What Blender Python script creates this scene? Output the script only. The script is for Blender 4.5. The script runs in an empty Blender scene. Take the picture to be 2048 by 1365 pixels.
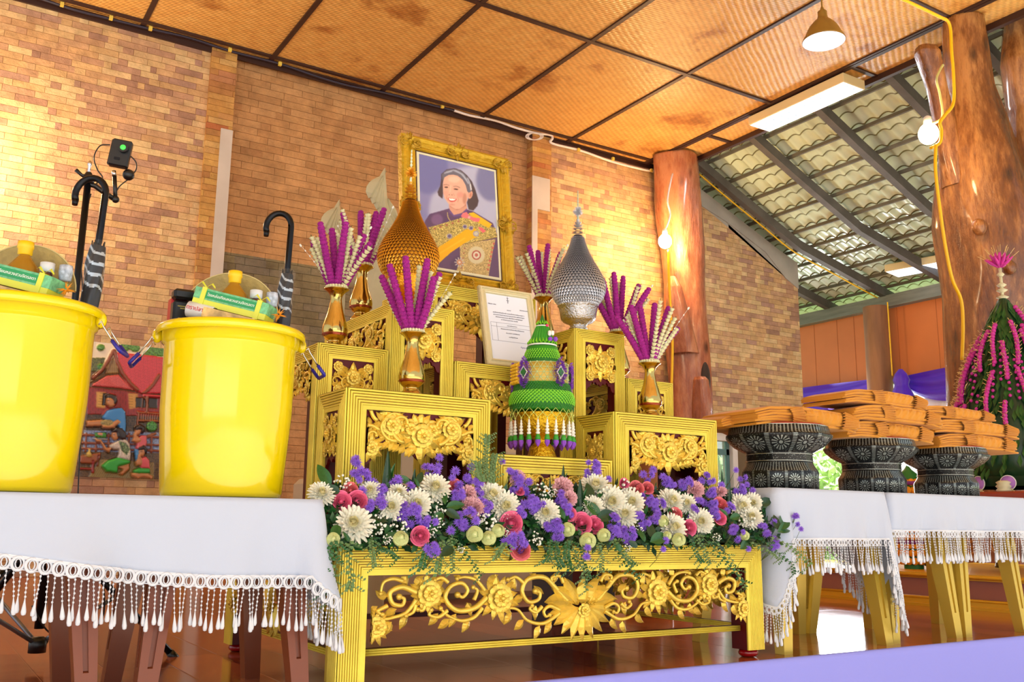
import bpy, math, random
import numpy as np
from mathutils import Vector, Matrix, noise
PI = math.pi
sin, cos = math.sin, math.cos
SC = bpy.context.scene
COL = SC.collection
rnd = random.Random(7)

# ---------------------------------------------------------------- camera
FPX, YAW, PITCH, ROLL, CZ = 1897.43, 0.562634, 0.191482, 0.0105993, 0.37
_f = Vector((sin(YAW)*cos(PITCH), cos(YAW)*cos(PITCH), sin(PITCH)))
_r0 = Vector((cos(YAW), -sin(YAW), 0)); _u0 = _r0.cross(_f)
_r = cos(ROLL)*_r0 + sin(ROLL)*_u0; _u = -sin(ROLL)*_r0 + cos(ROLL)*_u0
cam_d = bpy.data.cameras.new('camera'); cam = bpy.data.objects.new('camera', cam_d); COL.objects.link(cam)
cam_d.sensor_width = 36; cam_d.lens = 36*FPX/2048; cam_d.clip_start = .02; cam_d.clip_end = 200
Mx = Matrix((_r, _u, -_f)).transposed().to_4x4(); Mx.translation = Vector((0, 0, CZ)); cam.matrix_world = Mx
SC.camera = cam

def at(x, y, X=None, Y=None, Z=None):
    """the point of the place seen at photo pixel (x, y) on the plane X=, Y= or Z="""
    d = _f + _r*((x-1024)/FPX) - _u*((y-682.5)/FPX)
    t = X/d.x if X is not None else Y/d.y if Y is not None else (Z-CZ)/d.z
    return Vector((0, 0, CZ)) + d*t

# ---------------------------------------------------------------- view + world
SC.view_settings.view_transform = 'Standard'; SC.view_settings.look = 'None'
SC.view_settings.exposure = 0.12; SC.view_settings.gamma = 1; SC.view_settings.use_curve_mapping = False
w = bpy.data.worlds.new('world'); SC.world = w; w.use_nodes = True
_bg = w.node_tree.nodes['Background']
_tc = w.node_tree.nodes.new('ShaderNodeTexCoord'); _sx = w.node_tree.nodes.new('ShaderNodeSeparateXYZ')
_cr = w.node_tree.nodes.new('ShaderNodeValToRGB')
w.node_tree.links.new(_tc.outputs['Generated'], _sx.inputs[0]); w.node_tree.links.new(_sx.outputs['Z'], _cr.inputs[0])
w.node_tree.links.new(_cr.outputs[0], _bg.inputs[0])
_cr.color_ramp.elements[0].position = .0; _cr.color_ramp.elements[0].color = (1.0, .97, .9, 1)
_cr.color_ramp.elements[1].position = .5; _cr.color_ramp.elements[1].color = (.78, .88, 1, 1)
_e = _cr.color_ramp.elements.new(.2); _e.color = (.93, .97, 1, 1)
_bg.inputs[1].default_value = 1.1
SC.cycles.max_bounces = 6; SC.cycles.diffuse_bounces = 3; SC.cycles.glossy_bounces = 3; SC.cycles.transmission_bounces = 4; SC.cycles.transparent_max_bounces = 8

def area(name, loc, look, sx, sy, power, col):
    l = bpy.data.lights.new(name, 'AREA'); l.shape = 'RECTANGLE'; l.size = sx; l.size_y = sy; l.energy = power; l.color = col
    o = bpy.data.objects.new(name, l); COL.objects.link(o); o.location = loc
    o.rotation_euler = (Vector(look)-Vector(loc)).to_track_quat('-Z', 'Y').to_euler(); return o
# daylight of the open side of the hall behind the camera, and of the open right side
sun_d = bpy.data.lights.new('sun', 'SUN'); sun_d.energy = 9.0; sun_d.angle = .02; sun_d.color = (1, .99, .97)
sun = bpy.data.objects.new('sun', sun_d); COL.objects.link(sun); sun.rotation_euler = Vector((-.12, .62, -.78)).to_track_quat('-Z', 'Y').to_euler()   # falls on the paving in front of the hall
area('daylight_front', (-2.5, -3.6, 1.6), (2.5, 7, 3.2), 7, 2.2, 70, (.93, .96, 1))
area('daylight_right', (9.4, 7.6, 1.0), (0, 2.0, .6), 1.1, 1.6, 140, (.9, .96, 1))
def bulb_light(name, loc, power, col, r=.03):
    l = bpy.data.lights.new(name, 'POINT'); l.energy = power; l.color = col; l.shadow_soft_size = r
    o = bpy.data.objects.new(name, l); COL.objects.link(o); o.location = loc; return o

# ---------------------------------------------------------------- materials
MATS = {}
def lin(c): return tuple(((x/255)/12.92 if x/255 <= .04045 else ((x/255+.055)/1.055)**2.4) for x in c)
def mat(name, rgb, rough=.5, metal=0, bump=0, bscale=40, var=0, vscale=8, spec=.5, emit=0, trans=0, alpha=1, coat=0, sss=0, sheen=0, stretch=None):
    if name in MATS: return MATS[name]
    m = bpy.data.materials.new(name); m.use_nodes = True; nt = m.node_tree; b = nt.nodes['Principled BSDF']
    c = lin(rgb); b.inputs['Base Color'].default_value = (*c, 1); b.inputs['Roughness'].default_value = rough; b.inputs['Metallic'].default_value = metal
    b.inputs['Specular IOR Level'].default_value = spec; b.inputs['Coat Weight'].default_value = coat; b.inputs['Coat Roughness'].default_value = .08
    if sheen: b.inputs['Sheen Weight'].default_value = sheen
    if sss: b.inputs['Subsurface Weight'].default_value = sss; b.inputs['Subsurface Radius'].default_value = (.01, .006, .004)
    if trans: b.inputs['Transmission Weight'].default_value = trans
    if alpha < 1: b.inputs['Alpha'].default_value = alpha
    if emit: b.inputs['Emission Color'].default_value = (*c, 1); b.inputs['Emission Strength'].default_value = emit
    L = nt.links.new
    tc = nt.nodes.new('ShaderNodeTexCoord'); mp = nt.nodes.new('ShaderNodeMapping'); L(tc.outputs['Object'], mp.inputs[0])
    if stretch: mp.inputs['Scale'].default_value = stretch
    if var:
        n = nt.nodes.new('ShaderNodeTexNoise'); n.inputs['Scale'].default_value = vscale; n.inputs['Detail'].default_value = 5; L(mp.outputs[0], n.inputs[0])
        r = nt.nodes.new('ShaderNodeValToRGB'); r.color_ramp.elements[0].position = .3; r.color_ramp.elements[1].position = .7
        r.color_ramp.elements[0].color = (*[x*(1-var) for x in c], 1); r.color_ramp.elements[1].color = (*[min(1, x*(1+var*.6)) for x in c], 1)
        L(n.outputs[0], r.inputs[0]); L(r.outputs[0], b.inputs['Base Color'])
    if bump:
        n = nt.nodes.new('ShaderNodeTexNoise'); n.inputs['Scale'].default_value = bscale; n.inputs['Detail'].default_value = 4; L(mp.outputs[0], n.inputs[0])
        bp = nt.nodes.new('ShaderNodeBump'); bp.inputs['Strength'].default_value = bump; bp.inputs['Distance'].default_value = .01
        L(n.outputs[0], bp.inputs['Height']); L(bp.outputs[0], b.inputs['Normal'])
    MATS[name] = m; return m

class NT:
    """small helper for node materials"""
    def __init__(s, name, rough=.6, metal=0, spec=.5):
        s.m = bpy.data.materials.new(name); s.m.use_nodes = True; s.t = s.m.node_tree; s.b = s.t.nodes['Principled BSDF']
        s.b.inputs['Roughness'].default_value = rough; s.b.inputs['Metallic'].default_value = metal; s.b.inputs['Specular IOR Level'].default_value = spec; MATS[name] = s.m
    def n(s, kind, **kw):
        x = s.t.nodes.new('ShaderNode'+kind)
        for k, v in kw.items(): setattr(x, k, v)
        return x
    def l(s, a, b): s.t.links.new(a, b)
    def math(s, op, a, b=None, c=None):
        x = s.n('Math', operation=op)
        for i, q in enumerate((a, b, c)):
            if q is None: continue
            if isinstance(q, (int, float)): x.inputs[i].default_value = q
            else: s.l(q, x.inputs[i])
        return x.outputs[0]
    def obj(s):
        tc = s.n('TexCoord'); sp = s.n('SeparateXYZ'); s.l(tc.outputs['Object'], sp.inputs[0]); return tc.outputs['Object'], sp.outputs
    def ramp(s, fac, stops, const=False):
        r = s.n('ValToRGB'); cr = r.color_ramp
        if const: cr.interpolation = 'CONSTANT'
        while len(cr.elements) > 1: cr.elements.remove(cr.elements[-1])
        cr.elements[0].position = stops[0][0]; cr.elements[0].color = (*lin(stops[0][1]), 1)
        for p, c in stops[1:]:
            e = cr.elements.new(p); e.color = (*lin(c), 1)
        s.l(fac, r.inputs[0]); return r.outputs[0]
    def noise(s, vec, scale, detail=4, rough=.5):
        x = s.n('TexNoise'); x.inputs['Scale'].default_value = scale; x.inputs['Detail'].default_value = detail; x.inputs['Roughness'].default_value = rough
        if vec is not None: s.l(vec, x.inputs[0])
        return x.outputs[0]
    def mapv(s, vec, scale): 
        x = s.n('Mapping'); x.inputs['Scale'].default_value = scale; s.l(vec, x.inputs[0]); return x.outputs[0]
    def comb(s, a, b, c=0):
        x = s.n('CombineXYZ')
        for i, q in enumerate((a, b, c)):
            if isinstance(q, (int, float)): x.inputs[i].default_value = q
            else: s.l(q, x.inputs[i])
        return x.outputs[0]
    def white(s, vec):
        x = s.n('TexWhiteNoise', noise_dimensions='3D'); s.l(vec, x.inputs[0]); return x.outputs[0]
    def mix(s, fac, a, b, mode='MIX'):
        x = s.n('MixRGB', blend_type=mode)
        for i, q in enumerate((fac, a, b)):
            if isinstance(q, (int, float)): x.inputs[i].default_value = q
            elif isinstance(q, tuple): x.inputs[i].default_value = (*q, 1)
            else: s.l(q, x.inputs[i])
        return x.outputs[0]
    def bump(s, h, strength=.5, dist=.01):
        x = s.n('Bump'); x.inputs['Strength'].default_value = strength; x.inputs['Distance'].default_value = dist
        s.l(h, x.inputs['Height']); s.l(x.outputs[0], s.b.inputs['Normal'])
    def color(s, c): s.l(c, s.b.inputs['Base Color'])

def brick_mat(name, h, wd, stops, seed, zband=None, jit=.35, dark=.78):
    q = NT(name, .75, 0, .3); vec, (x, y, z) = q.obj()
    row = q.math('FLOOR', q.math('DIVIDE', z, h)); fz = q.math('FRACT', q.math('DIVIDE', z, h))
    rr = q.white(q.comb(row, seed, 1.5))
    xs = q.math('ADD', q.math('DIVIDE', q.math('ADD', x, y), wd), q.math('ADD', q.math('MULTIPLY', row, .5), q.math('MULTIPLY', rr, jit)))
    colm = q.math('FLOOR', xs); fx = q.math('FRACT', xs)
    rv = q.white(q.comb(colm, row, seed)); rv2 = q.white(q.comb(colm, row, seed+9))
    # some bricks are cut in two at a random place
    cut = q.math('GREATER_THAN', fx, q.math('ADD', .3, q.math('MULTIPLY', rv2, .5))); cut = q.math('MULTIPLY', cut, q.math('GREATER_THAN', rv2, .6))
    rv = q.math('FRACT', q.math('ADD', rv, q.math('MULTIPLY', cut, .37)))
    base = q.ramp(rv, stops)
    nz = q.noise(vec, 9, 6, .6); tint = q.ramp(nz, [(.3, (150, 150, 150)), (.7, (255, 255, 255))])
    base = q.mix(.55, base, tint, 'MULTIPLY')
    edge = q.math('MINIMUM', q.math('MULTIPLY', q.math('MINIMUM', fz, q.math('SUBTRACT', 1, fz)), h), q.math('MULTIPLY', q.math('MINIMUM', fx, q.math('SUBTRACT', 1, fx)), wd))
    em = q.math('MINIMUM', 1, q.math('DIVIDE', edge, .0022))
    base = q.mix(em, q.mix(1.0, base, (dark, dark*.8, dark*.65), 'MULTIPLY'), base)
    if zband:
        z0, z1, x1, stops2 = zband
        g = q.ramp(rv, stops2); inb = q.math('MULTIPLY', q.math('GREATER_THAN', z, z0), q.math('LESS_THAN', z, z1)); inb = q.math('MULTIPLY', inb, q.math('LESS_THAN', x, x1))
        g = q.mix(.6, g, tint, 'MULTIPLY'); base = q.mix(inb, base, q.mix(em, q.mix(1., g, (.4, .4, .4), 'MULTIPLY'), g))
    q.color(base)
    n2 = q.noise(vec, 26, 8, .65)
    hh = q.math('ADD', q.math('MULTIPLY', em, .35), q.math('ADD', q.math('MULTIPLY', rv2, .5), q.math('MULTIPLY', n2, 1.1)))
    q.bump(hh, .9, .014); return q.m

M_brick = brick_mat('split_face_brick', .05, .205, [(0, (184, 142, 120)), (.12, (212, 166, 134)), (.25, (226, 180, 130)), (.45, (234, 192, 138)), (.65, (244, 212, 160)), (.85, (228, 182, 136)), (1, (196, 154, 136))], 3)
M_pil = brick_mat('pilaster_brick', .05, .4, [(0, (190, 132, 84)), (.2, (214, 160, 90)), (.5, (226, 176, 100)), (.7, (200, 140, 100)), (.85, (232, 190, 120)), (1, (196, 110, 70))], 5)
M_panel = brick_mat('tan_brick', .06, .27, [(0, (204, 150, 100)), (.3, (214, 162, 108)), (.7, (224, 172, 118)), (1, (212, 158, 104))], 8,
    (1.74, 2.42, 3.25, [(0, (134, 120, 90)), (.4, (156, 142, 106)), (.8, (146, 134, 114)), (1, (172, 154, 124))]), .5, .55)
def weave():
    q = NT('woven_bamboo', .34, 0, .5); vec, (x, y, z) = q.obj()
    d1 = q.math('MULTIPLY', q.math('ADD', x, y), 30.); 
    stripe = q.math('SINE', q.math('ADD', q.math('MULTIPLY', x, 150.), q.math('MULTIPLY', q.noise(vec, 3, 2), 5)))
    zig = q.math('SINE', q.math('ADD', q.math('MULTIPLY', y, 120.), q.math('MULTIPLY', x, 75.)))
    wv = q.math('MULTIPLY', stripe, zig)
    n1 = q.noise(vec, 1.6, 6, .65); n2 = q.noise(vec, 14, 5, .7)
    c = q.ramp(n2, [(.25, (226, 168, 92)), (.5, (242, 190, 108)), (.75, (250, 208, 130))])
    stain = q.ramp(n1, [(.0, (255, 255, 255)), (.56, (255, 255, 255)), (.66, (205, 180, 160)), (.78, (140, 100, 80))])
    c = q.mix(1., c, stain, 'MULTIPLY')
    k = q.ramp(q.math('ADD', q.math('MULTIPLY', wv, .5), .5), [(0, (212, 200, 190)), (1, (255, 255, 255))])
    c = q.mix(1., c, k, 'MULTIPLY')
    q.color(c); q.bump(q.math('ADD', q.math('MULTIPLY', wv, .5), q.math('MULTIPLY', n2, .6)), .55, .006); return q.m
M_weave = weave()
def wood_floor():
    q = NT('glossy_floor_planks', .13, 0, .6); vec, (x, y, z) = q.obj()
    wd = .16; row = q.math('FLOOR', q.math('DIVIDE', x, wd)); fx = q.math('FRACT', q.math('DIVIDE', x, wd))
    ys = q.math('ADD', q.math('DIVIDE', y, 1.1), q.math('MULTIPLY', q.white(q.comb(row, 2, 2)), 3)); rv = q.white(q.comb(row, q.math('FLOOR', ys), 4))
    gr = q.noise(q.mapv(vec, (28, 1.6, 1)), 3, 5, .6)
    c = q.ramp(q.math('ADD', q.math('MULTIPLY', rv, .45), q.math('MULTIPLY', gr, .55)), [(.2, (108, 48, 24)), (.5, (158, 80, 42)), (.8, (190, 106, 60))])
    e = q.math('MINIMUM', 1, q.math('DIVIDE', q.math('MINIMUM', fx, q.math('SUBTRACT', 1, fx)), .014))
    fy = q.math('FRACT', ys); e2 = q.math('MINIMUM', 1, q.math('DIVIDE', q.math('MINIMUM', fy, q.math('SUBTRACT', 1, fy)), .002)); e = q.math('MINIMUM', e, e2)
    c = q.mix(e, q.mix(1., c, (.35, .3, .3), 'MULTIPLY'), c); q.color(c)
    q.bump(q.math('ADD', q.math('MULTIPLY', e, .3), q.math('MULTIPLY', q.noise(vec, 5, 2), .5)), .12, .01); return q.m
M_floor = wood_floor()
def trunk_mat(name, a, b, c_):
    q = NT(name, .22, 0, .5); q.b.inputs['Coat Weight'].default_value = .5; q.b.inputs['Coat Roughness'].default_value = .12; vec, (x, y, z) = q.obj()
    v2 = q.mapv(vec, (3, 3, .7)); n1 = q.noise(v2, 1.3, 7, .68); n2 = q.noise(v2, 8, 6, .7)
    c = q.ramp(q.math('ADD', q.math('MULTIPLY', n1, .7), q.math('MULTIPLY', n2, .3)), [(.38, a), (.5, b), (.6, c_)])
    vo = q.n('TexVoronoi'); vo.inputs['Scale'].default_value = 3.2; q.l(q.mapv(vec, (1, 1, .55)), vo.inputs[0])
    k = q.ramp(vo.outputs[0], [(.05, (60, 34, 20)), (.16, (255, 255, 255))]); c = q.mix(.8, c, k, 'MULTIPLY')
    q.color(c); q.bump(q.math('ADD', n1, q.math('MULTIPLY', n2, .6)), .6, .04); return q.m
M_trunk = trunk_mat('varnished_trunk', (70, 34, 16), (128, 76, 36), (186, 128, 72))
M_trunk2 = trunk_mat('reddish_trunk', (128, 66, 40), (170, 100, 66), (196, 132, 92))
def bowl_mat():
    q = NT('silver_inlaid_lacquer', .28, .5, .6); vec, (x, y, z) = q.obj()
    an = q.math('DIVIDE', q.math('ARCTAN2', y, x), 2*PI)
    def rosette(N, zc, hh):
        u = q.math('SUBTRACT', q.math('FRACT', q.math('MULTIPLY', q.math('ADD', an, 1), N)), .5); v = q.math('MULTIPLY', q.math('SUBTRACT', z, zc), .5/hh)
        r = q.math('SQRT', q.math('ADD', q.math('MULTIPLY', u, u), q.math('MULTIPLY', v, v))); th = q.math('ARCTAN2', v, u)
        pet = q.math('GREATER_THAN', q.math('SINE', q.math('MULTIPLY', th, 14)), .25); ring = q.math('MULTIPLY', q.math('GREATER_THAN', r, .14), q.math('LESS_THAN', r, .36)); s1 = q.math('MULTIPLY', pet, ring)
        s2 = q.math('MULTIPLY', q.math('GREATER_THAN', q.math('ABSOLUTE', u), .42), q.math('GREATER_THAN', q.math('SINE', q.math('MULTIPLY', z, 1500)), .2)); s3 = q.math('LESS_THAN', r, .08)
        inz = q.math('LESS_THAN', q.math('ABSOLUTE', v), .5)
        return q.math('MULTIPLY', inz, q.math('MAXIMUM', s1, q.math('MAXIMUM', s2, s3)))
    a = rosette(14, .026, .026); b = rosette(12, .128, .026)
    rib = q.math('MULTIPLY', q.math('GREATER_THAN', z, .155), q.math('GREATER_THAN', q.math('SINE', q.math('MULTIPLY', an, 2*PI*90)), .3))
    rib2 = q.math('MULTIPLY', q.math('MULTIPLY', q.math('GREATER_THAN', z, .053), q.math('LESS_THAN', z, .076)), q.math('GREATER_THAN', q.math('SINE', q.math('MULTIPLY', an, 2*PI*80)), .3))
    vo = q.n('TexVoronoi', feature='F1'); vo.inputs['Scale'].default_value = 260; q.l(vec, vo.inputs[0]); dots = q.math('LESS_THAN', vo.outputs[0], .22)
    m = q.math('MAXIMUM', q.math('MAXIMUM', a, b), q.math('MAXIMUM', q.math('MULTIPLY', rib, .7), q.math('MAXIMUM', q.math('MULTIPLY', rib2, .6), q.math('MULTIPLY', dots, .55))))
    c = q.mix(m, lin((22, 26, 30)), lin((158, 170, 168))); q.color(c); q.bump(m, .3, .003); return q.m
M_bowl = bowl_mat()

M_gold = mat('gold_paint', (232, 210, 76), .4, .35, bump=.12, bscale=60, var=.12, vscale=14)
M_goldc = mat('gold_paint_carved', (232, 200, 84), .3, .5, bump=.15, bscale=90, var=.15, vscale=30)
M_groove = mat('brown_groove', (128, 88, 22), .6)
M_red = mat('dark_red_paint', (86, 4, 10), .4, var=.15, spec=.3)
M_redf = mat('bright_red_paint', (158, 10, 20), .22, coat=.5)
M_brass = mat('polished_brass', (196, 170, 100), .14, 1.0, bump=.04, bscale=70)
M_silver = mat('hammered_silver', (200, 202, 205), .2, 1.0, bump=.5, bscale=160)
M_cloth = mat('white_tablecloth', (190, 202, 224), .85, bump=.05, bscale=300, sheen=.2)
M_lace = mat('white_lace', (222, 228, 238), .8)
M_lilac = mat('lilac_stage_cloth', (150, 154, 244), .8, bump=.05, bscale=60)
M_bucket = mat('yellow_plastic', (240, 216, 6), .14, sss=.05, coat=.6)
M_black = mat('black_plastic', (16, 17, 20), .32)
M_blackm = mat('black_metal', (20, 22, 28), .3, .6)
M_chrome = mat('chrome', (200, 200, 205), .15, 1.0)
M_blue = mat('blue_grip', (38, 34, 150), .35)
M_brown = mat('brown_plastic', (122, 60, 34), .3, var=.08, vscale=3)
M_goldp = mat('gold_plastic', (206, 176, 70), .25, .35)
M_dkbrown = mat('dark_brown_batten', (58, 32, 26), .5)
M_grey = mat('grey_timber', (92, 88, 84), .7, bump=.3, bscale=30, var=.25, vscale=6)
M_greywood = mat('weathered_beam', (128, 132, 120), .8, bump=.4, bscale=25, var=.25, vscale=5, stretch=(5, .5, 5))
M_concrete = mat('bare_concrete', (176, 172, 164), .9, bump=.3, bscale=12, var=.2, vscale=3)
M_tile = mat('roof_tile', (206, 222, 196), .25, var=.12, vscale=2.5, bump=.1, bscale=8)
M_white = mat('white_paint', (226, 222, 216), .6, var=.06)
M_plaster = mat('pale_plaster', (206, 196, 188), .8, var=.1, vscale=4)
M_orange = mat('orange_board', (214, 124, 62), .6, var=.06, vscale=3, bump=.05)
M_purple = mat('purple_drape', (84, 30, 204), .45, sheen=.3)
M_wdrape = mat('white_drape', (238, 240, 250), .7, sheen=.3)
M_robe = mat('saffron_cloth', (208, 140, 36), .8, bump=.12, bscale=220, var=.06, vscale=10, sheen=.15)
M_green = mat('leaf_green', (34, 92, 40), .35, var=.25, vscale=12)
M_dkgreen = mat('dark_leaf', (22, 62, 34), .35, var=.3, vscale=10)
M_sprig = mat('small_leaf', (96, 128, 72), .5, var=.25, vscale=20)
M_stem = mat('plant_stem', (90, 110, 60), .6)
M_magenta = mat('magenta_bloom', (186, 34, 160), .7, bump=.8, bscale=400, var=.25, vscale=160)
M_cream = mat('cream_crown_flower', (226, 224, 178), .6, var=.12, vscale=60)
M_mum = mat('white_petal', (244, 243, 226), .55, sss=.1)
M_mumc = mat('cream_petal', (238, 228, 176), .55)
M_rose = mat('pink_rose_petal', (250, 122, 164), .5, sss=.1, var=.12, vscale=40)
M_rose2 = mat('salmon_petal', (240, 128, 134), .5, var=.12, vscale=40)
M_carn = mat('pale_pink_petal', (246, 190, 198), .6, var=.25, vscale=60)
M_aster = mat('violet_petal', (136, 92, 218), .55, var=.3, vscale=60)
M_asterc = mat('violet_centre', (92, 62, 150), .7)
M_lotus = mat('green_lotus_petal', (198, 210, 140), .45, var=.2, vscale=40)
M_breath = mat('baby_breath_white', (240, 243, 236), .6)
M_glass = mat('clear_plastic', (200, 205, 210), .08, alpha=.04, spec=.8)

# ---------------------------------------------------------------- mesh builder
class MB:
    def __init__(s): s.v = []; s.f = []; s.m = []; s.s = []
    def add(s, vs, fs, mi=0, sm=False):
        o = len(s.v); s.v.extend(tuple(p) for p in vs)
        for f in fs: s.f.append(tuple(i+o for i in f)); s.m.append(mi); s.s.append(sm)
        return s
    def box(s, x0, y0, z0, x1, y1, z1, mi=0, bev=0):
        if bev:
            b = bev; vs = []; 
            for z, i in ((z0, b), (z0+b, 0), (z1-b, 0), (z1, b)):
                vs += [(x0+i+b*(i == 0)*0+ (0 if i else b), y0+i, z), (x1-i-(0 if i else b), y0+i, z), (x1-i, y0+i+(0 if i else b), z), (x1-i, y1-i-(0 if i else b), z),
                       (x1-i-(0 if i else b), y1-i, z), (x0+i+(0 if i else b), y1-i, z), (x0+i, y1-i-(0 if i else b), z), (x0+i, y0+i+(0 if i else b), z)]
            fs = [tuple(range(7, -1, -1)), tuple(range(24, 32))]
            for k in range(3):
                for j in range(8): fs.append((k*8+j, k*8+(j+1) % 8, k*8+8+(j+1) % 8, k*8+8+j))
            return s.add(vs, fs, mi)
        return s.add([(x0, y0, z0), (x1, y0, z0), (x1, y1, z0), (x0, y1, z0), (x0, y0, z1), (x1, y0, z1), (x1, y1, z1), (x0, y1, z1)],
                     [(3, 2, 1, 0), (4, 5, 6, 7), (0, 1, 5, 4), (1, 2, 6, 5), (2, 3, 7, 6), (3, 0, 4, 7)], mi)
    def grid(s, P, mi=0, sm=True, cu=False, cv=False):
        """P[i][j] points -> quads"""
        nu, nv = len(P), len(P[0]); vs = [p for r in P for p in r]; fs = []
        for i in range(nu if cu else nu-1):
            for j in range(nv if cv else nv-1):
                a, b = i*nv+j, i*nv+(j+1) % nv; c, d = ((i+1) % nu)*nv+(j+1) % nv, ((i+1) % nu)*nv+j
                fs.append((a, b, c, d))
        return s.add(vs, fs, mi, sm)
    def lathe(s, prof, n=24, c=(0, 0, 0), mi=0, sm=True, rf=None):
        P = [[(c[0]+r*cos(2*PI*j/n)*(rf(2*PI*j/n, z) if rf else 1), c[1]+r*sin(2*PI*j/n)*(rf(2*PI*j/n, z) if rf else 1), c[2]+z) for j in range(n)] for r, z in prof]
        return s.grid(P, mi, sm, cv=True)
    def tube(s, pts, rad, n=8, mi=0, sm=True, caps=True):
        pts = [Vector(p) for p in pts]; R = rad if isinstance(rad, (list, tuple)) else [rad]*len(pts)
        P = []; up = None
        for i, p in enumerate(pts):
            t = (pts[min(i+1, len(pts)-1)]-pts[max(i-1, 0)])
            if t.length < 1e-9: t = Vector((0, 0, 1))
            t.normalize()
            if up is None: up = Vector((0, 0, 1)) if abs(t.z) < .9 else Vector((1, 0, 0))
            a = t.cross(up)
            if a.length < 1e-6: a = t.cross(Vector((0, 1, .1)))
            a.normalize(); b = a.cross(t); up = b
            P.append([p+(a*cos(2*PI*k/n)+b*sin(2*PI*k/n))*R[i] for k in range(n)])
        o = len(s.v); s.grid(P, mi, sm, cv=True)
        if caps:
            s.f.append(tuple(o+k for k in range(n-1, -1, -1))); s.f.append(tuple(o+(len(pts)-1)*n+k for k in range(n))); s.m += [mi, mi]; s.s += [False, False]
        return s
    def ctube(s, pts, rad, n=8, sub=6):
        p = [Vector(q) for q in pts]; m = len(p)-1; o = []
        for k in range(m):
            a, b, c, d = p[max(k-1, 0)], p[k], p[k+1], p[min(k+2, m)]
            for i in range(sub): f = i/sub; o.append(.5*((2*b)+(c-a)*f+(2*a-5*b+4*c-d)*f*f+(3*b-a-3*c+d)*f**3))
        return s.tube(o+[p[-1]], rad, n)
    def ball(s, c, r, n=8, k=5, mi=0, sc=(1, 1, 1)):
        P = [[(c[0]+r*sc[0]*sin(PI*i/k)*cos(2*PI*j/n), c[1]+r*sc[1]*sin(PI*i/k)*sin(2*PI*j/n), c[2]-r*sc[2]*cos(PI*i/k)) for j in range(n)] for i in range(k+1)]
        return s.grid(P, mi, True, cv=True)
    def prism(s, poly, a0, a1, axis='z', mi=0):
        n = len(poly)
        def P(u, v, a): return (u, v, a) if axis == 'z' else (u, a, v) if axis == 'y' else (a, u, v)
        vs = [P(u, v, a0) for u, v in poly]+[P(u, v, a1) for u, v in poly]
        return s.add(vs, [tuple(range(n-1, -1, -1)), tuple(range(n, 2*n))]+[(i, (i+1) % n, n+(i+1) % n, n+i) for i in range(n)], mi)
    def merge(s, o, M=None, mi=None):
        vs = [M @ Vector(p) for p in o.v] if M is not None else o.v
        k = len(s.v); s.v.extend(tuple(p) for p in vs)
        s.f.extend(tuple(i+k for i in f) for f in o.f); s.m.extend(o.m if mi is None else [mi]*len(o.m)); s.s.extend(o.s); return s
    def mesh(s, name, mats, off=(0, 0, 0)):
        me = bpy.data.meshes.new(name); V = [(p[0]-off[0], p[1]-off[1], p[2]-off[2]) for p in s.v]
        me.from_pydata(V, [], s.f)
        if not isinstance(mats, (list, tuple)): mats = [mats]
        for m in mats: me.materials.append(m)
        me.polygons.foreach_set('use_smooth', s.s)
        if len(mats) > 1: me.polygons.foreach_set('material_index', s.m)
        me.update(); return me

def put(name, mesh, parent=None, loc=(0, 0, 0), rot=None, scale=None):
    o = bpy.data.objects.new(name, mesh); COL.objects.link(o); o.location = loc
    if rot is not None:
        if hasattr(rot, 'to_euler'): rot = rot.to_euler()
        o.rotation_euler = rot
    if scale is not None: o.scale = (scale,)*3 if isinstance(scale, (int, float)) else scale
    if parent: o.parent = parent
    return o
def tag(o, label=None, cat=None, group=None, kind=None):
    if label: o['label'] = label
    if cat: o['category'] = cat
    if group: o['group'] = group
    if kind: o['kind'] = kind
    return o
def wroot(o):
    t = Vector((0, 0, 0))
    while o: t += o.location; o = o.parent
    return t
def part(name, mb, mats, parent, label=None):
    """mesh given in world coordinates, child of an unrotated parent"""
    o = put(name, mb.mesh(name, mats, wroot(parent)), parent)
    if label: o['label'] = label
    return o
def lpart(name, mb, mats, parent, loc=(0, 0, 0), rot=None, label=None):
    o = put(name, mb.mesh(name, mats), parent, loc, rot)
    if label: o['label'] = label
    return o
def thing(name, label, cat, loc=(0, 0, 0), group=None, rot=None):
    o = put(name, None, None, loc, rot); o.empty_display_size = .05; return tag(o, label, cat, group)
def one(name, mb, mats, label, cat, loc=(0, 0, 0), group=None, rot=None):
    """a thing that is one mesh, given in world coordinates"""
    o = put(name, mb.mesh(name, mats, loc), None, loc, rot); return tag(o, label, cat, group)
def struct(name, mb, mats, parent=None):
    o = put(name, mb.mesh(name, mats), parent)
    if not parent: o['kind'] = 'structure'
    return o
def copy_tree(o, parent=None, **kw):
    c = o.copy(); COL.objects.link(c); c.parent = parent
    for ch in list(o.children): copy_tree(ch, c)
    return c
def text_mb(txt, size, depth=.0004):
    cu = bpy.data.curves.new('t', 'FONT'); cu.body = txt; cu.size = size; cu.align_x = 'CENTER'; cu.align_y = 'CENTER'; cu.extrude = depth; cu.resolution_u = 3
    o = bpy.data.objects.new('t', cu); COL.objects.link(o); dg = bpy.context.evaluated_depsgraph_get(); dg.update()
    me = o.evaluated_get(dg).to_mesh(); mb = MB(); mb.add([tuple(v.co) for v in me.vertices], [tuple(p.vertices) for p in me.polygons])
    bpy.data.objects.remove(o); bpy.data.curves.remove(cu); return mb
def lerp(a, b, t): return a+(b-a)*t
def interp(x, pts):
    if x <= pts[0][0]: return pts[0][1]
    for (a, b), (c, d) in zip(pts, pts[1:]):
        if x <= c: return b+(d-b)*(x-a)/(c-a)
    return pts[-1][1]
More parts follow.
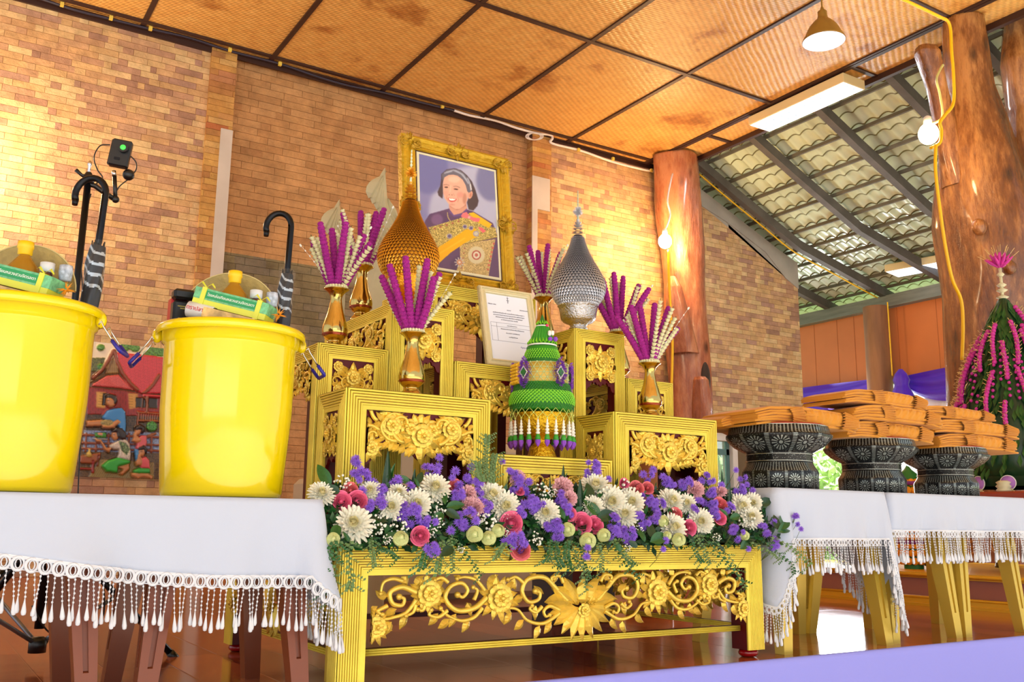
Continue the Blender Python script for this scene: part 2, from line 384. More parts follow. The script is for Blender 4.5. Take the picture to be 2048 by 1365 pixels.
# ================================================================ the building
YW = 7.1; ZC = 4.04
b = MB(); b.box(-3, 1.975, -.25, 9.6, 9, 0); struct('floor', b, M_floor)
# lilac cloth pinned over the front of the stage, softly waved
b = MB(); P = []
for i in range(120):
    x = -1+i*.06; P.append([(x, 1.972-.004*sin(x*9)*t-.004*sin(x*23+1)*t, .002-t*.7) for t in (0, .02, .2, .5, 1)])
b.grid([[(p[0][0], 1.985, .003)]+p for p in P])
one('stage_skirt', b, M_lilac, 'lilac cloth covering the front edge of the raised wooden stage', 'cloth', (1, 1.97, 0))
b = MB(); b.box(-8, -16, -.9, 14, 1.96, -.75); struct('floor', b, mat('pale_paving', (226, 214, 196), .7))
# back wall: brick, recessed tan panel between two pilasters, sloping gable on the right
zr = lambda x: 4.04-(x-6.15)*.64          # underside of the lean-to roof
b = MB(); b.prism([(-3, 0), (1.66, 0), (1.66, ZC), (-3, ZC)], YW, YW+.2, 'y')
# right part with a window opening 6.55..7.25 x .3..1.32
b.prism([(4.88, 0), (6.5, 0), (6.5, ZC), (4.88, ZC)], YW, YW+.2, 'y'); b.prism([(6.5, 0), (7.24, 0), (7.24, .3), (6.5, .3)], YW, YW+.2, 'y')
b.prism([(7.24, 0), (8.3, 0), (8.3, 3.04), (7.24, 3.6)], YW, YW+.2, 'y'); b.prism([(6.5, 1.32), (7.24, 1.32), (7.24, 3.56), (6.5, 3.9)], YW, YW+.2, 'y')
struct('wall_back', b, M_brick)
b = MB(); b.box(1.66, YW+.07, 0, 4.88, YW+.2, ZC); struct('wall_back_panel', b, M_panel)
b = MB(); b.box(1.655, YW-.03, 0, 1.853, YW+.1, ZC); struct('trim_1', b, M_pil)
b = MB(); b.box(4.667, YW-.03, 0, 4.882, YW+.1, ZC); struct('trim_2', b, M_pil)
b = MB(); b.box(1.765, YW-.04, 0, 1.857, YW-.031, 3.37); struct('trim_3', b, M_plaster)
b = MB(); b.box(4.66, YW-.042, 0, 4.72, YW-.031, 3.28); b.box(4.66, YW-.042, 3.28, 4.86, YW-.031, 3.6); struct('trim_4', b, M_plaster)
# concrete strip left bare under the roof slope
b = MB(); b.prism([(6.5, 3.86), (6.75, 3.76), (7.2, 3.62), (7.79, 3.375), (8.1, 3.12), (8.3, 3.03), (8.3, 3.33), (8.0, 3.44), (7.03, 3.84), (6.5, 4.05)], YW-.012, YW+.02, 'y')
b.prism([(6.5, 3.9), (7.24, 3.56), (8.3, 3.03), (8.3, 3.33), (8.0, 3.44), (7.03, 3.84), (6.5, 4.05)], YW, YW+.2, 'y'); struct('wall_gable_concrete', b, M_concrete)
# small window low in the gable wall
b = MB()
for x0, x1, z0, z1 in ((6.5, 6.56, .3, 1.32), (7.17, 7.24, .3, 1.32), (6.5, 7.24, 1.24, 1.32), (6.5, 7.24, .3, .36)): b.box(x0, YW-.02, z0, x1, YW+.08, z1)
for x0, x1, z0, z1 in ((6.5, 7.24, 1.33, 1.42),): b.box(x0, YW-.05, z0, x1, YW+.02, z1)
win = struct('window_1', b, M_white)
b = MB(); b.box(6.56, YW+.03, 1.1, 7.17, YW+.06, 1.16); b.box(7.13, YW+.03, .36, 7.17, YW+.06, 1.24); struct('sash', b, mat('teal_sash', (90, 130, 130), .5), win)
b = MB(); b.box(6.56, YW+.04, .36, 7.15, YW+.045, 1.24); struct('pane', b, mat('window_glass', (150, 220, 200), .05, alpha=.35), win)
b = MB(); b.box(7.24, YW-.015, 0, 7.75, YW-.001, 1.45); struct('trim_5', b, mat('brown_board', (112, 92, 62), .7, var=.1))
# ceiling of bamboo mats with dark battens
b = MB(); b.box(-5, -3.5, ZC, 6.42, YW+.25, ZC+.03); struct('ceiling', b, M_weave)
k = 6
for i in range(-3, 7):
    x = 1.13+i*.985
    if x > 6.3: continue
    b = MB(); b.box(x-.018, -3.5, ZC-.014, x+.018, YW, ZC); struct('trim_%d' % k, b, M_dkbrown); k += 1
for y in (-1.45, .25, 1.96, 3.67, 5.38, 6.98, 7.085):
    b = MB(); b.box(-5, y-.018, ZC-.016, 6.1 if y < 6 else 6.42, y+.018, ZC-.001); struct('trim_%d' % k, b, M_dkbrown); k += 1
for y in (2.0, 3.72, 4.55, 5.3, 6.2):     # short battens of the narrow edge strip
    b = MB(); b.box(6.06, y-.018, ZC-.016, 6.42, y+.018, ZC-.001); struct('trim_%d' % k, b, M_dkbrown); k += 1
b = MB(); b.box(6.06, -3.5, ZC-.018, 6.1, YW, ZC-.001); b.box(6.385, -3.5, ZC-.05, 6.425, YW, ZC+.02); struct('trim_%d' % k, b, M_dkbrown); k += 1
b = MB(); b.box(-3, YW-.02, ZC-.055, 6.3, YW, ZC); struct('trim_%d' % k, b, M_dkbrown)
# lean-to roof: tiles seen from below, battens and rafters
def zs(x): return interp(x, [(6.2, 4.14), (6.41, 4.06), (7.05, 3.765), (8.0, 3.36), (9.45, 3.02), (10.4, 2.8)])   # top line of the rafters' underside
b = MB(); rows = 24; dx = .155; dy = .0188
for r_ in range(rows):
    x0 = 6.3+r_*dx; P = []
    for j in range(int(8.4/dy)+1):
        y = .6+j*dy; ph = y/.15*2*PI; wv = .036*abs(sin(ph/2))**.8
        P.append([(x0+t*dx*1.12, y, zs(x0+t*dx)+.155+wv+(-.03*t)) for t in (0, .5, 1)])
    P2 = [[(p[2][0], p[2][1], p[2][2]), (p[2][0]+.01, p[2][1], p[2][2]-.009), (p[2][0]+.016, p[2][1], p[2][2]+.03)] for p in P]
    b.grid(P); b.grid(P2, 1)
struct('roof_tiles', b, [M_tile, mat('olive_tile_edge', (120, 118, 70), .7, var=.3, vscale=5)])  # lower lips of the tiles in a darker olive than the tiles
b = MB()
for r_ in range(13):
    x = 6.34+r_*.31; b.box(x-.011, .6, zs(x)+.108, x+.011, 9, zs(x)+.14)
struct('roof_battens', b, mat('batten_timber', (98, 92, 76), .7, var=.2))
for y in (8.4, 7.6, 6.8, 6.02, 5.24, 4.5, 3.75, 3.0, 2.2, 1.4):
    b = MB(); xs_ = (6.36, 7.05, 8.0, 9.6, 9.6, 8.0, 7.05, 6.36); q = [(x, zs(x)+(.1 if i < 4 else 0)) for i, x in enumerate(xs_)][::-1]
    b.prism(q, y-.035, y+.035, 'y'); o = struct('roof_rafter', b, M_grey)
b = MB(); b.box(9.4, .6, 2.9, 9.52, 9, 3.04); struct('roof_beam', b, M_greywood)
# wall of orange boards under the beam, with posts and bright openings below
b = MB(); b.box(9.5, 1.5, 2.07, 9.54, 9, 2.92)
for y in (7.9, 7.55, 7.3, 6.7, 6.2, 5.7): b.box(9.497, y-.002, 2.07, 9.5, y+.002, 2.92, 1)
struct('wall_right', b, [M_orange, mat('board_joint', (170, 92, 44), .7)])
b = MB(); b.box(9.47, 1.5, 2.01, 9.55, 9, 2.07); b.box(9.47, 1.5, .0, 9.54, 5.6, .5); struct('trim_60', b, mat('greenish_lintel', (120, 128, 104), .7))
def trunk(name, label, segs, m, sub=(), knots=0, seed=1, flute=.12):
    """upright log: segs = [(x,y,z,r)...], with branch stubs"""
    r0 = thing(name, label, 'tree post', (segs[0][0], segs[0][1], segs[0][2]))
    def body(segs, n=30, fl=flute, rings=60):
        P = []
        for i in range(rings+1):
            t = i/rings*(len(segs)-1); k = min(int(t), len(segs)-2); f = t-k; f = f*f*(3-2*f)
            x, y, z, r = [lerp(segs[k][q], segs[k+1][q], f) for q in range(4)]
            row = []
            for j in range(n):
                a = 2*PI*j/n; d = 1+fl*noise.noise(Vector((cos(a)*1.3+seed, sin(a)*1.3, z*1.1)))*1.6+fl*.4*noise.noise(Vector((cos(a)*3, sin(a)*3+seed, z*2.5)))
                row.append((x+cos(a)*r*d, y+sin(a)*r*d, z))
            P.append(row)
        mb = MB(); mb.grid(P, 0, True, cv=True); mb.f.append(tuple(len(mb.v)-n+j for j in range(n))); mb.m.append(0); mb.s.append(False); return mb
    part('trunk', body(segs), m, r0)
    for s_ in sub: part('branch', body(s_, 20, .2, 30), m, r0)
    return r0
tl = trunk('tree_post', 'reddish varnished tree-trunk post at the corner of the brick wall, behind the hanging bulb',
      [(6.42, 6.8, 0, .25), (6.38, 6.8, .7, .23), (6.36, 6.8, 1.4, .205), (6.33, 6.8, 2.1, .2), (6.3, 6.8, 2.7, .195), (6.25, 6.8, 3.4, .225), (6.22, 6.8, 4.02, .25)], M_trunk2,
      sub=([(6.2, 6.7, 2.0, .12), (6.1, 6.66, 2.3, .1), (6.02, 6.64, 2.62, .07), (5.99, 6.63, 2.72, .03)], [(6.3, 6.6, 1.1, .12), (6.24, 6.54, 1.5, .1), (6.2, 6.5, 1.72, .07), (6.19, 6.5, 1.75, .05)]), seed=3)
b = MB(); b.ball((6.36, 6.61, 1.75), .075, 14, 10, 0, (.8, .5, 2.4)); part('hollow', b, mat('bark_hollow', (50, 32, 20), .8, bump=.6, bscale=20), tl, 'dark hollow in the trunk')
tr = trunk('tree_post', 'large varnished forked tree-trunk post on the right, wrapped by a yellow cable',
      [(6.42, 3.75, 0, .36), (6.42, 3.75, 1.2, .34), (6.42, 3.72, 1.9, .37), (6.36, 3.7, 2.5, .36), (6.26, 3.68, 3.0, .27), (6.2, 3.66, 3.5, .165), (6.18, 3.65, 4.03, .14)], M_trunk,
      sub=([(6.55, 3.6, 2.5, .2), (6.66, 3.55, 3.0, .16), (6.66, 3.52, 3.4, .13), (6.6, 3.5, 3.75, .12), (6.66, 3.5, 4.1, .1)],
           [(6.72, 3.55, 3.2, .09), (6.85, 3.45, 3.6, .08), (7.0, 3.35, 3.9, .07), (7.1, 3.3, 4.1, .05)],
           [(6.1, 3.72, 2.75, .12), (5.98, 3.72, 3.1, .08), (5.9, 3.72, 3.45, .07), (5.82, 3.72, 3.7, .085), (5.81, 3.72, 3.74, .07)]), seed=8)
for c_, r_ in (((6.0, 3.55, 2.4), .06), ((6.1, 3.42, 2.1), .05)): b = MB(); b.ball(c_, r_, 10, 8, 0, (1, .8, 1)); part('knot', b, M_trunk, tr)
trunk('wooden_post', 'plain wooden post in the middle of the orange board wall', [(9.3, 6.84, 0, .15), (9.3, 6.84, 1.5, .14), (9.3, 6.84, 2.9, .135)], mat('post_wood', (150, 104, 66), .6, var=.3, vscale=3, stretch=(4, 4, .6)), seed=5, flute=.04)
# garden outside the openings
rg = random.Random(4)
def foliage_blob(c, R, n, sz):
    mb = MB()
    for _ in range(n):
        d = Vector((rg.gauss(0, 1), rg.gauss(0, 1), rg.gauss(0, 1))).normalized()*(R*rg.uniform(.55, 1)); p = Vector(c)+Vector((d.x, d.y, d.z*.9)); a = Vector((rg.gauss(0, 1), rg.gauss(0, 1), rg.gauss(0, 1))).normalized()*sz; q = a.cross(Vector((rg.gauss(0, 1), rg.gauss(0, 1), 1))).normalized()*sz*.4
        mb.add([p-a, p+q, p+a, p-q], [(0, 1, 2, 3)])
    return mb
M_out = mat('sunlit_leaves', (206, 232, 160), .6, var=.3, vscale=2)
for c, R, n, lab in (((16, 13.2, .8), 1.4, 1500, 'sunlit bush outside, seen left of the pedestal bowls'), ((19, 11.4, .6), 1.2, 900, 'sunlit bush outside, seen between the first two bowls'), ((9.0, 10.6, .9), 1.3, 1500, 'green bush behind the small low window')):
    one('bush', foliage_blob(c, R, n, .16), M_out, lab, 'bush', (c[0], c[1], 0))
b = MB(); b.box(9.6, -4, -.4, 40, 30, -.3); b.box(-4, 9, -.4, 9.6, 30, -.3); tag(put('lawn', b.mesh('lawn', mat('lawn_green', (170, 190, 130), .9, var=.2)), None), None, None, None, 'structure')
# drapes along the right openings
def swag(y0, y1, z0, z1, sag, h, x=9.4, n=40, seed=0):
    P = []
    for i in range(n+1):
        t = i/n; y = lerp(y0, y1, t); zt = lerp(z0, z1, t)
        row = []
        for j in range(13):
            v = j/12; s_ = sag*4*t*(1-t)*v; hh = h*(.35+.65*sin(PI*t)**.6)
            row.append((x-.03-.03*sin(v*PI*5+t*3+seed)*(sin(PI*t)*.7+.3), y, zt-v*hh-s_*.5))
        P.append(row)
    mb = MB(); mb.grid(P); return mb
one('drape', swag(8.6, 7.0, 2.1, 2.08, .1, .32), M_purple, 'purple swag drape left of the wooden post under the orange wall', 'drape', (9.4, 7.8, 2.0))
one('drape', swag(6.55, 5.4, 2.06, 2.12, .12, .3, seed=1), M_purple, 'purple swag drape right of the gathered purple knot', 'drape', (9.4, 6, 2.0))
one('drape', swag(5.35, 4.0, 2.12, 2.1, .14, .3, seed=2), M_purple, 'purple swag drape behind the tall green flower cone', 'drape', (9.4, 4.6, 2.0))
b = MB()
b.lathe([(.02, .12), (.06, .07), (.085, 0), (.07, -.05), (.075, -.08), (.12, -.18), (.13, -.22), (.05, -.2)], 20, (9.24, 6.52, 2.0), rf=lambda a, z: 1+.15*sin(a*7)); one('drape_knot', b, M_purple, 'gathered purple drape knot right of the wooden post', 'drape knot', (9.3, 6.52, 1.8))
for y0, y1, lab in ((8.2, 7.05, 'sheer white drape hanging left of the wooden post'), (6.4, 5.4, 'sheer white drape hanging below the purple swag, right of the post'), (5.3, 4.4, 'sheer white drape behind the tall green flower cone')):
    P = [[(9.46-.02*sin(i*1.1), lerp(y0, y1, i/30), 2.03-j/6*(.28+.6*abs(.5-i/30))) for j in range(7)] for i in range(31)]
    b = MB(); b.grid(P); one('drape', b, M_wdrape, lab, 'drape', (9.46, y0, 2.0))
# window frames in the openings on the right, partly in view between bowls
b = MB()
for y in (7.05, 6.2, 5.6): b.box(9.48, y-.03, 0, 9.53, y+.03, 2.02)
b.box(9.48, 5.6, 1.15, 9.53, 6.2, 1.2); struct('window_2', b, mat('dark_green_frame', (70, 96, 84), .6))
# ================================================================ altar tables
def leaf(mb, u, v, ang, ln, wd, lift=.5, mi=0, n=5, curl=0, w0=0):
    """carved leaf / petal in the (u, v) plane, w outward; point at far end"""
    L_, M_, R_ = [], [], []
    for i in range(n+1):
        t = i/n; a = ang+curl*t; c, s_ = cos(a), sin(a)
        cu, cv = u+ln*t*cos(ang+curl*t*.5), v+ln*t*sin(ang+curl*t*.5)
        h = wd*.5*(sin(PI*min(1, t*1.02)**.75)**.8 if 0 < t < 1 else .02)
        L_.append((cu-s_*h, cv+c*h, w0)); R_.append((cu+s_*h, cv-c*h, w0)); M_.append((cu, cv, w0+wd*lift*(.35+.65*sin(PI*(.15+.75*t)))))
    mb.grid([L_, M_, R_], mi, False)
def flower_c(mb, u, v, r, n=8, w0=0, rings=2, rot=0):
    for k in range(rings):
        rr = r*(1-.38*k)
        for i in range(n):
            a = rot+2*PI*(i+.5*k)/n
            # rounded cupped petal
            P = []
            for t in (0, .35, .7, .92, 1):
                row = []
                for s_ in (-1, -.5, 0, .5, 1):
                    hw = rr*.46*(t**.6)*(1 if t < .9 else .72 if t < 1 else .35)
                    x = u+cos(a)*rr*t-sin(a)*hw*s_; y = v+sin(a)*rr*t+cos(a)*hw*s_
                    row.append((x, y, w0+r*(.12+.2*k+.22*t*(1-t)*2-.1*abs(s_)*t+(.1 if t > .8 else 0))))
                P.append(row)
            mb.grid(P, 0, True)
    mb.ball((u, v, w0+r*.45), r*.2, 8, 5)
    for i in range(5): a = 2*PI*i/5; mb.ball((u+cos(a)*r*.22, v+sin(a)*r*.22, w0+r*.42), r*.1, 6, 4)
def scroll(mb, u, v, ang, size, hand=1, r=None, w0=0, turns=1.35, stem=1.0):
    r = r or size*.11; pts = []; rad = []
    n = 22
    for i in range(n+1):
        t = i/n; th = ang+hand*(t**1.15)*turns*2*PI*.62; R_ = size*(1-t)**.9
        if i == 0: cx, cy = u, v
        d = size*stem*.2
        cx += cos(th)*size*.2*(1-t*.75); cy += sin(th)*size*.2*(1-t*.75)
        pts.append((cx, cy, w0+r*.5+r*.8*t)); rad.append(r*(1.15-.5*t))
    mb.tube(pts, rad, 6); mb.ball(pts[-1], r*1.15, 8, 5)
    # small leaflets outside of the curl
    for i in (4, 8, 12):
        p = pts[i]; q = pts[i+1]; a = math.atan2(q[1]-p[1], q[0]-p[0]); leaf(mb, p[0], p[1], a-hand*.8, size*.42, size*.2, .5, w0=w0, curl=hand*.5, n=3)
def leaf_burst(mb, u, v, r, n, a0, a1, ln, wd, w0=0):
    for i in range(n):
        a = lerp(a0, a1, i/(n-1) if n > 1 else .5); leaf(mb, u+cos(a)*r*.6, v+sin(a)*r*.6, a, ln, wd, .35, w0=w0)
def carve(w, h, style, seed=0):
    """carved panel, u in 0..w, v in -h..0"""
    mb = MB(); q = random.Random(seed)
    if style == 'wide':       # front frieze of a step table, arched
        r = h*.27
        leaf_burst(mb, w/2, -h*.45, r, 9, -PI*1.15, PI*.15, h*.44, h*.24); leaf(mb, w/2, -h*.52, -PI/2, h*.6, h*.3, .3); leaf_burst(mb, w/2, -h*.42, r, 5, PI*.2, PI*.8, h*.3, h*.2)
        if w/h > 1.8:
            for s_ in (-1, 1): flower_c(mb, w/2+s_*r*1.0, -h*.36, r*.85, 8, w0=-.001)
        flower_c(mb, w/2, -h*.5, r, 9, .005)
        for s_ in (-1, 1):
            X = lambda f: w/2+s_*w*f; A = lambda a: a if s_ > 0 else PI-a
            leaf_burst(mb, X(.28), -h*.3, r*.8, 6, A(PI*.2), A(PI*1.0), h*.32, h*.17); leaf_burst(mb, X(.28), -h*.3, r*.8, 6, A(-PI*.02), A(-PI*.75), h*.34, h*.17); flower_c(mb, X(.28), -h*.31, r*.85, 8, .003)
            for (f, y, a, sz, hd, th) in ((.13, .68, .15, .42, 1, .05), (.15, .2, .9, .34, -1, .042), (.19, .62, -.2, .4, 1, .045), (.36, .5, .8, .42, -1, .045), (.385, .26, .5, .34, 1, .042), (.4, .12, 2.4, .3, 1, .035), (.34, .74, -.5, .3, 1, .04), (.235, .1, 2.2, .24, -1, .035)): scroll(mb, X(f), -h*y, A(a), h*sz, hd*s_, h*th)
            for f, y, a in ((.1, .76, -1.2), (.15, .72, -1.1), (.2, .7, -1.0), (.25, .66, -1.2), (.3, .66, -1.0), (.35, .7, -.9), (.18, .34, 1.4), (.22, .48, -2.4), (.34, .14, 1.2), (.41, .42, -.6), (.44, .5, -1.6), (.45, .3, .6)): leaf(mb, X(f), -h*y, A(a), h*.24, h*.15, .4, curl=.3*s_)
            leaf_burst(mb, X(.452), -h*.82, r*.5, 8, A(PI*.1), A(PI*1.6), h*.24, h*.14); flower_c(mb, X(.452), -h*.82, r*.66, 7, .003); leaf(mb, X(.47), -h*.62, A(PI*.55), h*.3, h*.14, .35)
    elif style == 'square':   # near-square panel of a tall table
        r = h*.2
        leaf_burst(mb, w/2, -h*.5, r, 6, PI*.1, PI*.9, h*.2, h*.15); leaf_burst(mb, w/2, -h*.5, r, 5, -PI*.1, -PI*.9, h*.24, h*.16); leaf(mb, w/2, -h*.3, PI/2, h*.26, h*.15, .3); leaf(mb, w/2, -h*.65, -PI/2, h*.3, h*.16, .3)
        flower_c(mb, w/2, -h*.48, r*1.05, 8, .003)
        for s_ in (-1, 1):
            X = lambda f: w/2+s_*w*f; A = lambda a: a if s_ > 0 else PI-a
            flower_c(mb, X(.36), -h*.2, r*.72, 7); leaf_burst(mb, X(.36), -h*.2, r*.6, 5, A(-PI*.55), A(PI*.05-PI), h*.24, h*.11); leaf(mb, X(.42), -h*.34, A(-PI/2), h*.25, h*.1, .35)
            flower_c(mb, X(.36), -h*.82, r*.66, 7); leaf_burst(mb, X(.36), -h*.82, r*.6, 5, A(PI*.3), A(PI*1.0), h*.22, h*.11); scroll(mb, X(.16), -h*.8, A(.5), h*.22, s_, h*.028); scroll(mb, X(.24), -h*.62, A(1.2), h*.2, -s_, h*.025)
            leaf(mb, X(.3), -h*.68, A(2.4), h*.22, h*.12, .35)
    elif style == 'base':     # long frieze of the base table
        r = h*.24
        def fl(x, y, r, rot=0):
            for i in range(12): leaf(mb, x+cos(rot+i*PI/6)*r*.5, y+sin(rot+i*PI/6)*r*.5, rot+i*PI/6, r*(1.15 if i % 2 else .95), r*.52, .35, w0=.002)
            flower_c(mb, x, y, r*.95, 8, .006)
        for a in (-1.15, -.8, -.45, .45, .8, 1.15): leaf(mb, w/2+a*h*.22, -h*.6, PI/2-a*1.0, h*.6, h*.3, .4, curl=-a*.6)
        for a in (-1.4, -1.05, -.7, -.35, 0, .35, .7, 1.05, 1.4): leaf(mb, w/2+a*h*.1, -h*.66, -PI/2+a*1.0, h*.62, h*.25, .3, w0=.003*(1-abs(a)/1.5))
        leaf(mb, w/2, -h*.62, PI/2, h*.52, h*.3, .4, w0=.006); leaf(mb, w/2-h*.12, -h*.62, PI/2+.5, h*.42, h*.2, .4, w0=.004); leaf(mb, w/2+h*.12, -h*.62, PI/2-.5, h*.42, h*.2, .4, w0=.004); flower_c(mb, w/2, -h*.72, h*.14, 7, .012)
        def stem(X, pts, rad):
            pp = [Vector((X(a), -h*b_, .005)) for a, b_ in pts]; c_ = []; n = len(pp)-1
            for i in range(10*n+1):
                t = i/10; k = min(int(t), n-1); f = t-k; p0, p1, p2, p3 = pp[max(k-1, 0)], pp[k], pp[k+1], pp[min(k+2, n)]
                c_.append(.5*((2*p1)+(p2-p0)*f+(2*p0-5*p1+4*p2-p3)*f*f+(3*p1-p0-3*p2+p3)*f**3))
            mb.tube(c_, [rad*(1-.45*i/(10*n)) for i in range(10*n+1)], 7); mb.ball(c_[-1], rad*1.1, 8, 5)
        for s_ in (-1, 1):
            X = lambda f: w/2+s_*w*f; A = lambda a: a if s_ > 0 else PI-a
            T = h*.055
            # thick c-scrolls rolling along the panel (f across, v down)
            for c in ([(.04, .55), (.07, .3), (.1, .1), (.14, .12), (.155, .32), (.14, .52), (.115, .5), (.11, .38), (.122, .34)], [(.06, .75), (.1, .92), (.14, .86), (.165, .66), (.19, .62)], [(.06, .7), (.085, .62), (.1, .7), (.095, .8), (.085, .78)], [(.05, .2), (.06, .08), (.08, .1), (.078, .2)],
                      [(.105, .62), (.12, .72), (.135, .66), (.13, .6)], [(.15, .2), (.17, .08), (.19, .12)], [(.24, .42), (.27, .6), (.31, .62), (.335, .42), (.325, .22), (.3, .16), (.285, .28), (.295, .4), (.308, .36)], [(.245, .3), (.265, .12), (.29, .06), (.31, .08)], [(.25, .6), (.27, .76), (.3, .8), (.33, .7), (.345, .58)], [(.27, .46), (.262, .3), (.272, .24)],
                      [(.33, .62), (.35, .72), (.37, .68), (.366, .6)], [(.33, .14), (.345, .06), (.36, .1)], [(.4, .3), (.43, .2), (.455, .28), (.45, .46), (.43, .5), (.425, .4), (.436, .36)], [(.4, .42), (.42, .62), (.45, .7), (.475, .72)], [(.43, .1), (.45, .06), (.47, .12), (.475, .3)], [(.4, .5), (.405, .62), (.42, .68)], [(.46, .5), (.48, .58), (.47, .64)], [(.38, .52), (.385, .6), (.395, .58)]):
                stem(X, c, T if len(c) > 6 else T*.75)
            fl(X(.21), -h*.44, r*1.15, .2); fl(X(.372), -h*.32, r*1.0, .1); fl(X(.482), -h*.84, r*.8, .3)
            for k, (f, y, a) in enumerate(((.075, .2, 2.0), (.12, .08, .9), (.15, .42, -.6), (.12, .6, -1.8), (.08, .9, -1.2), (.11, .96, -1.4), (.15, .84, -1.0), (.18, .7, -1.2), (.26, .16, 1.4), (.3, .08, .8), (.335, .3, .2), (.31, .68, -1.3), (.28, .78, -1.3), (.325, .76, -.9), (.35, .66, -1.1), (.285, .5, -2.2), (.42, .18, 1.2), (.458, .36, .2), (.44, .56, -.6), (.42, .66, -1.4), (.45, .76, -1.3), (.48, .5, -.9), (.055, .42, 2.6), (.235, .2, 2.2), (.34, .46, -.3), (.4, .2, 2.0), (.17, .3, 1.2), (.1, .4, .4))):
                leaf(mb, X(f), -h*y, A(a), h*.26, h*.15, .45, curl=.5*s_)
    mb.v = [(min(max(p[0], .008*w), .992*w), min(p[1], -.02*h), p[2]) for p in mb.v]
    return mb
_cv = {}
def carved(w, h, style):
    k = (round(w, 3), round(h, 3), style)
    if k not in _cv: _cv[k] = carve(w, h, style)
    return _cv[k]
def arch(u, style):
    if style == 'wide': return interp(abs(u-.5)*2, [(0, 1.0), (.15, .8), (.5, .66), (.75, .8), (.85, 1.0), (1, 1.1)])+.03*sin(u*60)
    if style == 'base': return interp(abs(u-.5)*2, [(0, .9), (.3, .66), (.7, .62), (.85, .72), (1, .95)])
    return interp(abs(u-.5)*2, [(0, .98), (.2, .93), (.5, .9), (.7, 1.0), (1, 1.15)])+.025*sin(u*50)
def rail_strip(p0, p1, inn0, inn1, out, b, nf, flat, amp):
    """fluted strip; p0,p1 outer end points, inn0/inn1 unit steps per metre inwards at each end, out = outward normal"""
    mb = MB(); ns = nf*4; S = []
    for i in range(ns+1): s_ = (b-flat)*(i//4+(0, .14, .28, .86)[i % 4])/nf; S.append((s_, amp*(0, 0, 1, 1)[i % 4]))
    S += [(b-flat, amp*.5), (b, amp*.5), (b, -.004)]
    A = [Vector(p0)+Vector(inn0)*s_+Vector(out)*(d) for s_, d in S]; B = [Vector(p1)+Vector(inn1)*s_+Vector(out)*(d) for s_, d in S]
    S0 = Vector(p0)-Vector(out)*.004; S1 = Vector(p1)-Vector(out)*.004
    mb.grid([[S0]+A, [S1]+B], 0, False)
    for k in range(nf): mb.m[1+k*4] = 2
    return mb
